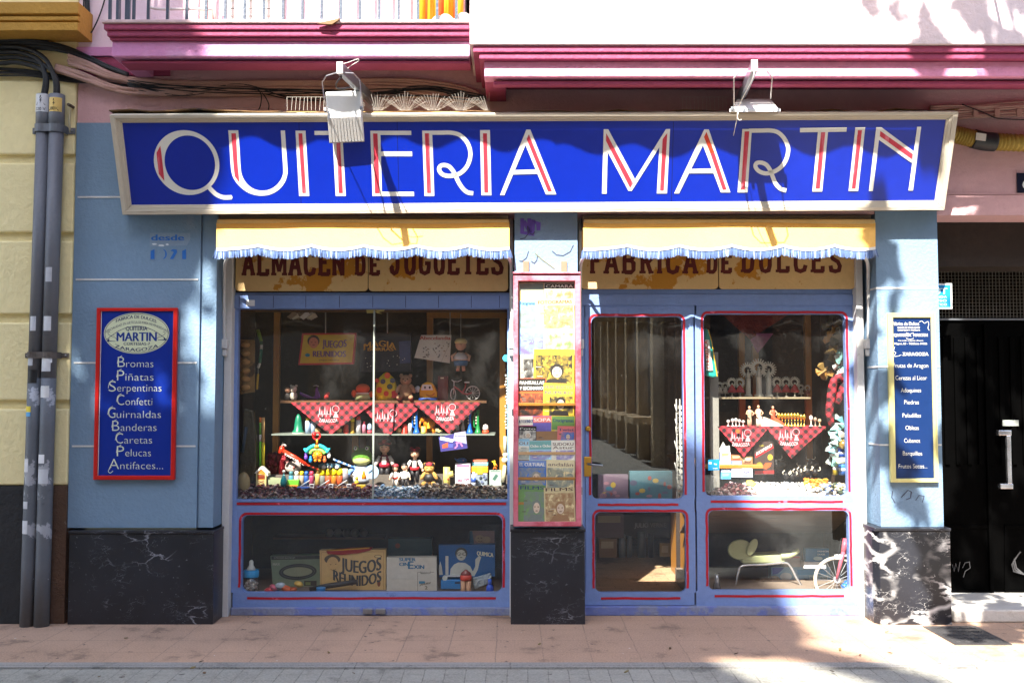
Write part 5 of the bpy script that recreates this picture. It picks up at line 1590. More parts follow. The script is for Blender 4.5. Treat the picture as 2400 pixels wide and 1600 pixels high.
for k, (lab, bx, c, ttl, pic, band) in enumerate(mags):
    y = -0.040 - 0.0018 * k
    x0, y0, x1, y1 = bx
    ang = random.uniform(-1.6, 1.6)
    ca, sa = math.cos(R(ang)), math.sin(R(ang))
    def P(u, v, off=0.0, y=y, bx=bx, ca=ca, sa=sa):
        cx, cy = (bx[0] + bx[2]) / 2, (bx[1] + bx[3]) / 2
        du, dv = u - cx, v - cy
        q = f((cx + du * ca - dv * sa, cy + du * sa + dv * ca), y)
        return Vector((q.x, y - off, q.z))
    mb = MB(K(*PAL[c], 0.4))
    mb.prism([P(x0, y0), P(x1, y0), P(x1, y1), P(x0, y1)], (0, 0.0012, 0))
    w_, h_ = x1 - x0, y1 - y0
    if band:
        mb.m(K(*PAL[band[0]], 0.4)).patch([(x0 + 1, y0 + 1), (x1 - 1, y0 + 1), (x1 - 1, y0 + h_ * band[1]), (x0 + 1, y0 + h_ * band[1])], P, 0.0003)
    dark = c in 'kbvot' or (band and band[0] in 'kt')
    mb.m(K(*((236, 234, 226) if dark else (80, 40, 40) if c in ('c', 'w') else (40, 60, 110)), 0.4))
    for sx, q in ttl:
        if sx:
            txt(mb, sx, x0 + w_ * .06, x1 - w_ * .06, y0 + h_ * q, min(h_ * .2, 11), P, 0.0006, 0.3)
    top_ = max([q for sx, q in ttl if sx] + [band[1] if band else 0, .1]) + .06
    if pic or k in (10, 11, 12, 16, 17, 18):
        base_ = PAL[c]
        dk = PAL[pic] if pic else PAL['v']
        mb.m(print_mat(k, dk, tuple(int(.5 * u + .5 * v) for u, v in zip(base_, dk)), tuple(min(255, int(u * 1.08)) for u in base_)))
        xa_ = x0 + w_ * (.04 if k % 3 else .2)
        mb.patch([(xa_, y0 + h_ * top_), (x1 - w_ * .04, y0 + h_ * top_), (x1 - w_ * .04, y1 - 1), (xa_, y1 - 1)], P, 0.0003)
    if pic and k in (7, 9, 13, 15, 19, 21, 22):
        cx, cy = x0 + w_ * random.uniform(.52, .68), y0 + h_ * .62
        mb.m(K(*PAL[pic], 0.5)).patch(ell(cx, cy - h_ * .04, w_ * .17, h_ * .19, 14), P, 0.0004)
        mb.patch([(cx - w_ * .34, y1 - 1), (cx - w_ * .22, cy + h_ * .18), (cx + w_ * .2, cy + h_ * .18), (cx + min(w_ * .3, x1 - cx - 1), y1 - 1)], P, 0.00035)
        mb.m(K(218, 196, 172, 0.5)).patch(ell(cx, cy, w_ * .12, h_ * .15, 14), P, 0.0006)
        mb.m(K(120, 84, 70, 0.5)).patch(ell(cx - w_ * .06, cy - h_ * .03, w_ * .03, h_ * .015, 8), P, 0.0008).patch(ell(cx + w_ * .06, cy - h_ * .03, w_ * .03, h_ * .015, 8), P, 0.0008).patch(ell(cx, cy + h_ * .08, w_ * .05, h_ * .014, 8), P, 0.0008)
    for q in range(3):
        mb.m(K(*random.choice(((120, 120, 116), (200, 190, 170), (90, 70, 60))), 0.5))
        xx, yy = x0 + w_ * random.uniform(.04, .25), y0 + h_ * random.uniform(.4, .9)
        mb.patch([(xx, yy), (xx + w_ * .14, yy), (xx + w_ * .14, yy + 1.6), (xx, yy + 1.6)], P, 0.00045)
    tag(mb.build('magazine'), lab, 'magazine', 'magazines in the wall case')

# ------------------------------------------------------------------ goods in the windows: makers
def turned(name, label, cat, cx, top, base, wpx, y, segs, group=None):
    """a turned thing (bottle, can, bell): segs = (part name, material, [(radius share, height share)...])"""
    o = W(cx, base, y)
    u = U(y)
    Hh, r = (base - top) * u, wpx / 2 * u
    if len(segs) == 1:
        ob = MB(segs[0][1]).lathe([(max(a, .01) * r, b * Hh) for a, b in segs[0][2]], o, 14).build(name)
        return tag(ob, label, cat, group)
    t = thing(name, label, cat, o, group)
    for nm, m_, pr in segs:
        MB(m_).lathe([(max(a, .01) * r, b * Hh) for a, b in pr], o, 14).build(nm, t)
    return t
def carton(name, label, cat, q, y, depth, m_, deco=None, group=None, lean=0.0):
    """a box with its printed front; q = four pixel corners or a pixel rectangle"""
    if len(q) == 4 and not isinstance(q[0], tuple):
        q = [(q[0], q[1]), (q[2], q[1]), (q[2], q[3]), (q[0], q[3])]
    zb_ = W(q[3][0], q[3][1], y).z
    def P(px, py, off=0.0):
        p = W(px, py, y)
        return Vector((p.x, y - off + (p.z - zb_) * lean, p.z))
    mb = MB(m_)
    mb.prism([P(*c) for c in q], (0, depth, 0))
    if deco:
        deco(mb, P, q)
    return tag(mb.build(name), label, cat, group)
def face(mb, P, cx, cy, r, hair=(40, 30, 26), tone=(222, 184, 150), line=(90, 50, 40)):
    mb.m(K(*hair)).patch(ell(cx, cy - r * .25, r * 1.12, r * 1.05, 16), P, 0.0012)
    mb.m(K(*tone)).patch(ell(cx, cy + r * .08, r * .86, r * .98, 16), P, 0.0018)
    mb.m(K(*line)).patch(ell(cx - r * .32, cy, r * .13, r * .08, 8), P, 0.0024).patch(ell(cx + r * .32, cy, r * .13, r * .08, 8), P, 0.0024).patch(ell(cx, cy + r * .5, r * .25, r * .07, 8), P, 0.0024)
def fill(c, x0, y0, x1, y1, off=0.0008):
    return lambda mb, P: mb.m(K(*c)).patch([(x0, y0), (x1, y0), (x1, y1), (x0, y1)], P, off)
def heap(name, label, x0, x1, y0, y1, zf, n, size, mats_, seed, floorz):
    rnd = random.Random(seed)
    mb = MB(mats_[0])
    for i in range(n):
        x, y = rnd.uniform(x0, x1), rnd.uniform(y0, y1)
        z = floorz + zf(x, y) * rnd.uniform(0.55, 1.0)
        mb.m(rnd.choice(mats_))
        a = rnd.uniform(0, 6.28)
        s_ = size * rnd.uniform(0.7, 1.3)
        mx = Matrix.Translation((x, y, z)) @ Matrix.Rotation(a, 4, 'Z') @ Matrix.Rotation(rnd.uniform(-.8, .8), 4, 'X') @ Matrix.Rotation(rnd.uniform(-.8, .8), 4, 'Y')
        p = [Vector(v) for v in ((-1, -.55, 0), (0, -.7, .3), (1, -.55, 0), (1, .55, 0), (0, .7, .3), (-1, .55, 0), (-.5, 0, .55), (.5, 0, .55), (-.5, 0, -.5), (.5, 0, -.5))]
        mb.add([mx @ (v * s_) for v in p], [(0, 1, 7, 6), (1, 2, 7), (2, 3, 7), (3, 4, 7), (4, 5, 6, 7), (5, 0, 6), (0, 8, 9, 2, 1), (5, 4, 3, 9, 8), (0, 5, 8), (2, 9, 3)])
    ob = mb.build(name)
    ob['kind'] = 'stuff'
    return tag(ob, label, 'sweets')
def cloth_mat():
    m = bpy.data.materials.new('gingham')
    t, b, nn = nodes_of(m)
    tc = nn('TexCoord')
    mp = nn('Mapping')
    mp.inputs['Rotation'].default_value = (0, R(45), 0)
    t.links.new(tc.outputs['Object'], mp.inputs[0])
    sx = nn('SeparateXYZ')
    t.links.new(mp.outputs[0], sx.inputs[0])
    def band(o):
        a = nn('Math', operation='MULTIPLY'); a.inputs[1].default_value = 1 / 0.052
        t.links.new(o, a.inputs[0])
        f_ = nn('Math', operation='FRACT'); t.links.new(a.outputs[0], f_.inputs[0])
        g_ = nn('Math', operation='GREATER_THAN'); g_.inputs[1].default_value = 0.5
        t.links.new(f_.outputs[0], g_.inputs[0])
        return g_.outputs[0]
    s_ = nn('Math', operation='ADD')
    t.links.new(band(sx.outputs[0]), s_.inputs[0])
    t.links.new(band(sx.outputs[2]), s_.inputs[1])
    h = nn('Math', operation='MULTIPLY'); h.inputs[1].default_value = 0.5
    t.links.new(s_.outputs[0], h.inputs[0])
    c1 = mixcol(t, ramp(t, h.outputs[0], 0.0, 0.5), lin((196, 44, 58)), lin((112, 26, 36)))
    c2 = mixcol(t, ramp(t, h.outputs[0], 0.5, 1.0), c1, lin((34, 16, 20)))
    t.links.new(c2, b.inputs['Base Color'])
    b.inputs['Roughness'].default_value = 0.85
    return m
gingham = cloth_mat()
def kerchief(label, x0, x1, top, tip, y, motif=None, word=None, seed=1, name='checked_cloth', m_=None, group='checked cloths on the shelves'):
    rnd = random.Random(seed)
    n, rows = 24, 14
    ph = rnd.uniform(0, 6)
    def surf(px, py, off=0.0):
        p = W(px, py, y)
        k = (py - top) / (tip[1] - top)
        return Vector((p.x, y - off - 0.016 * math.sin(px / 13.0 + ph) * k - 0.02 * k, p.z))
    vs, fs = [], []
    for r_ in range(rows + 1):
        k = r_ / rows
        a, b = x0 + (tip[0] - x0) * k, x1 + (tip[0] - x1) * k
        for i in range(n + 1):
            vs.append(surf(a + (b - a) * i / n, top + (tip[1] - top) * k))
    m = len(vs)
    vs += [v + Vector((0, 0.002, 0)) for v in vs]
    for r_ in range(rows):
        for i in range(n):
            a = r_ * (n + 1) + i
            fs += [(a, a + 1, a + n + 2, a + n + 1), (m + a, m + a + n + 1, m + a + n + 2, m + a + 1)]
    mb = MB(m_ or gingham).add(vs, fs, True)
    for i in range(n):
        mb.add([], [])
    # the part lying on the shelf
    p, q = surf(x0, top), surf(x1, top)
    mb.prism([p, q, q + Vector((-0.05, 0.28, 0)), p + Vector((0.05, 0.28, 0))], (0, 0, 0.003))
    if motif:
        cx, cy = motif
        wt = K(186, 150, 156)
        mb.m(wt)
        for dx, h in ((-20, 15), (-15, 8), (-8, 17), (-3, 10), (5, 15)):
            mb.patch([(cx + dx - 1.7, cy + 8), (cx + dx - 1.2, cy + 8 - h * .6), (cx + dx, cy + 8 - h * 1.2), (cx + dx + 1.2, cy + 8 - h * .6), (cx + dx + 1.7, cy + 8)], surf, 0.004)
        mb.patch([(cx - 24, cy + 8), (cx + 9, cy + 8), (cx + 9, cy + 9.3), (cx - 24, cy + 9.3)], surf, 0.0042)
        for q_ in range(4):
            mb.patch([(cx - 24 + q_ * 9, cy + 10), (cx - 21 + q_ * 9, cy + 10), (cx - 22.4 + q_ * 9, cy + 15), (cx - 23.5 + q_ * 9, cy + 15)], surf, 0.0043)
        mb.stroke(ell(cx + 17, cy - 4, 8, 8, 16), 1.4, surf, 0.0044, True)
        mb.patch([(cx + 16, cy + 2), (cx + 18.5, cy + 2), (cx + 24, cy + 16), (cx + 11, cy + 16)], surf, 0.0045)
        if word:
            mb.m(K(216, 190, 194)); txt(mb, word, cx - 21, cx + 21, cy + 28, 12, surf, 0.0046, 0.1, (cx, -0.006))
    return tag(mb.build(name), label, 'cloth', group)
def bear(name, label, cx, base, h, y, fur, extra=None, nose=(60, 40, 30), group=None):
    u = U(y) * h
    o = W(cx, base, y)
    fm = mat('fur_%d_%d_%d' % fur, fur, 0.95, 0.2, 30, 0.8, 200)
    t = thing(name, label, 'soft toy', o, group)
    B = MB(fm)
    B.ball(o + Vector((0, 0, .33 * u)), (.24 * u, .2 * u, .32 * u), 14)
    B.build('body', t)
    hd = MB(fm).ball(o + Vector((0, -.03 * u, .76 * u)), (.22 * u, .2 * u, .21 * u), 14).build('head', t)
    for s in (-1, 1):
        MB(fm).ball(o + Vector((s * .17 * u, 0, .93 * u)), (.08 * u, .04 * u, .08 * u), 10).build('ear', hd)
        MB(K(20, 16, 14, .2)).ball(o + Vector((s * .08 * u, -.215 * u, .80 * u)), .022 * u, 8).build('eye', hd)
        MB(fm).ball(o + Vector((s * .26 * u, -.08 * u, .44 * u)), (.09 * u, .12 * u, .2 * u), 10, Matrix.Rotation(s * -.5, 3, 'Y')).build('arm', t)
        MB(fm).ball(o + Vector((s * .2 * u, -.24 * u, .11 * u)), (.11 * u, .24 * u, .11 * u), 10, Matrix.Rotation(s * .25, 3, 'Z')).build('leg', t)
    mz = MB(mat('muzzle_%d' % fur[0], tuple(min(255, c + 22) for c in fur), .9, .1, 30, .5, 200)).ball(o + Vector((0, -.2 * u, .71 * u)), (.09 * u, .07 * u, .075 * u), 10).build('muzzle', hd)
    MB(K(*nose)).ball(o + Vector((0, -.27 * u, .735 * u)), .025 * u, 8).build('nose', hd)
    if extra:
        extra(t, o, u)
    return t
def doll(label, cx, base, h, y, coat, waist, legs, hair, cap, seated=False, name='doll', cat='doll', tone=(224, 176, 146)):
    u = U(y) * h
    o = W(cx, base, y)
    t = thing(name, label, cat, o)
    sk = K(*tone)
    b = MB(sk)
    lift = 0.0 if not seated else -0.18
    z = lambda k: o + Vector((0, 0, (k + lift) * u))
    # skin: one body under the clothes
    b.lathe([(.05 * u, .62 * u), (.05 * u, .70 * u), (.085 * u, .72 * u), (.125 * u, .78 * u), (.13 * u, .86 * u), (.10 * u, .94 * u), (.03 * u, .975 * u)], z(0), 14, None, 1.0, .92)
    for s in (-1, 1):
        b.tube([z(.60) + Vector((s * .11 * u, 0, 0)), z(.47) + Vector((s * .19 * u, -.03 * u, 0)), z(.37) + Vector((s * .23 * u, -.07 * u, 0))], [.042 * u, .036 * u, .03 * u], 8)
        b.ball(z(.345) + Vector((s * .235 * u, -.08 * u, 0)), (.035 * u, .03 * u, .045 * u), 8)
        b.ball(z(.84) + Vector((s * .05 * u, -.112 * u, 0)), (.014 * u, .01 * u, .02 * u), 6)
    b.build('body', t)
    f_ = MB(K(40, 28, 26))
    for s in (-1, 1):
        f_.ball(z(.84) + Vector((s * .05 * u, -.122 * u, 0)), (.012 * u, .008 * u, .017 * u), 6)
    f_.m(K(176, 60, 60)).ball(z(.775) + Vector((0, -.112 * u, 0)), (.022 * u, .008 * u, .008 * u), 6)
    f_.build('face_paint', t)
    m_ = MB(K(*coat)).lathe([(.12 * u, .36 * u), (.13 * u, .45 * u), (.14 * u, .56 * u), (.09 * u, .63 * u), (.055 * u, .65 * u)], z(0), 14, None, 1.0, .75)
    for s in (-1, 1):
        m_.m(K(226, 222, 214)).tube([z(.605) + Vector((s * .10 * u, 0, 0)), z(.50) + Vector((s * .175 * u, -.02 * u, 0)), z(.40) + Vector((s * .215 * u, -.055 * u, 0))], [.055 * u, .055 * u, .045 * u], 9)
    m_.m(K(232, 228, 220)).cbox(z(.52) + Vector((0, -.105 * u, 0)), (.10 * u, .01 * u, .18 * u))
    m_.build('shirt', t)
    MB(K(*waist)).lathe([(.128 * u, .34 * u), (.134 * u, .40 * u), (.128 * u, .445 * u)], z(0), 14, None, 1.02, .8).build('sash', t)
    l = MB(K(*legs))
    for s in (-1, 1):
        if seated:
            l.tube([z(.36) + Vector((s * .06 * u, 0, 0)), z(.26) + Vector((s * .09 * u, -.14 * u, 0)), z(.21) + Vector((s * .10 * u, -.30 * u, 0))], [.075 * u, .065 * u, .05 * u], 9)
        else:
            l.tube([z(.36) + Vector((s * .06 * u, 0, 0)), z(.2) + Vector((s * .065 * u, 0, 0)), z(.03) + Vector((s * .07 * u, 0, 0))], [.075 * u, .065 * u, .05 * u], 9)
    l.build('trousers', t)
    hr = MB(K(*hair)).lathe([(.135 * u, .80 * u), (.145 * u, .87 * u), (.125 * u, .94 * u), (.05 * u, .99 * u), (.01 * u, 1.0 * u)], z(0) + Vector((0, .022 * u, 0)), 14, None, 1.0, .95).build('hair', t)
    if cap:
        MB(gingham if cap == 'g' else K(*cap)).lathe([(.15 * u, .90 * u), (.165 * u, .94 * u), (.13 * u, .99 * u), (.05 * u, 1.02 * u), (.01 * u, 1.025 * u)], z(0), 14, None, 1.0, .95).build('cap', t)
    return t

# ------------------------------------------------------------------ toy window, main pane
st1, st2 = pz(1139, 0.56), pz(1112, 0.72)
MB(mat('display_step', (92, 84, 76), 0.8, 0.2, 3, 0.2)).box((rx0 + 0.02, 0.52, DF + 0.0005), (xm0 - 0.01, 1.3, st1)).build('display_step', shop)
MB(mat('display_step', (92, 84, 76))).box((rx0 + 0.02, 0.70, st1 + 0.0005), (xm0 - 0.01, 1.3, st2)).build('display_step', shop)
YF, YM, YB2 = 0.57, 0.64, 0.74
P_ = PL
# things hung or standing high up
def d_games(mb, P, q):
    mb.m(K(206, 176, 40)).patch([(712, 785), (831, 784), (825, 849), (703, 851)], P, 0.0008)
    face(mb, P, 735, 802, 13, (40, 24, 20), (200, 120, 90))
    mb.m(K(96, 60, 120))
    txt(mb, 'JUEGOS', 756, 812, 815, 24, P, 0.0016, 0.8, (784, -0.004))
    txt(mb, 'REUNIDOS', 734, 810, 836, 20, P, 0.0016, 0.8)
    mb.m(K(40, 130, 150)).patch(ell(721, 832, 6, 4, 12), P, 0.0016)
    mb.m(K(90, 60, 40))
    txt(mb, 'juegos reunidos', 748, 795, 845, 6, P, 0.0016)
carton('games_box', 'yellow games box with red border and a boy\'s head, hung high in the toy window', 'box', [(708, 781), (835, 780), (829, 853), (699, 855)], 0.80, 0.05, K(186, 44, 40), d_games)
def d_magic(mb, P, q):
    mb.m(K(214, 160, 40))
    txt(mb, 'MAGIA', 853, 928, 812, 21, P, 0.001, 0.8, (891, 0.006))
    txt(mb, 'BORRAS', 862, 922, 822, 11, P, 0.001, 0.6)
    mb.m(K(70, 80, 120)).patch([(935, 800), (962, 798), (962, 850), (937, 852)], P, 0.0008)
    for i in range(14):
        mb.m(K(220, 214, 190)).patch(ell(random.uniform(850, 950), random.uniform(828, 866), 1.2, 1.0, 6), P, 0.001)
carton('magic_set_box', 'dark magic set box with golden lettering between the yellow box and the poster', 'box', (844, 780, 964, 870), 0.82, 0.06, K(34, 30, 40), d_magic)
def d_abc(mb, P, q):
    mb.m(K(176, 60, 44))
    txt(mb, 'Abecelandia', 984, 1056, 796, 12, P, 0.001, 0.5)
    for i in range(42):
        mb.m(K(*random.choice(((120, 110, 100), (150, 130, 110), (90, 90, 90)))))
        x, y_ = random.uniform(990, 1050), random.uniform(802, 842)
        mb.patch(ell(x - (y_ - 820) * .3, y_, random.uniform(1, 3), random.uniform(1, 2), 6), P, 0.001)
    mb.m(K(170, 164, 150)).stroke([(1034, 848), (1042, 830), (1056, 800)], 1.2, P, 0.0012)
carton('alphabet_poster', 'white alphabet poster with red title and curled corner', 'poster', [(987, 785), (1058, 785), (1054, 851), (971, 838)], 0.78, 0.004, K(206, 200, 186), d_abc)
t = thing('puppet', 'blond puppet with blue shorts hanging right of the alphabet poster', 'puppet', W(1080, 855, 0.78))
u_ = U(0.78)
o = W(1080, 855, 0.78)
B = MB(skin).ball(o + Vector((0, 0, 47 * u_)), (13 * u_, 11 * u_, 14 * u_), 12).lathe([(6 * u_, 30 * u_), (13 * u_, 22 * u_), (16 * u_, 10 * u_), (13 * u_, 2 * u_)], o, 12)
for s in (-1, 1):
    B.tube([o + Vector((s * 10 * u_, 0, 27 * u_)), o + Vector((s * 21 * u_, -.01, 20 * u_)), o + Vector((s * 18 * u_, -.02, 10 * u_))], 3.6 * u_, 8)
    B.tube([o + Vector((s * 6 * u_, 0, 0)), o + Vector((s * 7 * u_, 0, -14 * u_))], 4 * u_, 8)
B.ball(o + Vector((0, -12 * u_, 46 * u_)), 3 * u_, 8)
B.build('body', t)
MB(K(214, 190, 130)).lathe([(14 * u_, 50 * u_), (15 * u_, 55 * u_), (11 * u_, 61 * u_), (2 * u_, 63 * u_)], o, 12).build('hair', t)
MB(K(206, 202, 200)).lathe([(16.5 * u_, 12 * u_), (15 * u_, 22 * u_), (8 * u_, 29 * u_)], o, 12).build('shirt', t)
MB(K(40, 96, 140)).lathe([(15 * u_, -2 * u_), (17 * u_, 4 * u_), (17 * u_, 10 * u_)], o, 12).build('shorts', t)
MB(K(200, 200, 190)).tube([o + Vector((0, 0, 62 * u_)), W(1080, 735, 0.78)], 0.002, 5).build('string', t)
for px, y0, y1, lab in ((763, 726, 781, 'thin white rod hanging above the yellow games box'), (908, 726, 780, 'thin white rod hanging above the magic set'), (1055, 730, 786, 'thin pale rod hanging above the alphabet poster')):
    tag(MB(K(170, 166, 156)).tube([W(px, y1, 0.8), W(px, y0, 0.8)], 0.005, 6).build('hanging_rod'), lab, 'rod')
t = thing('paper_garland', 'crumpled pale paper garland up under the window head', 'garland', W(700, 745, 0.6))
for k in range(9):
    a, b = W(672 + k * 6, 742 + random.uniform(-6, 2), 0.6), W(690 + k * 6, 728 + random.uniform(-4, 6), 0.55 + random.uniform(0, .1))
    MB(K(*random.choice(((190, 176, 150), (206, 200, 190), (140, 120, 96))))).prism([a, b, b + Vector((.02, .01, -.03)), a + Vector((.03, 0, -.02))], (0, 0.004, 0)).build('paper', t)
t = thing('paper_star', 'yellow folded paper decoration at the top of the pane joint', 'decoration', W(880, 735, 0.45))
for pts in ([(858, 723), (880, 724), (876, 733), (860, 734)], [(878, 724), (904, 722), (900, 729), (885, 731)], [(878, 728), (896, 735), (884, 734)]):
    MB(K(206, 190, 110)).prism([W(*p, 0.40) for p in pts], (0, 0.003, 0)).build('paper', t)
# mask card and toy tools at the left end
t = thing('mask_card', 'tall golden brown card of party masks hanging at the far left', 'card', W(576, 922, 0.55))
MB(mat('mask_card', (140, 104, 50), 0.6, 0.35, 8, 0.4, 20, stains=(((70, 46, 20), 6, 0.5, 0.08), ((190, 150, 90), 7, 0.64, 0.04)))).prism([W(557, 795, .55), W(597, 797, .55), W(597, 918, .55), W(559, 924, .55)], (0, 0.01, 0)).build('card', t)
for k in range(6):
    MB(K(176, 130, 70)).ball(W(576, 808 + 20 * k, 0.545), (0.035, 0.014, 0.022), 10).build('mask', t)
t = thing('toy_fishing_rod', 'green and yellow toy rod hanging beside the mask card', 'toy', W(604, 910, 0.6))
for c, a, b, r in (((96, 130, 30), (604, 772), (612, 800), .014), ((40, 90, 60), (612, 800), (613, 808), .012), ((200, 196, 186), (613, 808), (612, 818), .010), ((24, 96, 70), (612, 818), (609, 850), .012), ((206, 200, 186), (609, 851), (605, 862), .010), ((190, 150, 30), (605, 876), (602, 912), .008)):
    MB(K(*c)).tube([W(*a, .6), W(*b, .6)], r, 8).build('rod_length', t)
MB(K(170, 166, 150)).tube([W(605, 862, .6), W(605, 876, .6)], .003, 6).build('string', t)
t = thing('gold_mask_bag', 'dark crackling bag of gold trimmed masks standing at the left edge', 'bag', W(578, 1148, 0.5))
MB(mat('dark_bag', (58, 52, 36), 0.25, 0.5, 7, 0.8, 14, stains=(((150, 130, 70), 7, 0.62, 0.04),))).prism([W(p, q, 0.5) for p, q in ((572, 955), (592, 962), (598, 1010), (600, 1080), (596, 1130), (562, 1135), (560, 1070), (568, 1000))], (0, 0.07, 0)).build('bag', t, 0.01)
MB(K(160, 140, 96, .3)).ball(W(571, 1132, 0.46), (0.05, 0.03, 0.085), 12).build('rattle', t)
MB(K(34, 60, 84)).tube([W(577, 1000, .49), W(568, 1060, .49)], .012, 8).build('blue_strip', t)
for lab, cols, px in (('orange and green toy stick standing against the left post', (((214, 110, 30), 978, 990), ((90, 160, 40), 990, 1018), ((206, 204, 196), 1018, 1034), ((100, 190, 40), 1034, 1092)), 610), ('yellow toy bat with tan grip beside the green stick', (((190, 150, 96), 978, 1036), ((206, 190, 30), 1036, 1095)), 617)):
    t = thing('toy_stick', lab, 'toy', W(px, 1095, .58))
    for c, a, b in cols:
        MB(K(*c)).tube([W(px, a, .58), W(px, b, .58)], .009 if px == 610 else .012, 8).build('length', t)

# upper shelf
def shelf_y(z, px, py):
    return 0.78
Y1 = 0.80
zs2 = SH2
def on(px, z, y):
    return Vector((W(px, 940, y).x, y, z))
def pyz(z, y):
    dz, dy = z - CAM.z, y - CAM.y
    return 800 - FPX * (-dy * math.sin(PITCH) + dz * math.cos(PITCH)) / (dy * math.cos(PITCH) + dz * math.sin(PITCH))
bU = pyz(SH2, Y1)
t = thing('plush_pair', 'pair of small grey and white figurines at the left of the upper shelf', 'figurines', on(682, SH2, Y1))
u_ = U(Y1)
o = on(688, SH2, Y1)
MB(K(196, 190, 176)).ball(o + Vector((0, 0, 10 * u_)), (9 * u_, 8 * u_, 11 * u_), 12).ball(o + Vector((0, -2 * u_, 26 * u_)), (8 * u_, 7 * u_, 9 * u_), 12).ball(o + Vector((-6 * u_, 0, 34 * u_)), 3 * u_, 8).ball(o + Vector((6 * u_, 0, 34 * u_)), 3 * u_, 8).build('white_figure', t)
o = on(674, SH2, Y1)
MB(K(90, 86, 84)).ball(o + Vector((0, 0, 9 * u_)), (7 * u_, 7 * u_, 10 * u_), 12).m(K(196, 150, 120)).ball(o + Vector((0, -2 * u_, 24 * u_)), (7 * u_, 7 * u_, 7 * u_), 12).build('dark_figure', t)
t = thing('toy_scooter', 'purple toy scooter on the upper shelf', 'toy', on(727, SH2, Y1))
o = on(727, SH2, Y1)
V3 = lambda a, b, c=0: o + Vector((a * u_, c * u_, b * u_))
MB(K(92, 34, 130, .25)).prism([V3(-25, 20), V3(-10, 14), V3(4, 8), V3(10, 10), V3(12, 30), V3(16, 32), V3(22, 14), V3(24, 6), V3(14, 3), V3(-6, 4), V3(-18, 9), V3(-26, 14)], (0, 8 * u_, 0)).build('body', t, 0.006)
for a in (-14, 18):
    MB(K(30, 28, 30)).lathe([(5 * u_, -2 * u_), (5.5 * u_, 0), (5 * u_, 2 * u_)], V3(a, 5, 4), 12, Matrix.Rotation(R(90), 3, 'X')).build('wheel', t)
MB(K(170, 166, 170, .3, .6)).tube([V3(6, 33), V3(14, 35), V3(20, 33)], 1.2 * u_, 6).build('handlebar', t)
tag(MB(K(190, 40, 36)).ball(on(765, SH2, Y1) + Vector((0, 0, 9 * u_)), (6 * u_, 6 * u_, 9 * u_), 10).ball(on(769, SH2, Y1) + Vector((0, 0, 16 * u_)), 4 * u_, 8).build('red_toy'), 'small shiny red toy right of the purple scooter', 'toy')
t = thing('soft_toy', 'round orange soft toy in a pale green striped jumper', 'soft toy', on(850, SH2, Y1))
o = on(850, SH2, Y1)
MB(K(214, 96, 56, .9)).ball(V3(0, 26) if False else o + Vector((0, 0, 27 * u_)), (17 * u_, 12 * u_, 12 * u_), 14).ball(o + Vector((-20 * u_, 0, 16 * u_)), (7 * u_, 6 * u_, 9 * u_), 10).ball(o + Vector((20 * u_, 0, 14 * u_)), (7 * u_, 6 * u_, 8 * u_), 10).build('head', t)
MB(K(176, 186, 130, .9)).lathe([(18 * u_, 0), (19 * u_, 8 * u_), (16 * u_, 16 * u_)], o, 14, None, 1, .7).build('jumper', t)
MB(K(226, 222, 210)).lathe([(16.5 * u_, 15 * u_), (17 * u_, 18 * u_)], o, 14, None, 1, .75).build('collar', t)
t = thing('toy_hut', 'yellow spotted soft play hut between orange toy and teddy bear', 'soft toy', on(905, SH2, Y1))
o = on(905, SH2, Y1)
yl = mat('toy_hut_yellow', (222, 196, 20), 0.7, 0.12, 8, 0.5, 20)
MB(yl).lathe([(24 * u_, 0), (26 * u_, 12 * u_), (24 * u_, 36 * u_), (18 * u_, 52 * u_), (8 * u_, 62 * u_), (2 * u_, 66 * u_)], o, 18, None, 1, .6).build('cover', t)
for a, b, r, c in ((-14, 24, 7, (206, 70, 30)), (2, 16, 6, (206, 70, 30)), (20, 14, 9, (196, 40, 40)), (-6, 44, 6, (80, 76, 84)), (10, 32, 6.5, (80, 90, 70)), (16, 46, 6, (86, 90, 100)), (4, 58, 7, (214, 84, 30)), (-20, 46, 5, (206, 70, 30))):
    MB(K(*c)).lathe([(r * u_, 0), (r * u_, 1.5 * u_)], o + Vector((a * u_, -(15.5 - abs(a) * .22 - max(0, b - 40) * .22) * u_, b * u_)), 14, Matrix.Rotation(R(90), 3, 'X')).build('spot', t)
bear('teddy_bear', 'tan teddy bear sitting on the upper shelf', 951, bU, 62, Y1 - .02, (178, 140, 106))
t = thing('toy_car', 'yellow toy bus with big white eyes on the upper shelf', 'toy', on(1003, SH2, Y1))
o = on(1003, SH2, Y1)
MB(K(228, 170, 30, .35)).prism([V3_ for V3_ in [o + Vector((a * u_, 0, b * u_)) for a, b in ((-20, 6), (-21, 24), (-14, 38), (-4, 43), (8, 42), (15, 34), (22, 18), (22, 6))]], (0, 26 * u_, 0)).build('body', t, 0.012, 3)
MB(K(40, 76, 160, .4)).prism([o + Vector((a * u_, -1 * u_, b * u_)) for a, b in ((-22, 0), (-22, 6), (22, 6), (22, 0))], (0, 28 * u_, 0)).build('bumper', t, 0.004)
MB(K(222, 222, 218, .4)).prism([o + Vector((a * u_, -.8 * u_, b * u_)) for a, b in ((-16, 24), (-13, 37), (7, 37), (12, 24))], (0, .8 * u_, 0)).build('windscreen', t)
for s in (-7, 4):
    MB(K(40, 34, 34, .3)).ball(o + Vector((s * u_, -1.2 * u_, 30 * u_)), (2.2 * u_, 1 * u_, 3 * u_), 8).build('eye', t)
MB(K(176, 50, 30)).tube([o + Vector((a * u_, -.6 * u_, b * u_)) for a, b in ((-5, 14), (2, 11), (10, 12), (16, 17))], .8 * u_, 6).build('mouth', t)
MB(K(200, 210, 220, .3)).ball(o + Vector((-25 * u_, 8 * u_, 26 * u_)), (7 * u_, 6 * u_, 8 * u_), 10).build('mirror', t)
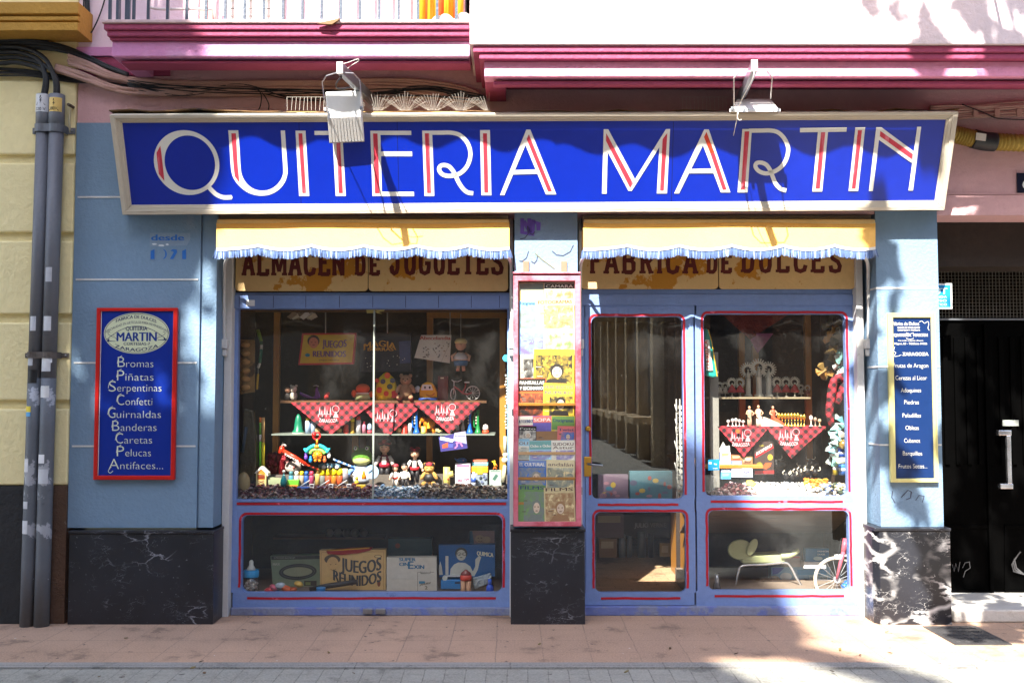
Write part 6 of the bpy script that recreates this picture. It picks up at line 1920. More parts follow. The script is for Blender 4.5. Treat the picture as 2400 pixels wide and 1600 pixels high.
carton('dark_red_box', 'narrow dark red box standing on end beside the yellow toy bus', 'box', (1026, 881, 1050, 936), Y1, 0.06, K(92, 22, 28), lambda mb, P, q: mb.m(K(200, 190, 160)).patch([(1032, 884), (1040, 884), (1040, 887), (1032, 887)], P, 0.001))
def wheel_spokes(mb, c, r, n, rr, rot=0):
    for k in range(n):
        a = 2 * math.pi * k / n + rot
        mb.tube([c, c + Vector((math.cos(a) * r, 0, math.sin(a) * r))], rr, 4, False)
def hoop(mb, c, r, rr, n=28, sx=1.0):
    mb.tube([c + Vector((math.cos(2 * math.pi * k / n) * r * sx, (1 - sx) * math.cos(2 * math.pi * k / n) * r, math.sin(2 * math.pi * k / n) * r)) for k in range(n + 1)], rr, 6)
t = thing('model_bicycle', 'small model bicycle with white wheels and red frame on the upper shelf', 'toy', on(1088, SH2, Y1))
o = on(1088, SH2, Y1)
for a, sx, r in ((20, 1.0, 16), (-26, .4, 13)):
    wb = MB(K(206, 202, 198, .4))
    c = o + Vector((a * u_, 0, (r + 1) * u_))
    hoop(wb, c, r * u_, 1.1 * u_, 28, sx)
    if sx == 1.0:
        wheel_spokes(wb, c, r * u_, 12, .35 * u_)
    wb.build('wheel', t)
MB(K(150, 30, 44, .4)).tube([o + Vector((a * u_, 0, b * u_)) for a, b in ((-24, 33), (-14, 26), (-4, 17), (6, 14), (18, 18))], 2.2 * u_, 8).tube([o + Vector((a * u_, 0, b * u_)) for a, b in ((-4, 17), (2, 30), (4, 40))], 1.6 * u_, 8).build('frame', t)
MB(K(200, 198, 196, .4)).tube([o + Vector((a * u_, 0, b * u_)) for a, b in ((-30, 48), (-24, 44), (-14, 44), (-6, 48))], 1 * u_, 6).tube([o + Vector((a * u_, 0, b * u_)) for a, b in ((-25, 14), (-24, 33), (-24, 44))], 1.1 * u_, 6).build('handlebar', t)
MB(K(206, 204, 200)).cbox(o + Vector((6 * u_, 0, 42 * u_)), (13 * u_, 5 * u_, 3 * u_)).build('saddle', t, 0.003)

# cloths hanging from the upper shelf
kerchief('red and black checked kerchief hanging left of the pane joint, printed with a basilica', 682, 876, 944, (775, 1018), 0.60, (770, 962), 'ZARAGOZA', 1)
kerchief('red and black checked kerchief in the middle, its print upside down over the joint', 842, 992, 946, (909, 1024), 0.625, (905, 972), None, 2)
kerchief('red and black checked kerchief hanging at the right with a basilica print', 968, 1128, 944, (1054, 1016), 0.605, (1043, 958), 'ZARAGOZA', 3)

# glass shelf goods
YS = 0.66
bS = pyz(SH1, YS)
turned('toy_bell', 'dark green toy bell on the glass shelf', 'bell', 699, 970, bS, 28, YS, [('bell', K(20, 110, 80, .35), [(1, 0), (1, .1), (.72, .2), (.62, .55), (.45, .82), (.2, .97), (.05, 1)]), ('rim', K(180, 176, 160), [(1.05, -.02), (1.05, .05)])])
for px, lab in ((721, 'blue and white spray can with yellow cap, left under the kerchief'), (734, 'blue and white spray can half hidden by the first kerchief')):
    turned('spray_can', lab, 'can', px, 978, bS, 12, YS, [('can', K(170, 190, 220, .3), [(1, 0), (1, .75), (.7, .8)]), ('cap', K(214, 180, 40), [(.75, .8), (.75, .96), (.4, 1)])], 'cans on the glass shelf')
for px, lab in ((744, 'round wooden castanet by the left kerchief tip'), (795, 'round wooden castanet right of the left kerchief tip'), (935, 'round wooden castanet right of the middle kerchief tip')):
    o = W(px, bS - 7, YS)
    tag(MB(K(206, 170, 116)).ball(o, (7 * U(YS), 3 * U(YS), 6.5 * U(YS)), 14).build('castanet'), lab, 'castanet', 'wooden castanets')
for px, lab, w_ in ((811, 'red plastic cup right of the left kerchief', 15), (948, 'red plastic cup left of the blue trumpet', 16)):
    turned('cup', lab, 'cup', px, 994, bS, w_, YS, [('cup', K(206, 44, 30, .35), [(1, 0), (.92, .05), (.7, .95), (.6, 1)])], 'red cups on the glass shelf')
turned('bubble_bottle', 'yellow bubble bottle with gold base on the glass shelf', 'bottle', 826, 978, bS, 11, YS, [('bottle', K(190, 150, 60, .4), [(1.1, 0), (.8, .15), (.7, .3), (.8, .7), (.6, .74)]), ('cap', K(224, 196, 40), [(.85, .74), (.9, .96), (.6, 1)])])
turned('spray_can', 'white spray can with tall red cap on the glass shelf', 'can', 840, 974, bS, 12, YS, [('can', K(206, 200, 206, .3), [(1, 0), (1, .72), (.8, .76)]), ('cap', K(196, 40, 44), [(.85, .76), (.7, .98), (.3, 1)])], 'cans on the glass shelf')
turned('pink_bottle', 'small pink bottle beside the red capped can', 'bottle', 853, 986, bS, 9, YS, [('bottle', K(190, 120, 140, .3), [(1, 0), (1, .6), (.5, .75)]), ('cap', K(150, 40, 60), [(.6, .75), (.5, 1)])])
turned('snow_globe', 'tiny blue snow globe on a pink base near the pane joint', 'snow globe', 866, 992, bS, 12, YS, [('globe', K(150, 170, 200, .1), [(.7, .3), (.95, .55), (.7, .9), (.1, 1)]), ('base', K(186, 60, 76), [(1, 0), (.9, .3)])], 'snow globes')
turned('spray_can', 'plain white can left of the blue trumpet', 'can', 961, 992, bS, 10, YS, [('can', K(206, 202, 200, .3), [(1, 0), (1, .85), (.9, .9)]), ('cap', K(226, 226, 224), [(.9, .9), (.8, 1)])], 'cans on the glass shelf')
def trumpet(label, px, top, c, loop):
    o = W(px, bS, YS)
    u = U(YS)
    Hh = (bS - top) * u
    t = thing('toy_trumpet', label, 'toy trumpet', o, 'toy trumpets')
    MB(K(*c, .35)).lathe([(9 * u, 0), (7 * u, 4 * u), (4.5 * u, 11 * u), (3.4 * u, 20 * u), (2.8 * u, Hh * .8), (3.6 * u, Hh * .9), (4 * u, Hh)], o, 14).build('horn', t)
    if loop:
        MB(K(*c, .35)).tube([o + Vector((a * u, 0, b * u)) for a, b in ((-2, 12), (-9, 16), (-10, 36), (-6, 48), (0, 46))], 1.8 * u, 8).build('loop', t)
    for k in range(3):
        MB(K(214, 206, 180)).cbox(o + Vector((-4 * u if loop else -3 * u, -3 * u, (24 + 7 * k) * u)), (3 * u, 2 * u, 3 * u)).build('valve', t)
trumpet('blue toy trumpet with a looped tube right of the middle kerchief', 976, 963, (24, 90, 180), True)
trumpet('plain blue toy trumpet near the right end of the shelf', 1101, 966, (24, 90, 190), False)
trumpet('green toy trumpet beside the plain blue one', 1120, 960, (24, 120, 60), True)
t = thing('orange_elephant', 'amber see through plastic elephant behind the small yellow toys', 'toy', W(1002, bS, YS + .05))
o = W(1002, bS, YS + .05)
u_ = U(YS)
am = K(206, 120, 24, .3)
MB(am).ball(o + Vector((4 * u_, 0, 24 * u_)), (15 * u_, 10 * u_, 14 * u_), 14).ball(o + Vector((-11 * u_, -2 * u_, 33 * u_)), (8 * u_, 7 * u_, 8 * u_), 12).tube([o + Vector((-16 * u_, -4 * u_, 30 * u_)), o + Vector((-19 * u_, -5 * u_, 18 * u_)), o + Vector((-15 * u_, -5 * u_, 12 * u_))], 2.6 * u_, 8).tube([o + Vector((-5 * u_, 0, 16 * u_)), o + Vector((-5 * u_, 0, 0))], 4 * u_, 8).tube([o + Vector((14 * u_, 0, 16 * u_)), o + Vector((15 * u_, 0, 0))], 4.5 * u_, 8).build('body', t)
turned('stacking_cups', 'pale yellow stack of small cups in front of the amber elephant', 'cups', 992, 999, bS, 11, YS - .05, [('cup', K(206, 206, 90), [(.9, 0), (1, .3), (.8, .32), (1, .62), (.8, .65), (.95, 1)])])
turned('toy_bell', 'tiny yellow handbell in front of the amber elephant', 'bell', 1004, 990, bS - 12, 8, YS - .05, [('bell', K(222, 196, 40), [(1, 0), (.9, .1), (.4, .6), (.2, 1)])])
t = thing('toy_truck', 'small tan toy jeep under the right kerchief', 'toy car', W(1029, bS, YS))
o = W(1029, bS, YS)
MB(K(200, 180, 120)).cbox(o + Vector((0, 0, 5.5 * u_)), (16 * u_, 9 * u_, 5 * u_)).cbox(o + Vector((-4 * u_, 0, 9.5 * u_)), (8 * u_, 8 * u_, 3 * u_)).build('body', t, 0.002)
for a in (-5, 5):
    MB(K(30, 28, 28)).lathe([(2.6 * u_, -1), (2.6 * u_, 1)] if False else [(2.6 * u_, -.004), (2.6 * u_, .004)], o + Vector((a * u_, -4 * u_, 3 * u_)), 10, Matrix.Rotation(R(90), 3, 'X')).build('wheel', t)
for px, lab in ((1072, 'clear snow globe bottle behind the right kerchief tip'), (1085, 'clear snow globe bottle left of the plain blue trumpet')):
    turned('glass_bell', lab, 'snow globe', px, 985, bS, 10, YS + .04, [('glass', K(190, 180, 176, .15), [(.9, .2), (1, .4), (.5, .7), (.3, 1)]), ('base', K(150, 40, 44), [(1, 0), (1, .2)])], 'snow globes')
turned('snow_globe', 'snow globe with orange red base at the right end of the shelf', 'snow globe', 1138, 994, bS, 15, YS, [('globe', K(206, 196, 190, .1), [(.7, .32), (.95, .55), (.7, .9), (.1, 1)]), ('base', K(206, 76, 44), [(1.1, 0), (1, .33)])], 'snow globes')

# blister card taped to the glass
def d_bl(mb, P, q):
    mb.m(K(150, 150, 176)).patch([(1065, 1014), (1091, 1010), (1094, 1040), (1062, 1032)], P, 0.0008)
    mb.m(K(40, 40, 60)); txt(mb, 'RUEDAS', 1067, 1090, 1023, 5, P, 0.0014)
    mb.m(K(206, 76, 50)).patch([(1036, 1042), (1050, 1036), (1050, 1048), (1037, 1050)], P, 0.001)
    mb.m(K(196, 206, 230)).patch([(1032, 1022), (1066, 1030), (1060, 1036), (1031, 1030)], P, 0.001)
    mb.m(K(206, 110, 160)).stroke([(1066, 1050), (1072, 1044), (1070, 1038), (1078, 1036), (1084, 1046)], 3, P, 0.001)
    mb.m(K(70, 76, 150)).patch([(1050, 1040), (1062, 1039), (1062, 1048), (1051, 1049)], P, 0.001)
carton('blister_card', 'purple and silver toy car blister card leaning on the glass under the shelf', 'toy pack', [(1028, 1024), (1090, 1010), (1096, 1050), (1033, 1058)], 0.50, 0.012, K(64, 60, 120, .2), d_bl)

# floor goods
t = thing('toy_bicycle_frame', 'red toy scooter leaning across the left of the display', 'toy', W(680, 1105, .62))
rr_ = K(206, 50, 24, .3)
MB(rr_).tube([W(664, 1056, .62), W(690, 1070, .61), W(718, 1088, .60)], .014, 10).tube([W(718, 1088, .60), W(746, 1100, .58)], .006, 8).build('tube', t)
MB(rr_).tube([W(662, 1046, .62), W(657, 1062, .62)], .018, 10).build('head_tube', t)
MB(K(200, 196, 190, .3, .5)).tube([W(664, 1036, .62), W(661, 1047, .62)], .009, 8).tube([W(664, 1040, .62), W(671, 1045, .6)], .008, 8).build('stem', t)
mb = MB(K(226, 216, 210))
txt(mb, 'DEPORTE', 668, 712, 1090, 7, lambda a, b, o=0: W(a, b - 24 + (a - 668) * .55, .594 - o), 0, .3)
mb.build('lettering', t)
foil = mat('red_foil', (120, 20, 30), 0.18, 0.4, 9, 0.9, 24, metal=0.6)
t = thing('foil_bag', 'crumpled dark red foil bag behind the barn', 'bag', W(650, 1112, .76))
mb = MB(foil)
rnd = random.Random(4)
for k in range(16):
    a = W(620 + rnd.uniform(0, 52), 1108 - rnd.uniform(0, 40), .8)
    mb.ball(a, (rnd.uniform(.03, .06), .04, rnd.uniform(.02, .045)), 7, Matrix.Rotation(rnd.uniform(-1, 1), 3, 'Y'))
mb.build('bag', t)
MB(foil).tube([W(664, 1112, .78), W(658, 1085, .78), W(650, 1066, .78)], [.05, .03, .018], 10).build('twisted_neck', t)
t = thing('plush_rabbit', 'white soft toy rabbit head with a pink nose beside the red foil', 'soft toy', W(687, 1108, .74))
o = W(687, 1094, .74)
u_ = U(.74)
wf = mat('white_plush', (214, 200, 190), .95, .1, 30, .8, 200)
MB(wf).ball(o, (19 * u_, 15 * u_, 15 * u_), 16).build('head', t)
MB(mat('pink_plush', (206, 140, 140), .95, .1, 30, .8, 200)).ball(o + Vector((-13 * u_, 0, 12 * u_)), (4 * u_, 3 * u_, 9 * u_), 10, Matrix.Rotation(R(-20), 3, 'Y')).build('ear', t)
for a in (-4, 9):
    MB(K(30, 22, 20, .2)).ball(o + Vector((a * u_, -14 * u_, 2 * u_)), 1.6 * u_, 8).build('eye', t)
MB(K(206, 110, 100)).ball(o + Vector((5 * u_, -15.5 * u_, 0)), 2 * u_, 8).build('nose', t)
# baby mobile
t = thing('baby_mobile', 'bright baby mobile with turquoise arms, green arch and orange lion on a red ring', 'toy', W(745, 1084, .52))
YMb = .52
mb = MB(K(206, 30, 30, .35))
c = W(742, 1021, YMb)
hoop(mb, c, 8.5 * U(YMb), .007, 18)
mb.ball(W(736, 1018, YMb), .018, 8)
mb.build('ring', t)
MB(K(222, 140, 20, .35)).tube([W(743, 1029, YMb), W(743, 1040, YMb)], .008, 8).lathe([(.018, -.012), (.02, 0), (.016, .014)], W(743, 1046, YMb), 12).build('hanger', t)
for s in (-1, 1):
    MB(K(40, 180, 196, .35)).tube(curve3([W(743 + s * 4, 1043, YMb), W(743 + s * 14, 1047, YMb), W(743 + s * 22, 1053, YMb), W(743 + s * 28, 1057, YMb)], 4), [.014] * 9 + [.018, .022, .026, .02], 9).build('arm', t)
MB(K(130, 206, 90, .35)).tube(curve3([W(727, 1063, YMb), W(731, 1056, YMb), W(743, 1053, YMb), W(755, 1056, YMb), W(761, 1063, YMb)], 4), .012, 9).build('arch', t)
lion = MB(K(226, 130, 10, .4))
for k in range(10):
    a = 2 * math.pi * k / 10
    lion.ball(W(744 + 8 * math.cos(a), 1067 + 8 * math.sin(a), YMb), .012, 8)
lion.ball(W(744, 1067, YMb - .006), (.026, .016, .026), 12).ball(W(739, 1079, YMb), .012, 8).ball(W(749, 1079, YMb), .012, 8)
lion.m(K(150, 70, 10)).ball(W(744, 1068, YMb - .022), .006, 8)
lion.build('lion', t)
for px, py, c, nm in ((717, 1071, (110, 70, 180), 'purple_charm'), (728, 1078, (30, 130, 210), 'blue_charm'), (761, 1078, (206, 96, 50), 'red_charm'), (771, 1068, (226, 226, 222), 'white_charm')):
    MB(K(*c, .4)).ball(W(px, py, YMb), (.014, .012, .02), 10).ball(W(px, py - 7, YMb), .010, 8).tube([W(px, py - 9, YMb), W(px * .6 + 743 * .4, 1058, YMb)], .002, 5).build(nm, t)
# frog
t = thing('frog_plush', 'green frog soft toy with pale belly in a white and blue dress', 'soft toy', W(848, 1128, .74))
o = W(848, 1128, .74)
u_ = U(.74)
gp = mat('frog_plush', (96, 150, 44), .95, .15, 20, .8, 160)
MB(gp).ball(o + Vector((0, 0, 57 * u_)), (25 * u_, 18 * u_, 21 * u_), 18).build('head', t)
for s in (-1, 1):
    e = MB(gp).ball(o + Vector((s * 13 * u_, -8 * u_, 77 * u_)), 7 * u_, 10).build('eye_bump', t)
    MB(K(226, 226, 220, .3)).ball(o + Vector((s * 13 * u_, -13.5 * u_, 78 * u_)), (4 * u_, 2 * u_, 4.4 * u_), 10).m(K(20, 18, 18, .2)).ball(o + Vector((s * 13 * u_, -15.2 * u_, 78 * u_)), (2 * u_, 1 * u_, 2.4 * u_), 8).build('eye', e)
MB(mat('frog_pale', (206, 206, 130), .95, .1, 20, .8, 160)).ball(o + Vector((0, -6 * u_, 49 * u_)), (21 * u_, 15 * u_, 11 * u_), 14).build('chin', t)
MB(K(196, 206, 222, .9)).lathe([(26 * u_, 0), (24 * u_, 14 * u_), (17 * u_, 32 * u_), (9 * u_, 42 * u_)], o, 16, None, 1, .7).build('dress', t)
for s in (-1, 1):
    MB(K(110, 150, 206, .9)).tube([o + Vector((s * 14 * u_, -4 * u_, 34 * u_)), o + Vector((s * 27 * u_, -8 * u_, 24 * u_)), o + Vector((s * 30 * u_, -10 * u_, 12 * u_))], 5 * u_, 9).build('sleeve', t)
t = thing('striped_cord', 'blue and white toy ladder slanting behind the frog', 'toy', W(795, 1085, .72))
for k in range(8):
    MB(K(*((60, 110, 190) if k % 2 else (206, 216, 226)))).tube([W(780 + 6 * k, 1076 + 2.3 * k, .7), W(786 + 6 * k, 1078.3 + 2.3 * k, .7)], .008, 8).build('rung', t)
# row of cans, bottles and little vehicles
bF = pyz(st1, YF)
for k, (px, c, cap, nm) in enumerate(((682, (70, 130, 160), (60, 110, 120), 'teal bottle at the left end of the small bottle row'), (695, (186, 170, 176), (226, 226, 222), 'white capped bottle, second in the small bottle row'), (707, (170, 150, 130), (226, 186, 30), 'yellow capped bottle in the middle of the small bottle row'), (718, (40, 80, 150), (40, 90, 170), 'blue bottle, fourth in the small bottle row'), (730, (150, 60, 90), (206, 60, 90), 'pink capped bottle at the right end of the small bottle row'), (744, (190, 160, 90), (180, 150, 80), 'pale beige spray bottle left of the yellow capped cans'))):
    turned('bottle', nm, 'bottle', px, 1104 if k < 5 else 1098, bF, 11, YF + .03, [('bottle', K(*c, .3), [(1, 0), (1, .68), (.6, .74)]), ('cap', K(*cap), [(.85, .74), (.8, .97), (.4, 1)])], 'small bottles in the front row')
for k, lab in enumerate(('first yellow capped can from the left, plain grey', 'second yellow capped can, with red and white swirls', 'third yellow capped can, partly behind a blue crane', 'fourth yellow capped can, right end of the row')):
    turned('spray_can', lab, 'can', 756 + 13.5 * k, 1098, bF, 14, YF + .04, [('can', K(*((120, 124, 120), (196, 96, 60), (190, 120, 40), (200, 90, 50))[k], .3), [(1, 0), (1, .55), (.9, .6)]), ('cap', K(226, 200, 20), [(.95, .6), (.95, .9), (.6, 1)])], 'yellow capped cans')
turned('can', 'pale cream can with grey label right of the yellow capped cans', 'can', 808, 1098, bF, 16, YF + .06, [('can', K(196, 186, 160, .3), [(1, 0), (1, .9), (.8, 1)]), ('label', K(120, 116, 124), [(1.02, .3), (1.02, .75)])])
t = thing('toy_truck', 'blue grey toy car with three pale wheels set on top of the cans', 'toy car', W(773, 1099, YF + .04))
o = W(773, 1097.5, YF + .04)
u_ = U(YF)
MB(K(56, 100, 120, .35)).prism([o + Vector((a * u_, -6 * u_, b * u_)) for a, b in ((-26, 3), (-26, 9), (-14, 13), (16, 12), (24, 8), (25, 2))], (0, 12 * u_, 0)).build('body', t, 0.004)
for a in (-13, 0, 18):
    MB(K(206, 206, 206, .3)).lathe([(4.6 * u_, -.006), (4.6 * u_, .006), (2 * u_, .008)], o + Vector((a * u_, -7 * u_, 4 * u_)), 12, Matrix.Rotation(R(90), 3, 'X')).build('wheel', t)
# barn and cart
t = thing('toy_barn', 'orange and cream toy barn with a steep white roof in the front left corner', 'toy', W(612, 1145, .50))
Yn = .50
zb_ = 1146
f2 = lambda px, py, o=0: W(px, py, Yn - o)
MB(K(206, 130, 40)).prism([f2(601, zb_), f2(623, zb_), f2(623, 1108), f2(612, 1096), f2(601, 1108)], (0, .06, 0)).build('wall', t)
MB(K(226, 222, 206)).ring([f2(596, 1108, .006), f2(612, 1092, .006), f2(628, 1108, .006), f2(628, 1115, .006)], [f2(600, 1110, .006), f2(612, 1098, .006), f2(624, 1110, .006), f2(626, 1114, .006)], (0, .075, 0)).build('roof', t)
mb = MB(K(222, 206, 140))
for a, b in ((600, 603), (621, 624)):
    mb.prism([f2(a, 1146, .004), f2(b, 1146, .004), f2(b, 1108, .004), f2(a, 1108, .004)], (0, .004, 0))
mb.prism([f2(603, 1134, .004), f2(621, 1134, .004), f2(621, 1124, .004), f2(603, 1124, .004)], (0, .004, 0))
mb.build('trim', t)
mb = MB(K(150, 60, 30))
mb.stroke([(605, 1126), (619, 1132)], 1, f2, .006).stroke([(605, 1132), (619, 1126)], 1, f2, .006).patch([(604, 1114), (620, 1114), (620, 1120), (604, 1120)], f2, .005)
mb.build('door', t)
carton('toy_cart', 'pale green card cart with a lime green body beside the barn', 'toy', [(625, 1118), (662, 1122), (660, 1146), (632, 1144)], .52, .05, K(170, 180, 140), None)
t = thing('toy_dump_truck', 'lime green tipper body on an orange base', 'toy car', W(684, 1146, .53))
MB(K(110, 190, 50)).rb(672, 1124, 700, 1139, .53, .05).build('body', t, 0.004)
MB(K(206, 130, 30)).rb(656, 1136, 698, 1146, .52, .06).build('base', t, 0.003)
turned('teal_bauble', 'shiny teal pear shaped bauble with a silver loop', 'bauble', 665, 1108, 1140, 17, .49, [('bauble', K(16, 90, 100, .15), [(.6, 0), (1, .25), (.85, .5), (.3, .85), (.1, 1)]), ('loop', K(200, 200, 196, .3, .6), [(.25, 1), (.5, 1.1), (.25, 1.22)])])
for px, c, lab in ((712, (40, 84, 170), 'blue toy crane lorry, left of the three, with a long white jib'), (757, (36, 60, 120), 'dark blue toy crane lorry, middle of the three'), (799, (180, 110, 40), 'orange and white toy crane lorry, right of the three')):
    t = thing('toy_crane', lab, 'toy car', W(px, 1146, .49), 'toy crane lorries')
    o = W(px, 1147, .49)
    u_ = U(.49)
    MB(K(*c, .4)).cbox(o + Vector((0, 0, 5 * u_)), (30 * u_, 9 * u_, 5 * u_)).build('bed', t, 0.003)
    MB(K(214, 214, 216, .4)).cbox(o + Vector((19 * u_, 0, 8 * u_)), (11 * u_, 9 * u_, 11 * u_)).build('cab', t, 0.004)
    MB(K(60, 40, 60, .3)).cbox(o + Vector((19 * u_, -4.6 * u_, 10 * u_)), (7 * u_, .6 * u_, 4 * u_)).build('window', t)
    MB(K(206, 210, 216, .4)).tube([o + Vector((-8 * u_, 0, 8 * u_)), o + Vector((14 * u_, 0, 22 * u_))], 1.5 * u_, 6).build('jib', t)
    for a in (-10, 16):
        MB(K(24, 24, 26)).lathe([(3 * u_, -.006), (3 * u_, .006)], o + Vector((a * u_, -5 * u_, 2.5 * u_)), 10, Matrix.Rotation(R(90), 3, 'X')).build('wheel', t)
t = thing('toy_digger', 'yellow and brown toy digger at the foot of the frog', 'toy car', W(842, 1146, .49))
o = W(842, 1147, .49)
MB(K(206, 170, 30, .4)).cbox(o + Vector((4 * u_, 0, 7 * u_)), (22 * u_, 9 * u_, 10 * u_)).build('body', t, 0.004)
MB(K(130, 60, 40, .4)).tube([o + Vector((-4 * u_, 0, 10 * u_)), o + Vector((-14 * u_, 0, 15 * u_)), o + Vector((-17 * u_, 0, 6 * u_))], 2 * u_, 7).build('boom', t)
for a in (-4, 12):
    MB(K(24, 24, 26)).lathe([(3.4 * u_, -.006), (3.4 * u_, .006)], o + Vector((a * u_, -5 * u_, 3 * u_)), 10, Matrix.Rotation(R(90), 3, 'X')).build('wheel', t)
t = thing('yellow_chick', 'small bright yellow chick below the frog', 'toy', W(835, 1136, .52))
MB(K(236, 210, 60)).ball(W(836, 1130, .52), (.016, .014, .022), 10).ball(W(836, 1120, .52), .014, 10).build('body', t)
MB(K(226, 130, 20)).ball(W(836, 1121, .503), .005, 6).build('beak', t)
turned('amber_figure', 'glossy amber figurine in front of the frog dress', 'figurine', 853, 1102, 1122, 12, .6, [('figure', K(206, 120, 20, .2), [(1, 0), (.9, .4), (.5, .7), (.6, .85), (.1, 1)])])
t = thing('blue_clock_plate', 'round pale blue toy plate with a dark swirl', 'toy', W(872, 1122, .58))
MB(K(150, 186, 222, .4)).lathe([(16 * U(.58), 0), (16 * U(.58), .01)], W(872, 1105, .58), 24, Matrix.Rotation(R(90), 3, 'X')).build('plate', t)
mb = MB(K(24, 30, 50))
mb.stroke([(864, 1108), (870, 1104), (876, 1098)], 3, PL(.57), 0.001)
mb.build('swirl', t)

# folk dolls and the bear in a kerchief
doll('tall boy doll in a red waistcoat and checked cap, left of the doll group', 901, 1128, 96, .76, (120, 40, 60), (150, 30, 50), (30, 30, 34), (50, 30, 24), 'g')
doll('boy doll in a black waistcoat and red checked cap, standing right of the group', 972, 1130, 82, .70, (36, 30, 34), (190, 40, 50), (34, 32, 36), (60, 34, 30), 'g')
doll('small baby doll with a red bow cap sitting in the middle', 926, 1140, 52, .61, (222, 214, 204), (190, 60, 50), (222, 214, 204), (90, 60, 40), (196, 60, 70), False)
doll('small dark haired doll in a white shawl beside the bow capped baby', 948, 1142, 58, .59, (226, 220, 206), (206, 200, 190), (40, 36, 38), (24, 20, 20), None, False)
def scarf(t, o, u):
    MB(gingham).lathe([(.2 * u, .86 * u), (.235 * u, .92 * u), (.2 * u, .99 * u), (.05 * u, 1.02 * u)], o, 14).build('kerchief', t)
    MB(K(34, 30, 30)).lathe([(.25 * u, .2 * u), (.26 * u, .38 * u), (.2 * u, .54 * u)], o, 14, None, 1, .86).build('waistcoat', t)
bear('teddy_bear', 'honey coloured teddy bear in a red kerchief and black waistcoat at the display front', 1006, pyz(st1, .58), 54, .58, (206, 160, 84), scarf)
# right end of the display
t = thing('toy_tap', 'pale yellow plastic cross shaped toy right of the bear', 'toy', W(1050, 1140, .62))
MB(K(226, 206, 110, .4)).tube([W(1047, 1140, .62), W(1047, 1094, .62)], .026, 10).tube([W(1047, 1112, .62), W(1062, 1110, .62)], .024, 10).build('body', t)
MB(K(206, 80, 40)).ball(W(1050, 1122, .6), .010, 8).build('knob', t)
def d_box1(mb, P, q):
    mb.m(K(150, 110, 140)).patch([(1070, 1088), (1100, 1088), (1100, 1094), (1070, 1094)], P, 0.001)
    mb.m(K(120, 50, 90))
    txt(mb, 'JUEGO', 1072, 1084, 1128, 8, P, 0.001, .4); txt(mb, 'ESPE', 1088, 1100, 1126, 9, P, 0.001, .4)
    mb.m(K(60, 60, 70)); txt(mb, 'cuentos', 1074, 1096, 1102, 5, P, 0.001)
carton('game_carton', 'white carton with purple lettering in the right half of the display', 'box', (1067, 1086, 1102, 1141), .60, .08, K(214, 206, 214), d_box1)
t = thing('whale_toy', 'dark blue toy whale on top of the white carton', 'toy', W(1082, 1086, .64))
o = W(1082, 1083, .64)
MB(K(20, 76, 130, .3)).ball(o + Vector((0, 0, 4 * u_)), (13 * u_, 7 * u_, 7 * u_), 12).tube([o + Vector((-10 * u_, 0, 4 * u_)), o + Vector((-17 * u_, 0, 10 * u_))], [3 * u_, 1 * u_], 8).build('body', t)
MB(K(196, 80, 50)).ball(o + Vector((4 * u_, -6.5 * u_, 5 * u_)), 1.2 * u_, 6).build('eye', t)
t = thing('bucket_set', 'plastic bucket of bricks with orange yellow label and turquoise lid', 'toy box', W(1124, 1140, .62))
MB(K(130, 140, 150, .2)).rb(1107, 1108, 1143, 1140, .62, .1).build('tub', t, 0.008)
MB(K(226, 150, 30)).rb(1105, 1092, 1144, 1108, .618, .105).build('band', t, 0.006)
MB(K(120, 200, 206)).rb(1106, 1083, 1144, 1091.6, .615, .11).build('lid', t, 0.006)
MB(K(206, 96, 70)).rb(1107, 1078, 1142, 1082.6, .615, .10).build('lid_rim', t, 0.004)
MB(K(236, 206, 50)).rb(1118, 1094, 1131, 1110, .612, .004).build('label', t)
for k in range(8):
    MB(K(*random.choice(((90, 100, 130), (60, 70, 84), (150, 150, 150))))).cbox(W(1112 + 3.6 * k, 1122 + random.uniform(-9, 10), .612), (.014, .006, .02), (0, random.uniform(-1, 1), 0)).build('brick', t)
def d_card(mb, P, q):
    mb.m(K(60, 96, 84)).patch([(1154, 1122), (1162, 1110), (1168, 1114), (1160, 1126)], P, 0.001)
    mb.stroke([(1150, 1104), (1172, 1104)], 1.4, P, 0.001)
carton('green_card', 'grey green toy card standing at the right end', 'card', (1147, 1101, 1175, 1140), .60, .012, K(150, 164, 156), d_card)
t = thing('flame_figure', 'tiny yellow and orange dancing figure on the green card', 'toy', W(1160, 1100, .60))
MB(K(226, 190, 30)).ball(W(1159, 1081, .6), .009, 8).tube([W(1159, 1083, .6), W(1160, 1093, .6)], .008, 8).tube([W(1158, 1085, .6), W(1153, 1080, .6)], .004, 6).build('body', t)
MB(K(216, 110, 30)).tube([W(1160, 1092, .6), W(1156, 1100, .6)], .005, 6).tube([W(1160, 1092, .6), W(1164, 1100, .6)], .005, 6).tube([W(1161, 1086, .6), W(1166, 1093, .6)], .005, 6).build('cape', t)
t = thing('shell_string', 'string of pale shells hanging down the right window jamb', 'garland', W(1187, 1010, .42))
for k in range(18):
    MB(K(*random.choice(((206, 206, 200), (170, 176, 176), (190, 186, 170))), .3)).ball(W(1187 + random.uniform(-2, 2), 880 + 7.2 * k, .42), (.007 + .006 * random.random(), .006, .010), 8).build('shell', t)
t = thing('clown_string', 'cream bone shaped hanging figure at the right window jamb', 'hanging toy', W(1184, 1130, .44))
MB(K(214, 206, 170)).tube([W(1184, 1022, .44), W(1183, 1060, .44)], .012, 8).ball(W(1184, 1066, .44), .02, 10).ball(W(1183, 1078, .44), .024, 10).tube([W(1183, 1090, .44), W(1180, 1130, .44)], [.012, .02], 8).build('figure', t)
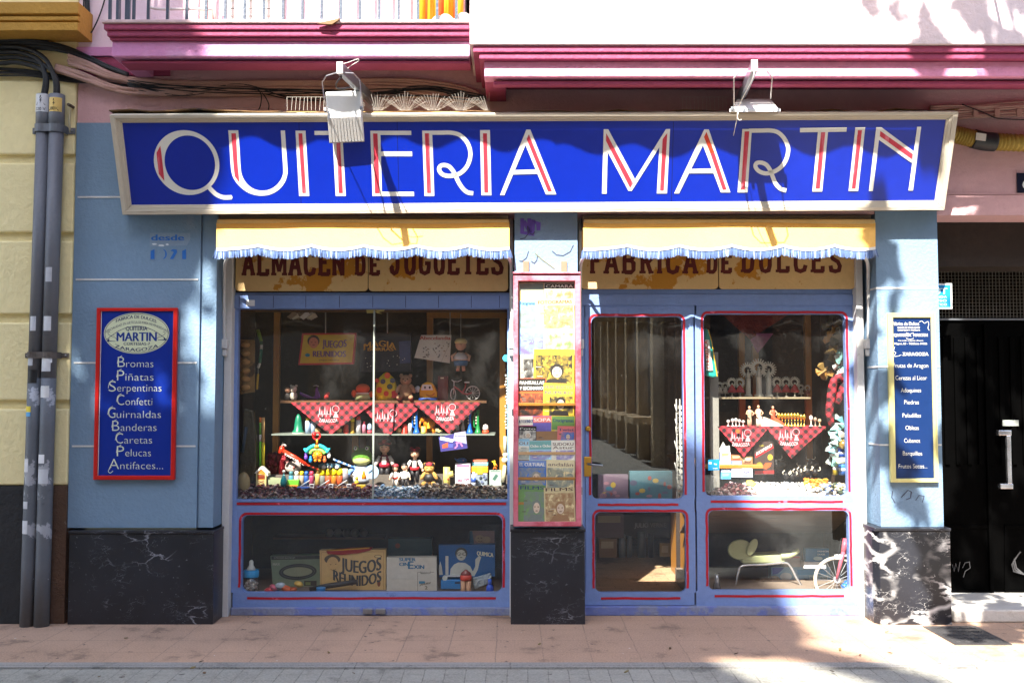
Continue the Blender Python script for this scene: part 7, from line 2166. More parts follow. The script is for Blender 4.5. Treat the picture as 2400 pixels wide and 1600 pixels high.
turned('blue_swirl_ball', 'little white and blue striped bottle beside the white carton', 'bottle', 1110, 1106, 1141, 12, .56, [('bottle', K(190, 200, 222, .3), [(.8, 0), (1, .3), (.8, .8), (.4, 1)]), ('stripe', K(50, 80, 160, .3), [(1.02, .32), (.92, .62)])])
# sweets in front
dkred = [K(60, 12, 22, .15), K(84, 18, 30, .12), K(40, 12, 18, .15), K(120, 84, 84, .12), K(70, 20, 30, .2), K(150, 130, 130, .12)]
black = [K(34, 32, 32, .12), K(56, 48, 44, .12), K(96, 90, 88, .12), K(40, 36, 34, .2), K(130, 120, 110, .12), K(70, 50, 40, .15)]
xa, xb, xc, xd = px_(553, 1150, .4), px_(880, 1150, .4), px_(985, 1150, .4), px_(1188, 1150, .4)
zf = lambda x, y: 0.02 + 0.075 * min(1, max(0, (y - 0.345) / 0.16)) + 0.008 * math.sin(9 * x)
heap('wrapped_sweets', 'bank of glossy dark red wrapped sweets along the left front of the display', xa, xb, .345, .52, zf, 1500, .015, dkred, 5, DF)
heap('wrapped_sweets', 'bank of glossy black and brown wrapped sweets at the right front of the display', xc - .01, xd, .345, .52, zf, 750, .019, black, 6, DF)
heap('crystal_sweets', 'grey blue crystal sweets heaped between the red and the black ones', xb - .02, xc + .02, .345, .52, zf, 450, .014, [K(150, 166, 180, .2), K(96, 120, 150, .15), K(190, 196, 206, .2), K(70, 110, 130, .2), K(60, 70, 90, .2)], 7, DF)
heap('pebble_sweets', 'thin row of mixed pebble sweets right behind the glass', xa, xd, .325, .36, lambda x, y: .018, 260, .016, [K(110, 106, 84, .3), K(90, 110, 120, .3), K(140, 110, 90, .3), K(70, 90, 80, .3), K(150, 150, 146, .3)], 8, DF)

# ------------------------------------------------------------------ toy window, low pane
LP = pz(1393, SF + 0.03)
t = thing('giant_baby_bottle', 'giant baby bottle of white sweets with a blue ring, low in the left corner', 'bottle', W(588, 1393, .42))
o = W(588, 1393, .42)
u_ = U(.42)
MB(clear_plastic).lathe([(17 * u_, 0), (19 * u_, 6 * u_), (18 * u_, 16 * u_), (19 * u_, 28 * u_), (16 * u_, 42 * u_)], o, 18).build('bottle', t)
MB(K(40, 150, 206, .4)).lathe([(17.5 * u_, 41 * u_), (18 * u_, 43 * u_), (18 * u_, 55 * u_), (16 * u_, 57 * u_)], o, 18).build('ring', t)
MB(K(206, 206, 196, .5)).lathe([(11 * u_, 57 * u_), (8 * u_, 63 * u_), (5 * u_, 68 * u_), (5 * u_, 76 * u_), (3 * u_, 79 * u_), (.5 * u_, 80 * u_)], o, 16).build('teat', t)
mb = MB(K(206, 196, 186))
rnd = random.Random(9)
for k in range(60):
    a, r_, z = rnd.uniform(0, 6.28), rnd.uniform(.3, .95) * 15 * u_, rnd.uniform(1, 32) * u_
    mb.m(rnd.choice((K(206, 196, 186), K(176, 160, 150), K(222, 216, 206))))
    mb.ball(o + Vector((r_ * math.cos(a), r_ * math.sin(a), z)), .010, 6)
sw = mb.build('sweets', t)
sw['kind'] = 'stuff'
def d_track(mb, P, q):
    mb.m(K(60, 66, 62)).patch([(636, 1303), (750, 1301), (750, 1309), (636, 1311)], P, 0.001)
    mb.m(K(190, 196, 186)); txt(mb, 'SUPER ROAD RACING SET', 642, 692, 1308, 5, P, 0.0016)
    for a, b, c in ((44, 19, (54, 60, 62)), (34, 11, (164, 170, 140))):
        mb.m(K(*c)).patch(ell(698, 1339, a, b, 30, -.25), P, 0.001 + .0005 * (a < 40))
    mb.m(K(110, 116, 112)).stroke(ell(698, 1339, 39, 15, 30, -.25), 1, P, 0.002, True)
    mb.m(K(206, 206, 190)); txt(mb, 'MAX', 640, 656, 1324, 8, P, 0.0016, .3)
    mb.m(K(60, 64, 60)).patch([(713, 1360), (742, 1360), (742, 1372), (713, 1372)], P, 0.001)
    mb.m(K(130, 150, 90)).patch([(716, 1363), (728, 1363), (728, 1370), (716, 1370)], P, 0.0015)
carton('race_track_box', 'pale green race track box with a dark oval circuit, low in the toy window', 'box', [(634, 1302), (751, 1300), (751, 1378), (640, 1380)], .62, .08, K(136, 156, 132), d_track)
def d_jr(mb, P, q):
    mb.m(K(150, 110, 60)).stroke([(753, 1294), (899, 1292), (899, 1384), (753, 1386), (753, 1294)], 1, P, 0.001)
    mb.m(K(80, 70, 56)).patch(ell(779, 1310, 19, 11, 18), P, 0.001)
    mb.m(K(206, 170, 110)).patch(ell(780, 1321, 14, 17, 18), P, 0.0016)
    mb.m(K(90, 70, 50)).patch(ell(775, 1322, 1.6, 1, 8), P, 0.002).patch(ell(787, 1321, 1.6, 1, 8), P, 0.002).stroke([(775, 1333), (781, 1336), (788, 1332)], 1, P, 0.002)
    mb.m(K(56, 60, 62))
    txt(mb, 'JUEGOS', 800, 893, 1342, 42, P, 0.0016, 1.2, (846, -0.004))
    txt(mb, 'REUNIDOS', 782, 893, 1372, 36, P, 0.0016, 1.2, (840, -0.004))
    mb.m(K(120, 90, 50)).patch(ell(886, 1303, 9, 4, 16), P, 0.001)
    mb.m(K(206, 186, 130)).patch(ell(886, 1303, 7, 2.6, 16), P, 0.0016)
    mb.m(K(120, 60, 36)).patch(ell(888, 1366, 4, 8, 10), P, 0.001)
carton('games_box', 'cream games compendium box with outlined capitals and a boy\'s head, low in the toy window', 'box', [(749, 1289), (904, 1287), (904, 1388), (751, 1390)], .50, .07, K(206, 172, 112), d_jr)
t = thing('folded_bag', 'red folded bag with yellow edging on the cream games box', 'bag', W(810, 1290, .53))
mb = MB(K(150, 26, 24, .7)).prism([W(p, q, .49) for p, q in ((764, 1290), (768, 1298), (800, 1300), (840, 1296), (868, 1289), (872, 1284), (820, 1285))], (0, .06, 0))
mb.build('bag', t, 0.004)
MB(K(206, 150, 30)).tube([W(766, 1289, .488), W(800, 1288, .488), W(866, 1283, .488)], .005, 6).build('edging', t)
def d_cin(mb, P, q):
    mb.m(K(40, 110, 150))
    txt(mb, 'SUPER', 936, 974, 1314, 11, P, 0.0016, .6)
    txt(mb, 'CIN', 936, 957, 1325, 11, P, 0.0016, .6)
    txt(mb, 'E', 957, 969, 1332, 25, P, 0.0016, .6)
    txt(mb, 'XIN', 970, 994, 1332, 13, P, 0.0016, .6)
    mb.m(K(110, 110, 104)).stroke([(979, 1390), (979, 1340), (1017, 1340)], 1, P, 0.001).stroke([(986, 1338), (986, 1343), (1009, 1343), (1009, 1338)], 1, P, 0.001)
    mb.m(K(60, 130, 160)).patch([(982, 1361), (996, 1361), (996, 1366), (982, 1367)], P, 0.001)
    mb.m(K(90, 84, 70)); txt(mb, '¡AHORA!', 984, 1009, 1372, 7, lambda a, b, o=0: P(a, b - (a - 984) * .2, o), 0.0016, .2); txt(mb, '2', 996, 1002, 1380, 11, P, 0.0016, .3)
carton('projector_box', 'white card projector box with blue lettering and a cut out flap', 'box', [(906, 1306), (1023, 1305), (1024, 1389), (906, 1390)], .46, .08, K(196, 192, 180), d_cin)
carton('dark_teal_carton', 'dim dark teal carton standing behind the white projector box', 'box', (910, 1262, 1012, 1308), .66, .1, K(20, 62, 72), lambda mb, P, q: mb.m(K(110, 56, 40)).patch(ell(932, 1278, 6, 6, 12), P, 0.001))
def d_chem(mb, P, q):
    wt = K(186, 190, 182)
    mb.m(wt).patch([(1054, 1349), (1056, 1332), (1064, 1322), (1074, 1317), (1090, 1318), (1102, 1326), (1108, 1338), (1114, 1326), (1114, 1310), (1122, 1302), (1128, 1304), (1124, 1316), (1120, 1334), (1112, 1349)], P, 0.001)
    face(mb, P, 1081, 1299, 13, (54, 60, 60), (176, 178, 166), (54, 60, 60))
    mb.m(K(54, 60, 60)).stroke(ell(1076, 1297, 5, 3, 10), 1.2, P, 0.003, True).stroke(ell(1089, 1297, 5, 3, 10), 1.2, P, 0.0031, True)
    mb.m(wt).patch([(1029, 1346), (1029, 1326), (1032, 1314), (1035, 1326), (1038, 1346)], P, 0.001).patch([(1044, 1346), (1044, 1302), (1051, 1302), (1051, 1346)], P, 0.001)
    mb.m(K(206, 206, 176)); txt(mb, 'QUIMICA', 1118, 1156, 1300, 14, lambda a, b, o=0: P(a, b + (a - 1118) * .12, o), 0.0016, .5)
carton('chemistry_box', 'bright blue chemistry set box with a boy in glasses holding a tube', 'box', [(1028, 1277), (1160, 1275), (1160, 1350), (1030, 1352)], .50, .06, K(16, 84, 142), d_chem)
t = thing('toy_projector', 'bright blue toy film projector below the chemistry box', 'toy', W(1056, 1382, .45))
MB(K(16, 120, 186, .35)).rb(1033, 1358, 1080, 1380, .45, .1).build('case', t, 0.005)
MB(K(190, 200, 190, .4)).lathe([(6 * U(.45), 0), (6 * U(.45), .02)], W(1043, 1353, .47), 14, Matrix.Rotation(R(90), 3, 'X')).build('reel', t)
MB(K(190, 196, 196, .4)).rb(1046, 1348, 1078, 1351, .47, .02).build('arm', t)
MB(K(20, 40, 60)).rb(1066, 1363, 1078, 1367, .448, .01).build('slot', t)
def d_bk(mb, P, q):
    mb.m(K(40, 90, 120)).patch([(1101, 1244), (1107, 1244), (1111, 1275), (1101, 1275)], P, 0.001)
    mb.m(K(176, 150, 120)).patch(ell(1124, 1262, 11, 9, 14), P, 0.001).patch(ell(1140, 1264, 10, 8, 14), P, 0.0012)
    mb.m(K(90, 50, 50)).patch(ell(1121, 1260, 2, 1, 8), P, 0.002).patch(ell(1128, 1260, 2, 1, 8), P, 0.002).stroke([(1120, 1267), (1126, 1269), (1131, 1266)], 1, P, 0.002)
carton('picture_book', 'picture book with two round faces standing above the chemistry box', 'book', (1101, 1244, 1159, 1278), .62, .02, K(150, 120, 116), d_bk)
t = thing('legs_bottle', 'novelty bottle shaped as a pair of legs in red shorts', 'bottle', W(1092, 1389, .40))
u_ = U(.40)
o = W(1092, 1389, .40)
for s in (-1, 1):
    MB(K(206, 160, 124, .4)).lathe([(5.5 * u_, 0), (6 * u_, 10 * u_), (6.4 * u_, 30 * u_)], o + Vector((s * 6.2 * u_, 0, 0)), 12).build('leg', t)
MB(K(196, 60, 36, .4)).lathe([(13 * u_, 29 * u_), (13.5 * u_, 33 * u_), (13 * u_, 42 * u_)], o, 14, None, 1, .7).build('shorts', t)
MB(K(120, 40, 34, .2)).lathe([(13 * u_, 42 * u_), (11 * u_, 47 * u_), (4 * u_, 52 * u_), (3 * u_, 54 * u_)], o, 14, None, 1, .7).build('stopper', t)
t = thing('silver_foil_pack', 'crumpled silver foil packet beside the novelty bottle', 'packet', W(1128, 1384, .42))
mb = MB(mat('silver_foil', (170, 186, 190), .2, .3, 12, 1.0, 30, metal=.6))
mb.prism([W(p, q, .42) for p, q in ((1107, 1352), (1122, 1350), (1150, 1341), (1153, 1352), (1148, 1366), (1130, 1374), (1112, 1381), (1108, 1366))], (0, .02, 0))
mb.build('packet', t, 0.01)
turned('blue_bottle', 'small plain bright blue bottle in the low right corner', 'bottle', 1148, 1357, 1389, 18, .39, [('bottle', K(10, 76, 190, .3), [(.8, 0), (1, .2), (.95, .45), (.5, .65)]), ('cap', K(16, 90, 200, .3), [(.5, .65), (.52, .98), (.4, 1)])])
turned('blue_cup', 'bright blue toy cup lying by the glass, low in the toy window', 'cup', 752, 1377, 1391, 21, .38, [('cup', K(14, 120, 186, .3), [(.7, 0), (1, .6), (1, 1)]), ('rim', K(20, 140, 206, .3), [(1.05, .9), (1.05, 1.05)])])
t = thing('bagged_toys', 'small bag of coloured plastic toys lying left of the blue cup', 'toys', W(655, 1392, .40))
for px, py, r_, c in ((632, 1383, 13, (206, 60, 70)), (642, 1376, 11, (206, 100, 120)), (656, 1372, 13, (176, 190, 200)), (672, 1380, 14, (196, 90, 46)), (686, 1382, 11, (180, 80, 40)), (700, 1368, 11, (206, 170, 80)), (640, 1390, 6, (206, 190, 70)), (668, 1389, 6, (80, 130, 190)), (650, 1386, 7, (60, 60, 120)), (625, 1389, 6, (196, 30, 40))):
    MB(K(*c, .35)).ball(W(px, py, .40), (r_ * U(.4), .03, r_ * .62 * U(.4)), 10, Matrix.Rotation(random.uniform(-.5, .5), 3, 'Y')).build('toy', t)
t = thing('toy_locomotive', 'long dark toy gun lying across the foot of the cream games box', 'toy', W(790, 1385, .44))
MB(K(40, 44, 46, .4)).tube([W(726, 1380, .44), W(770, 1372, .44), W(838, 1362, .44)], [.016, .02, .018], 10).build('barrel', t)
MB(K(60, 56, 50, .5)).tube([W(742, 1378, .44), W(752, 1386, .44)], .02, 8).build('grip', t)
t = thing('stacked_balls', 'dim row of grey balls on a rear shelf behind the low pane', 'balls', W(810, 1258, 1.1))
for k in range(5):
    MB(K(110, 104, 96)).ball(W(772 + 20 * k, 1248, 1.1), .034, 10).build('ball', t)
MB(wood_dark).rb(640, 1258, 900, 1263, 1.08, .2).build('rear_shelf', shop)

# ------------------------------------------------------------------ behind the door glass
t = thing('room_counter', 'honey coloured wooden counter end just inside the door', 'counter', W(1610, 1385, .8))
mb = MB(wood_gold)
xk = px_(1594, 1250, 1.4)
mb.box((xk, .62, RZ), (xk + .06, 1.9, 1.02))
mb.build('side_panel', t, .004)
MB(wood_gold).box((xk - .02, .60, 1.0205), (xk + .5, 1.95, 1.05)).build('top', t, .004)
t = thing('wire_rack', 'white wire rack standing inside the right edge of the door', 'rack', (px_(1597, 1190, .55), .55, .9))
wr = K(206, 206, 200, .4)
mb = MB(wr)
for k in range(14):
    a = W(1584 + random.uniform(0, 14), 1190 - k * 17, .52)
    mb.tube([a, a + Vector((.05, .16, .01))], .0035, 5).tube([a, a + Vector((-.02 * random.random(), -.01, .07))], .003, 5)
for px in (1588, 1596):
    mb.tube([W(px, 1192, .53), W(px - 3, 935, .53)], .004, 6)
mb.build('wires', t)
mb = MB(K(190, 186, 176, .5))
for k in range(18):
    mb.cbox(W(1597, 1184 - 13.5 * k, .58), (.035, .12, .028), (0, random.uniform(-.2, .2), 0))
mb.build('packs', t)
for px, w_, h, c, lab in ((1458, 15, 52, (170, 176, 180), 'silver wrapped roll standing on the shop floor, left of the rolls'), (1476, 11, 48, (150, 150, 146), 'silver roll with dark bands, second on the shop floor'), (1504, 19, 58, (120, 124, 122), 'tall grey roll standing on the shop floor'), (1526, 13, 54, (90, 94, 96), 'dull dark grey roll at the right of the rolls')):
    yy = G(px, 1305, RZ).y
    tag(MB(K(*c, .3, .4)).lathe([(w_ / 2 * U(yy), 0), (w_ / 2 * U(yy), h * U(yy))], Vector((W(px, 1300, yy).x, yy, RZ)), 12).build('paper_roll'), lab, 'roll', 'rolls on the shop floor')
yy = 2.3
def d_jv(mb, P, q):
    mb.m(K(176, 176, 166)); txt(mb, 'JULIO VERNE', 1487, 1561, 1235, 15, P, 0.002, .2)
carton('book_board', 'dark board with thin pale capitals deep inside the door', 'board', (1462, 1206, 1592, 1262), 2.6, .04, K(48, 46, 42), d_jv)
for q, c, lab in (((1396, 1202, 1462, 1260), (96, 76, 80), 'faded pinkish poster deep inside, left of the dark board'), ((1404, 1262, 1446, 1306), (110, 84, 50), 'brown wrapped parcel on the floor left of the silver rolls'), ((1546, 1272, 1574, 1304), (120, 100, 50), 'yellowish framed tray on the floor right of the rolls'), ((1572, 1272, 1592, 1304), (96, 70, 40), 'brown framed tray next to the counter')):
    carton('stored_parcel', lab, 'parcel', q, 2.5 if q[1] < 1250 else 2.2, .08, K(*c), lambda mb, P, q: mb.m(K(150, 140, 110)).patch([(q[0][0] + 5, q[0][1] + 6), (q[1][0] - 8, q[0][1] + 6), (q[1][0] - 8, q[0][1] + 22), (q[0][0] + 5, q[0][1] + 22)], P, 0.002))
def d_pz(mb, P, q):
    x0, y0 = q[0]
    for k in range(12):
        mb.m(K(*random.choice(((150, 110, 120), (176, 150, 60), (60, 110, 130), (150, 70, 60), (90, 90, 110)))))
        mb.patch(ell(x0 + 6 + random.random() * (q[1][0] - x0 - 12), y0 + 14 + random.random() * (q[2][1] - y0 - 20), random.uniform(3, 9), random.uniform(3, 7), 9), P, 0.001 + k * .0002)
carton('puzzle_box', 'lilac puzzle box low behind the door glass', 'box', (1402, 1112, 1472, 1172), .42, .06, K(110, 92, 106), d_pz)
carton('puzzle_box', 'teal puzzle box with coral shapes low behind the door glass', 'box', (1476, 1104, 1576, 1172), .44, .06, K(70, 110, 120), d_pz)
MB(wood_dark).rb(1390, 1173, 1580, 1178, .40, .3).build('shelf', shop)

# ------------------------------------------------------------------ sweet shop window, main pane
def pilar(label, cx, base, h, y, skirt, big=False):
    u = U(y) * h
    o = W(cx, base, y)
    t = thing('statuette', label, 'statuette', o, 'haloed statuettes on the top shelf')
    st_ = K(190, 186, 170, .45)
    if big:
        MB(st_).lathe([(.13 * u, 0), (.13 * u, .05 * u), (.08 * u, .09 * u), (.075 * u, .52 * u), (.09 * u, .55 * u)], o, 14).build('column', t)
        MB(st_).lathe([(.055 * u, .55 * u), (.05 * u, .62 * u), (.05 * u, .70 * u), (.035 * u, .76 * u), (.02 * u, .775 * u)], o, 12).ball(o + Vector((0, 0, .80 * u)), .032 * u, 10).build('figure', t)
    else:
        MB(st_).lathe([(.10 * u, 0), (.10 * u, .02 * u), (.03 * u, .05 * u), (.03 * u, .2 * u), (.13 * u, .22 * u)], o, 12).build('column', t)
        MB(K(*skirt)).lathe([(.25 * u, .22 * u), (.18 * u, .38 * u), (.08 * u, .56 * u), (.03 * u, .62 * u)], o, 14, None, 1, .5).m(st_).ball(o + Vector((0, -.02 * u, .66 * u)), .05 * u, 10).build('figure', t)
    hc = o + Vector((0, .02 * u, (.80 if big else .72) * u))
    r_ = (.24 if big else .27) * u
    mb = MB(st_)
    mb.ring([hc + Vector((r_ * .72 * math.cos(a), 0, r_ * .72 * math.sin(a))) for a in [2 * math.pi * k / 24 for k in range(24)]], [hc + Vector((r_ * .45 * math.cos(a), 0, r_ * .45 * math.sin(a))) for a in [2 * math.pi * k / 24 for k in range(24)]], (0, .006, 0))
    for k in range(20):
        a = 2 * math.pi * k / 20
        d = Vector((math.cos(a), 0, math.sin(a)))
        e = Vector((-math.sin(a), 0, math.cos(a)))
        mb.prism([hc + d * r_ * .72 - e * r_ * .07, hc + d * r_ * 1.02 - e * r_ * .06, hc + d * r_ * 1.02 + e * r_ * .06, hc + d * r_ * .72 + e * r_ * .07], (0, .005, 0))
    mb.build('halo', t)
Yt = .78
b3 = pyz(SH3, Yt)
for cx, h, nm in ((1754, 78, 'tall haloed statuette on a column, left of the three large ones'), (1779, 86, 'tallest haloed statuette on a column, centre of the three large ones'), (1802, 80, 'tall haloed statuette on a column, right of the three large ones')):
    pilar(nm, cx, b3, h, Yt - (.03 if cx == 1779 else 0), None, True)
for cx, h, nm in ((1716, 46, 'red robed haloed statuette, left of the pair left of the tall ones'), (1735, 46, 'red robed haloed statuette, nearest left of the tall ones'), (1822, 48, 'red robed haloed statuette, nearest right of the tall ones'), (1843, 48, 'red robed haloed statuette, middle of the right hand three'), (1863, 48, 'red robed haloed statuette, last of the right hand three')):
    pilar(nm, cx, b3, h, Yt, (170, 50, 50))
for cx, h, nm in ((1672, 34, 'tiny pale haloed statuette at the far left of the top shelf'), (1687, 36, 'tiny pale haloed statuette, second from the left on the top shelf'), (1700, 36, 'tiny pale haloed statuette, third from the left on the top shelf'), (1878, 30, 'small pale haloed statuette right of the red robed ones'), (1893, 29, 'dull pinkish haloed statuette at the right end of the top shelf')):
    pilar(nm, cx, b3, h, Yt + .03, (176, 166, 150) if cx < 1890 else (150, 96, 84))
Yl = .70
b4 = pyz(SH4, Yl)
def dancer(label, cx, h, robe, skirt_dx, top=(120, 110, 100)):
    u = U(Yl) * h
    o = W(cx, b4, Yl)
    t = thing('dancer_figure', label, 'figurine', o, 'figures on the middle shelf')
    MB(K(*robe, .5)).lathe([(.12 * u, 0), (.11 * u, .3 * u), (.09 * u, .5 * u), (.11 * u, .62 * u), (.12 * u, .74 * u), (.05 * u, .82 * u)], o, 12, None, 1, .6).build('dress', t)
    mb = MB(K(196, 150, 120)).ball(o + Vector((0, 0, .9 * u)), (.06 * u, .06 * u, .08 * u), 10)
    for s in (-1, 1):
        mb.tube([o + Vector((s * .10 * u, 0, .76 * u)), o + Vector((s * .18 * u, -.02, .62 * u)), o + Vector((s * .08 * u, -.04, .55 * u))], .03 * u, 7)
    mb.build('body', t)
    MB(K(40, 30, 26)).ball(o + Vector((0, .008, .93 * u)), (.065 * u, .06 * u, .06 * u), 9).build('hair', t)
    if skirt_dx:
        vs = [o + Vector((0, 0, .5 * u)), o + Vector((skirt_dx * .3 * u, -.03, .42 * u)), o + Vector((skirt_dx * .75 * u, -.05, .2 * u)), o + Vector((skirt_dx * 1.0 * u, -.05, .03 * u)), o + Vector((skirt_dx * .4 * u, -.04, .01 * u)), o + Vector((0, 0, .04 * u))]
        MB(K(*robe, .5)).prism(vs, (0, .05, 0)).build('train', t, .006)
dancer('slim pale bronze couple figure at the left of the middle shelf', 1757, 50, (176, 156, 130), 0)
dancer('cream dancer figure with a long sweeping white train', 1778, 52, (222, 212, 190), 1.1)
dancer('dancer figure with a red flounced skirt', 1812, 50, (196, 84, 56), .55)
def cup_(label, cx, h, c, metal, grp, head=False):
    turned('miniature_trophy', label, 'miniature', cx, b4 - h, b4, 8.5, Yl - .02, [('base', K(*c, .25, metal), [(1, 0), (1, .12), (.3, .18), (.25, .45), (.4, .5)]), ('globe', K(*c, .25, metal), [(.2, .5), (.8, .62), (1, .76), (.8, .92), (.2, 1)])], grp)
for k in range(9):
    cup_('brass miniature in the gleaming row beside the red skirted dancer', 1826 + 7.4 * k, 33 - 3 * (k > 6), (214, 176, 70), .85, 'brass miniatures in a row')
for k, (cx, h) in enumerate(((1707, 17), (1717, 20), (1725, 21), (1733, 18), (1742, 16))):
    cup_('tiny silver white miniature in the cluster left of the bronze couple', cx, h, (206, 204, 200), .3, 'silver miniatures in a cluster')
for k, (cx, h, lab) in enumerate(((1901, 27, 'white ball on a slim stand, just right of the brass row'), (1911, 23, 'round dark rimmed disc on a stand, right of the brass row'), (1921, 19, 'pale wooden head shaped miniature at the right end of the middle shelf'))):
    cup_(lab, cx, h, ((222, 216, 206), (150, 130, 110), (206, 170, 130))[k], .0, 'miniatures at the right end')
kerchief('red checked kerchief hanging left in the sweet window with an orange roundel', 1682, 1803, 1000, (1742, 1071), .60, (1735, 1018), 'ZARAGOZA', 4)
kerchief('red checked kerchief hanging right in the sweet window with a basilica print', 1795, 1936, 1000, (1852, 1074), .58, (1848, 1016), 'ZARAGOZA', 5)
t = thing('orange_roundel', 'small orange printed roundel badge on the left kerchief', 'badge', W(1730, 1020, .56))
MB(K(214, 96, 50)).lathe([(5 * U(.56), 0), (5 * U(.56), .004)], W(1729, 1010, .562), 16, Matrix.Rotation(R(90), 3, 'X')).build('disc', t)
kerchief('dark red patterned shawl draped at the top of the sweet window', 1690, 1852, 734, (1756, 796), .86, None, None, 6, 'shawl', mat('shawl', (120, 44, 30), .9, .3, 14, .6, 60, stains=(((70, 24, 20), 18, .55, .1),)), None)
kerchief('faded pink shawl corner hanging below the dark red one', 1752, 1812, 782, (1774, 828), .84, None, None, 7, 'shawl', mat('pink_shawl', (150, 84, 120), .9, .2, 10, .5, 60), None)
t = thing('snack_bag', 'tall teal white and yellow snack bag with red upright lettering at the left window edge', 'bag', W(1666, 886, .46))
fb_ = lambda a, b, o=0: W(a, b, .46 - o)
MB(K(40, 150, 140, .3)).prism([fb_(1652, 768), fb_(1660, 772), fb_(1668, 800), (fb_(1676, 850)), fb_(1681, 883), fb_(1670, 884), fb_(1655, 880)], (0, .05, 0)).build('bag', t, .01)
mb = MB(K(226, 222, 214, .3)).patch([(1653, 796), (1662, 796), (1671, 868), (1656, 868)], fb_, .0115)
mb.m(K(206, 170, 40, .3)).stroke([(1660, 772), (1668, 800), (1676, 850), (1681, 882)], 2, fb_, .0118)
mb.m(K(196, 44, 40, .3))
txt(mb, 'CHURRUCA', -864, -798, 1662, 12, lambda a, b, o=0: fb_(b + (-a - 798) * .10 - 4, -a, o), .0125, .4)
mb.build('print', t)
# things hanging down the right jamb
t = thing('checked_scarf', 'shiny checked scarf hung in a loop at the right of the sweet window', 'sash', W(1962, 1000, .5))
mb = MB(gingham)
mb.tube(curve3([W(1985, 885, .5), W(1970, 884, .48), (W(1955, 892, .47)), W(1950, 920, .47), W(1944, 960, .48), W(1948, 990, .5), W(1956, 1000, .5)], 4), [.02, .03, .034, .036, .034, .03, .03, .03, .03, .03, .032, .034, .034, .034, .03, .03, .03, .03, .028, .026, .024, .022, .02, .016, .012][:25], 10)
mb.tube(curve3([W(1984, 890, .5), W(1975, 910, .48), W(1962, 945, .48)], 4), .028, 10)
mb.build('cloth', t)
def streamer(label, pts, cols, seed, n, sz, cat='fans'):
    rnd = random.Random(seed)
    t = thing('fan_cluster', label, cat, W(*pts[-1], .5))
    for k in range(n):
        f_ = rnd.random() * (len(pts) - 1)
        i = min(int(f_), len(pts) - 2)
        a, b = pts[i], pts[i + 1]
        c = W(a[0] + (b[0] - a[0]) * (f_ - i) + rnd.uniform(-10, 10), a[1] + (b[1] - a[1]) * (f_ - i) + rnd.uniform(-5, 5), .45 + rnd.uniform(0, .12))
        an = rnd.uniform(0, 6.28)
        pr = [c + Vector((math.cos(an + q) * sz * r_, rnd.uniform(-.02, .02), math.sin(an + q) * sz * r_)) for q, r_ in ((-.5, 1), (0, 1.1), (.5, 1), (math.pi, .4))]
        MB(K(*rnd.choice(cols), .5)).prism(pr, (0, .006, 0)).build('fan', t)
    return t
streamer('white and turquoise paper fans bunched up the right jamb of the sweet window', [(1976, 815), (1974, 850), (1972, 880)], ((222, 226, 222), (150, 206, 200), (200, 206, 200)), 3, 22, .05)
streamer('white and mint paper fans hanging at the middle right of the sweet window', [(1975, 975), (1958, 1008), (1968, 1030), (1945, 1045), (1955, 1075)], ((214, 226, 222), (140, 200, 190), (120, 190, 200), (226, 226, 216)), 4, 34, .045)
streamer('dim ochre carnival masks hanging in the shade at the top right of the sweet window', [(1945, 745), (1955, 780), (1940, 800), (1950, 850), (1930, 880)], ((120, 96, 50), (140, 120, 80), (96, 90, 70), (150, 110, 50)), 5, 26, .06, 'masks')
turned('gold_ball', 'shiny gold ball hanging low at the right of the sweet window', 'ball', 1976, 1030, 1052, 22, .5, [('ball', K(206, 166, 90, .2, .7), [(.1, 0), (.8, .2), (1, .5), (.8, .8), (.1, 1)])])
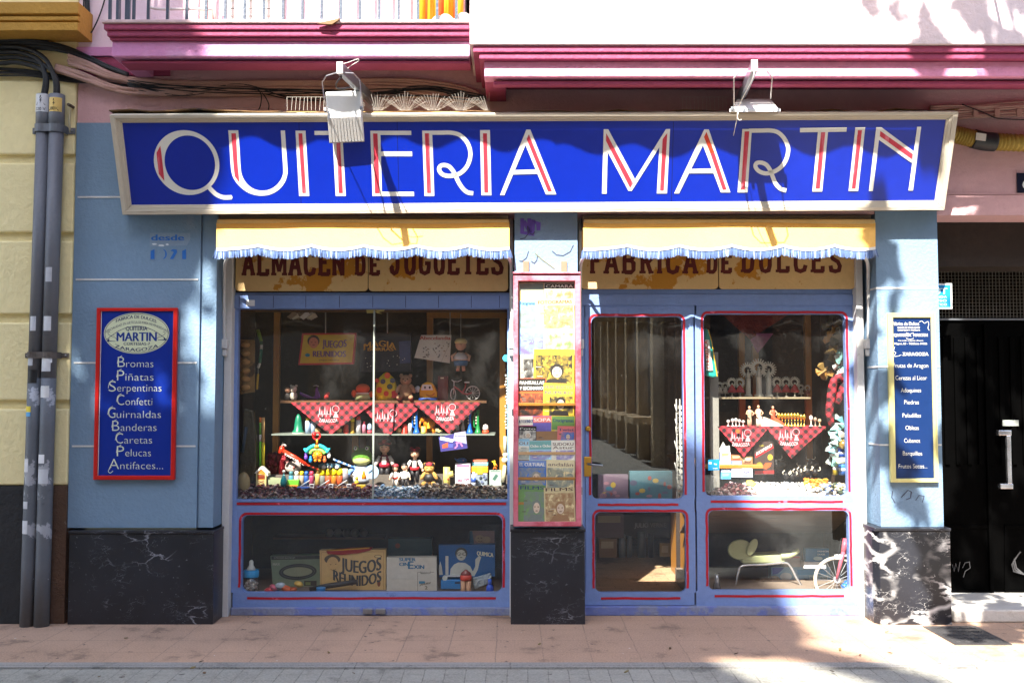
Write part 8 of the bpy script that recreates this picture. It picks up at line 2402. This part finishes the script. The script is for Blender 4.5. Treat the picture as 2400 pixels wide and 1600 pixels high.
# boxes, animals and sweets on the floor of the sweet window
Yx = .62
def d_lines(c1, c2, word=None, wc=(220, 220, 230)):
    def f_(mb, P, q):
        x0, y0, x1, y1 = q[0][0], q[0][1], q[2][0], q[2][1]
        mb.m(K(*c1)).patch([(x0 + 2, y0 + 2), (x1 - 2, y0 + 2), (x1 - 6, y0 + (y1 - y0) * .5), (x0 + 4, y0 + (y1 - y0) * .62)], P, .0008)
        mb.m(K(*c2)).patch([(x0 + 3, y1 - 5), (x1 - 3, y1 - 5), (x1 - 3, y1 - 2), (x0 + 3, y1 - 2)], P, .001)
        if word:
            mb.m(K(*wc)); txt(mb, word, x0 + 4, x1 - 4, y0 + (y1 - y0) * .66, min(9, (y1 - y0) * .5), P, .0016, .3)
    return f_
for k, (q, c, dd, lab) in enumerate((
    ((1688, 1059, 1712, 1076), (206, 206, 222), d_lines((190, 170, 110), (150, 150, 170)), 'white carton at the top of the left box tower'),
    ((1687, 1076.5, 1712, 1092), (214, 214, 226), d_lines((206, 206, 216), (170, 170, 190)), 'plain white carton, second of the left box tower'),
    ((1690, 1093, 1713, 1106), (170, 186, 226), d_lines((110, 140, 206), (206, 216, 230), 'PARK'), 'blue white carton, third of the left box tower'),
    ((1690, 1106.5, 1713, 1122), (96, 170, 216), d_lines((130, 190, 222), (60, 140, 200)), 'sky blue carton at the foot of the left box tower'),
    ((1680, 1060, 1687, 1078), (90, 120, 190), d_lines((70, 100, 170), (160, 170, 200)), 'narrow blue carton edge beside the left box tower'),
    ((1714, 1066, 1738, 1079), (190, 110, 70), d_lines((214, 170, 130), (150, 70, 50)), 'orange carton on top of the right box tower'),
    ((1738.5, 1070, 1764, 1092), (150, 110, 70), d_lines((206, 190, 150), (90, 60, 40), 'ZARAGOZA', (90, 40, 30)), 'brown souvenir carton with a town view'),
    ((1714, 1079.5, 1738, 1094), (120, 140, 206), d_lines((150, 170, 220), (200, 206, 226)), 'violet blue carton in the right box tower'),
    ((1715, 1094.5, 1737, 1118), (200, 206, 232), d_lines((170, 180, 230), (120, 130, 200)), 'pale lilac carton at the foot of the right box tower'),
    ((1737.5, 1093, 1764, 1118), (176, 186, 226), d_lines((206, 210, 236), (110, 120, 190), 'PRIMO', (90, 90, 190)), 'lilac blue carton at the right foot of the box towers'))):
    carton('sweet_carton', lab, 'box', q, Yx - .002 * k, .07, K(*c), dd, 'cartons in the sweet window')
carton('blue_price_card', 'bright blue card against the glass at the left of the sweet window', 'card', [(1659, 1077), (1686, 1076), (1686, 1101), (1660, 1102)], .40, .006, K(20, 140, 200), lambda mb, P, q: mb.m(K(206, 226, 236)).patch([(1671, 1096), (1682, 1096), (1682, 1098), (1671, 1098)], P, .001).patch([(1673, 1085), (1680, 1086), (1680, 1089), (1674, 1088)], P, .001).patch([(1661, 1082), (1668, 1082), (1668, 1087), (1661, 1087)], P, .001))
t = thing('paper_ship', 'white paper ship folded on top of the left box tower', 'paper', W(1696, 1059, Yx))
MB(K(222, 220, 210)).prism([W(p, q, Yx) for p, q in ((1682, 1052), (1690, 1048), (1696, 1036), (1701, 1047), (1710, 1044), (1711, 1058), (1684, 1059))], (0, .03, 0)).build('paper', t)
t = thing('bull_figure', 'black bull figure with white horns at the left edge of the sweet window', 'figurine', W(1675, 1130, .66), 'black bulls in the sweet window')
o = W(1673, 1050, .66)
def bull_head(t, c, s, tilt=0):
    MB(K(26, 24, 24, .5)).ball(c, (8 * s, 8 * s, 10 * s), 10).ball(c + Vector((0, -6 * s, -7 * s)), (5 * s, 6 * s, 6 * s), 10).build('head', t)
    for k in (-1, 1):
        MB(K(214, 206, 186, .3)).tube(curve3([c + Vector((k * 6 * s, 0, 7 * s)), c + Vector((k * 14 * s, -1 * s, 8 * s)), c + Vector((k * 18 * s, -2 * s, 14 * s)), c + Vector((k * 16 * s, -2 * s, 19 * s))], 3), [1.8 * s] * 4 + [1.4 * s] * 4 + [.6 * s, .3 * s], 7).build('horn', t)
u_ = U(.66)
bull_head(t, o, u_ * .55)
MB(K(30, 28, 28, .5)).lathe([(9 * u_, -84 * u_), (10 * u_, -50 * u_), (7 * u_, -10 * u_), (3 * u_, -2 * u_)], o, 12, None, 1, .7).build('body', t)
for px, py, s_, lab in ((1818, 1082, .8, 'black bull with big upswept horns beside the dark sweet box'), (1880, 1096, .7, 'black bull behind the white sweets, horns towards the glass'), (1900, 1080, .6, 'black bull figure at the back of the white sweets')):
    t = thing('bull_figure', lab, 'figurine', W(px, 1120, .74), 'black bulls in the sweet window')
    c = W(px, py, .74)
    bull_head(t, c, U(.74) * s_)
    MB(K(28, 26, 26, .5)).ball(c + Vector((16 * U(.74) * s_, .05, -8 * U(.74))), (24 * U(.74) * s_, .04, 17 * U(.74) * s_), 14).build('body', t)
    mb = MB(K(28, 26, 26, .5))
    for a in (2, 12, 26, 34):
        mb.tube([c + Vector((a * U(.74) * s_, .05, -16 * U(.74))), c + Vector((a * U(.74) * s_, .05, -34 * U(.74)))], 3.2 * U(.74) * s_, 7)
    mb.build('legs', t)
t = thing('horned_paperweights', 'cluster of small black bull heads with pale horns among the white sweets', 'figurines', W(1850, 1118, .6))
for px, py in ((1842, 1108), (1856, 1110), (1866, 1104), (1876, 1100), (1892, 1098), (1910, 1100)):
    c = W(px, py + 6, .6)
    b_ = MB(K(24, 22, 22, .5)).ball(c, (.022, .022, .026), 9).build('head', t)
    MB(K(214, 206, 186, .3)).tube(curve3([c + Vector((-.02, -.01, .01)), c + Vector((-.03, -.02, .025)), c + Vector((-.015, -.02, .04))], 3), .004, 6).tube(curve3([c + Vector((.02, -.01, .01)), c + Vector((.035, -.02, .02)), c + Vector((.03, -.02, .04))], 3), .004, 6).build('horns', b_)
def d_kop(mb, P, q):
    mb.m(K(150, 140, 50)); txt(mb, 'Café', 1779, 1790, 1046, 7, P, .0016, .2)
    mb.m(K(190, 30, 40)).patch([(1769, 1064), (1810, 1040), (1813, 1049), (1771, 1073)], P, .001)
    mb.m(K(226, 206, 200)); txt(mb, 'KOPIKO', 1773, 1809, 1067, 11, lambda a, b, o=0: P(a, b - (a - 1773) * .58, o), .0016, .5)
    mb.m(K(206, 170, 50)).patch(ell(1805, 1071, 6, 7, 12), P, .001)
    mb.m(K(120, 120, 40)).patch(ell(1780, 1088, 7, 6, 12), P, .001)
    mb.m(K(206, 84, 40)).patch([(1786, 1096), (1794, 1084), (1808, 1084), (1806, 1092), (1796, 1099)], P, .0012)
    mb.m(K(190, 40, 40)).patch([(1769, 1103), (1814, 1102), (1814, 1109), (1769, 1110)], P, .001)
carton('coffee_sweet_box', 'tall dark brown coffee sweet box with a slanting red name band', 'box', (1768, 1034, 1814, 1112), .64, .08, K(60, 48, 44), d_kop)
for k, (q, c, lab) in enumerate((((1962, 1050, 1984, 1070), (30, 84, 190), 'blue and white tin at the top of the right tin stack'), ((1964, 1070.5, 1984, 1086), (206, 206, 190), 'cream tin in the right tin stack'), ((1966, 1086.5, 1985, 1112), (60, 120, 206), 'sky blue tin at the foot of the right tin stack'), ((1952, 1080, 1963, 1112), (214, 190, 60), 'yellow tin beside the right tin stack'))):
    turned('tin', lab, 'tin', (q[0] + q[2]) / 2, q[1], q[3], q[2] - q[0], .55, [('tin', K(*c, .3), [(1, 0), (1, .95), (.9, 1)]), ('label', K(226, 226, 226, .4), [(1.02, .35), (1.02, .6)])], 'tins in the sweet window')
xs0, xs1, xs2, xs3 = px_(1654, 1150, .4), px_(1775, 1150, .4), px_(1905, 1150, .4), px_(1984, 1150, .4)
zf2 = lambda x, y: 0.02 + 0.085 * min(1, max(0, (y - .345) / .2))
heap('sugared_almonds', 'bank of white sugared almonds in the middle of the sweet window', xs1 - .05, xs3, .345, .62, zf2, 1100, .013, [K(226, 222, 214, .4), K(210, 206, 200, .4), K(196, 200, 206, .4)], 12, DF)
heap('wrapped_sweets', 'mound of dark red wrapped sweets at the left of the sweet window', xs0, xs1, .345, .58, lambda x, y: .02 + .10 * max(0, 1 - abs(x - (xs0 + xs1) / 2 - .05) / .22) * min(1, (y - .33) / .12), 420, .017, dkred, 13, DF)
heap('wrapped_sweets', 'pile of orange wrapped sweets right of the white almonds', px_(1893, 1120, .5), px_(1938, 1120, .5), .5, .64, lambda x, y: .13, 110, .020, [K(214, 120, 40, .2), K(206, 160, 60, .2), K(226, 200, 110, .3)], 14, DF)
heap('wrapped_sweets', 'pile of blue and mixed wrapped sweets in the right corner of the sweet window', px_(1930, 1130, .42), xs3, .36, .56, lambda x, y: .10, 220, .020, [K(50, 70, 120, .2), K(120, 140, 170, .2), K(206, 196, 150, .3), K(70, 80, 60, .2), K(206, 190, 170, .3)], 15, DF)
turned('glass_jar', 'small empty clear glass jar at the left corner of the sweet window', 'jar', 1671, 1112, 1150, 18, .42, [('jar', clear_plastic, [(.8, 0), (1, .1), (1, .7), (.6, .85), (.6, 1)])])
for k, (px, c) in enumerate(((1760, (226, 190, 60)), (1773, (226, 222, 206)), (1765, (90, 130, 50)))):
    o = W(px, 1132 + 4 * k, .5)
    tag(MB(K(*c, .4)).prism([o + Vector((-.03, 0, -.01)), o + Vector((.02, -.01, -.02)), o + Vector((.045, 0, .0)), o + Vector((.01, .01, .022)), o + Vector((-.025, .01, .018))], (0, .03, 0)).build('sweet_packet'), ('yellow packet lying between red and white sweets', 'white packet lying left of the almonds', 'small green packet in front of the yellow one')[k], 'packet')

# ------------------------------------------------------------------ sweet window, low pane
LZ = pz(1388, SF + 0.03)
t = thing('ride_on_toy', 'pale green ride on animal seat with a long tail on bent steel legs', 'ride-on toy', W(1800, 1385, .58))
Yd = .60
pg = mat('ride_on_paint', (170, 178, 132), .5, .1, 4, .1)
fr_ = lambda a, b: W(a, b, Yd)
MB(pg).prism([fr_(*p) for p in ((1737, 1313), (1742, 1321), (1840, 1318), (1842, 1308), (1832, 1297), (1780, 1301), (1752, 1300))], (0, .16, 0)).build('seat', t, .012, 3)
MB(pg).tube(curve3([fr_(1830, 1303), fr_(1850, 1301), fr_(1864, 1294), fr_(1872, 1288)], 4), [.022] * 5 + [.020] * 4 + [.017] * 3 + [.012], 10).build('tail', t)
hd = MB(pg).prism([fr_(*p) for p in [(1736 + 30 * math.cos(R(a)), 1288 + 24 * math.sin(R(a))) for a in range(0, 360, 15)]], (0, .03, 0)).build('head_panel', t, .008, 3)
MB(pg).prism([fr_(*p) for p in [(1762 + 11 * math.cos(R(a)) + .35 * 20 * math.sin(R(a)) * -1, 1281 + 20 * math.sin(R(a))) for a in range(0, 360, 20)]], (0, -.02, 0)).build('ear', t, .006)
for dy in (0.0, 0.16):
    MB(chrome).tube(curve3([W(1722, 1392, Yd + dy), W(1730, 1340, Yd + dy), W(1742, 1325, Yd + dy), W(1790, 1322, Yd + dy), W(1838, 1318, Yd + dy), W(1852, 1326, Yd + dy), W(1868, 1355, Yd + dy), W(1888, 1388, Yd + dy)], 4), .010, 8).build('leg_tube', t)
turned('tin_cone', 'small silver conical tin in the low left corner of the sweet window', 'tin', 1680, 1344, 1382, 20, .42, [('cone', K(176, 180, 184, .25, .7), [(1, 0), (.5, .7), (.35, .95)]), ('spout', K(176, 180, 184, .25, .7), [(.35, .95), (.6, 1)])])
def d_duck(mb, P, q):
    mb.m(K(206, 226, 230)); txt(mb, 'FASHION', 1916, 1941, 1293, 5.5, P, .0016, .2); txt(mb, 'DUCK', 1916, 1934, 1300, 5.5, P, .0016, .2)
    mb.m(K(170, 196, 196)).patch(ell(1917, 1308, 11, 5, 12), P, .001)
carton('duck_box', 'turquoise box with two lines of white capitals beside the bicycle', 'box', (1888, 1285, 1943, 1316), .70, .06, K(16, 106, 150), d_duck)
carton('white_carton', 'white carton under the turquoise box', 'box', (1884, 1316.5, 1936, 1331), .68, .08, K(214, 214, 214), None)
carton('grey_carton', 'small grey and red carton behind the tail of the ride on toy', 'box', (1838, 1302, 1876, 1328), .78, .06, K(150, 140, 136), lambda mb, P, q: mb.m(K(170, 70, 60)).patch([(1840, 1303), (1874, 1303), (1874, 1307), (1840, 1307)], P, .001))
def d_big(mb, P, q):
    mb.m(K(40, 70, 180)).patch([(1810, 1330), (1838, 1329), (1832, 1336), (1822, 1344), (1810, 1346)], P, .001)
    mb.m(K(206, 214, 226)).patch(ell(1842, 1350, 14, 9, 14), P, .001)
    mb.m(K(50, 140, 210)).patch([(1868, 1334), (1936, 1334), (1938, 1346), (1870, 1346)], P, .001)
    mb.m(K(170, 206, 230)).patch([(1896, 1348), (1940, 1348), (1940, 1358), (1896, 1358)], P, .0014)
    mb.m(K(110, 110, 120)); txt(mb, '56', 1899, 1908, 1357, 9, P, .002, .2); txt(mb, '100', 1924, 1938, 1357, 9, P, .002, .2)
carton('construction_box', 'long blue and white toy box lying behind the steel legs', 'box', (1808, 1328, 1946, 1384), .82, .1, K(120, 170, 216), d_big)
t = thing('child_bicycle', 'pink child bicycle with a white front wheel behind the right low pane', 'bicycle', W(1962, 1390, .44))
Yk = .46
ub = U(Yk)
c = W(1961, 1358, Yk)
wb = MB(K(206, 200, 180, .6))
hoop(wb, c, 50 * ub, 4.2 * ub, 40)
wl = wb.build('front_wheel', t)
sb = MB(K(200, 202, 206, .3, .6))
for k in range(18):
    a = 2 * math.pi * k / 18
    sb.tube([c + Vector((0, .012 * (-1) ** k, 0)), c + Vector((math.cos(a) * 48 * ub, 0, math.sin(a) * 48 * ub))], .0016, 4, False)
sb.build('spokes', wl)
MB(K(206, 206, 206, .3, .5)).lathe([(7 * ub, -.02), (7.5 * ub, 0), (7 * ub, .02)], c, 14, Matrix.Rotation(R(90), 3, 'X')).build('hub', wl)
pk = K(206, 90, 110, .35)
MB(pk).tube([W(1961, 1356, Yk - .03), W(1972, 1310, Yk - .03), W(1977, 1292, Yk - .02)], [.010, .014, .016], 9).tube([W(1977, 1292, Yk - .02), W(1982, 1262, Yk)], .020, 10).build('fork', t)
MB(K(206, 204, 206, .3)).tube([W(1960, 1302, Yk - .02), W(1984, 1302, Yk - .02)], .012, 8).cbox(W(1964, 1304, Yk - .03), (.05, .02, .03)).build('brake', t)
MB(K(40, 40, 44)).tube(curve3([W(1964, 1304, Yk - .03), W(1968, 1280, Yk - .03), W(1972, 1260, Yk - .02)], 4), .0025, 5).build('cable', t)
MB(pk).tube([W(1979, 1290, Yk), W(2010, 1330, Yk + .12), W(2020, 1360, Yk + .2)], .016, 9).build('frame', t)
t = thing('paper_sack', 'crumpled brown paper sack in the shade under the ride on toy', 'bag', W(1800, 1385, .8))
MB(mat('brown_sack', (120, 96, 70), .8, .3, 9, .9, 30)).ball(W(1792, 1375, .8), (36 * U(.8), .1, 22 * U(.8)), 12).ball(W(1815, 1368, .82), (18 * U(.8), .08, 20 * U(.8)), 10).build('sack', t)
tag(MB(K(20, 110, 190, .3)).ball(W(1980, 1374, .5), .03, 10).ball(W(1984, 1366, .5), .022, 10).build('blue_ball'), 'small bright blue toy behind the bicycle spokes', 'toy')

# ------------------------------------------------------------------ small things on the balcony
t = thing('orange_tarp', 'folded orange and yellow beach awning standing on the balcony', 'folded awning', W(1040, 52, -.45))
for k in range(9):
    x = W(985 + 11 * k, 30, -.35).x
    MB(K(*((226, 160, 20), (206, 90, 30), (232, 180, 40))[k % 3], .7)).tube([(x, -.26 + .02 * (k % 2), ztop), (x + .01, -.26, ztop + .5), (x - .01, -.25, ztop + 1.0)], .030, 8).build('fold', t)
t = thing('plastic_bags', 'white plastic bags tied at the foot of the orange awning', 'bags', W(1050, 50, -.55))
for px, r_ in ((1028, .035), (1044, .04), (1060, .025), (1086, .045), (1094, .04)):
    p = W(px, 44, -.42)
    MB(K(214, 210, 206, .5)).ball((p.x, p.y, ztop + r_ * .9), (r_ * 1.3, r_, r_), 10).build('bag', t)
t = thing('broken_slat', 'splintered brown wooden slat lying over the balcony edge', 'slat', W(770, 52, BF - .08))
mb = MB(K(110, 80, 40)).prism([W(p, q, BF - .09) for p, q in ((744, 55), (782, 46), (796, 43), (792, 48), (778, 57), (768, 57))], (0, .02, 0))
mb.build('slat', t)
MB(K(196, 192, 190, .4)).tube(curve3([W(354, 18, -.1), W(370, 22, -.1), W(420, 22, -.1), W(498, 22, -.1)], 3), .010, 8).tube([W(500, -10, -.1), W(505, 50, -.1)], .012, 8).build('shutter_pipe', shop)

# ------------------------------------------------------------------ litter on the pavement
rnd = random.Random(21)
for k in range(16):
    p = G(rnd.uniform(150, 2100), rnd.uniform(1475, 1590))
    p.z = 0.012 if p.y > -1.02 else 0.016
    a, L = rnd.uniform(0, 6.28), rnd.uniform(.010, .020)
    d, e = Vector((math.cos(a) * L, math.sin(a) * L, rnd.uniform(-.003, .006))), Vector((-math.sin(a) * L * .5, math.cos(a) * L * .5, .003))
    ob = MB(K(*rnd.choice(((96, 70, 44), (60, 48, 40), (120, 104, 60))))).prism([p - d, p + e, p + d, p - e], (0, 0, -.004)).build('dry_leaf')
    tag(ob, 'small dry brown leaf scrap lying on the paving', 'leaf', 'leaf scraps on the paving')
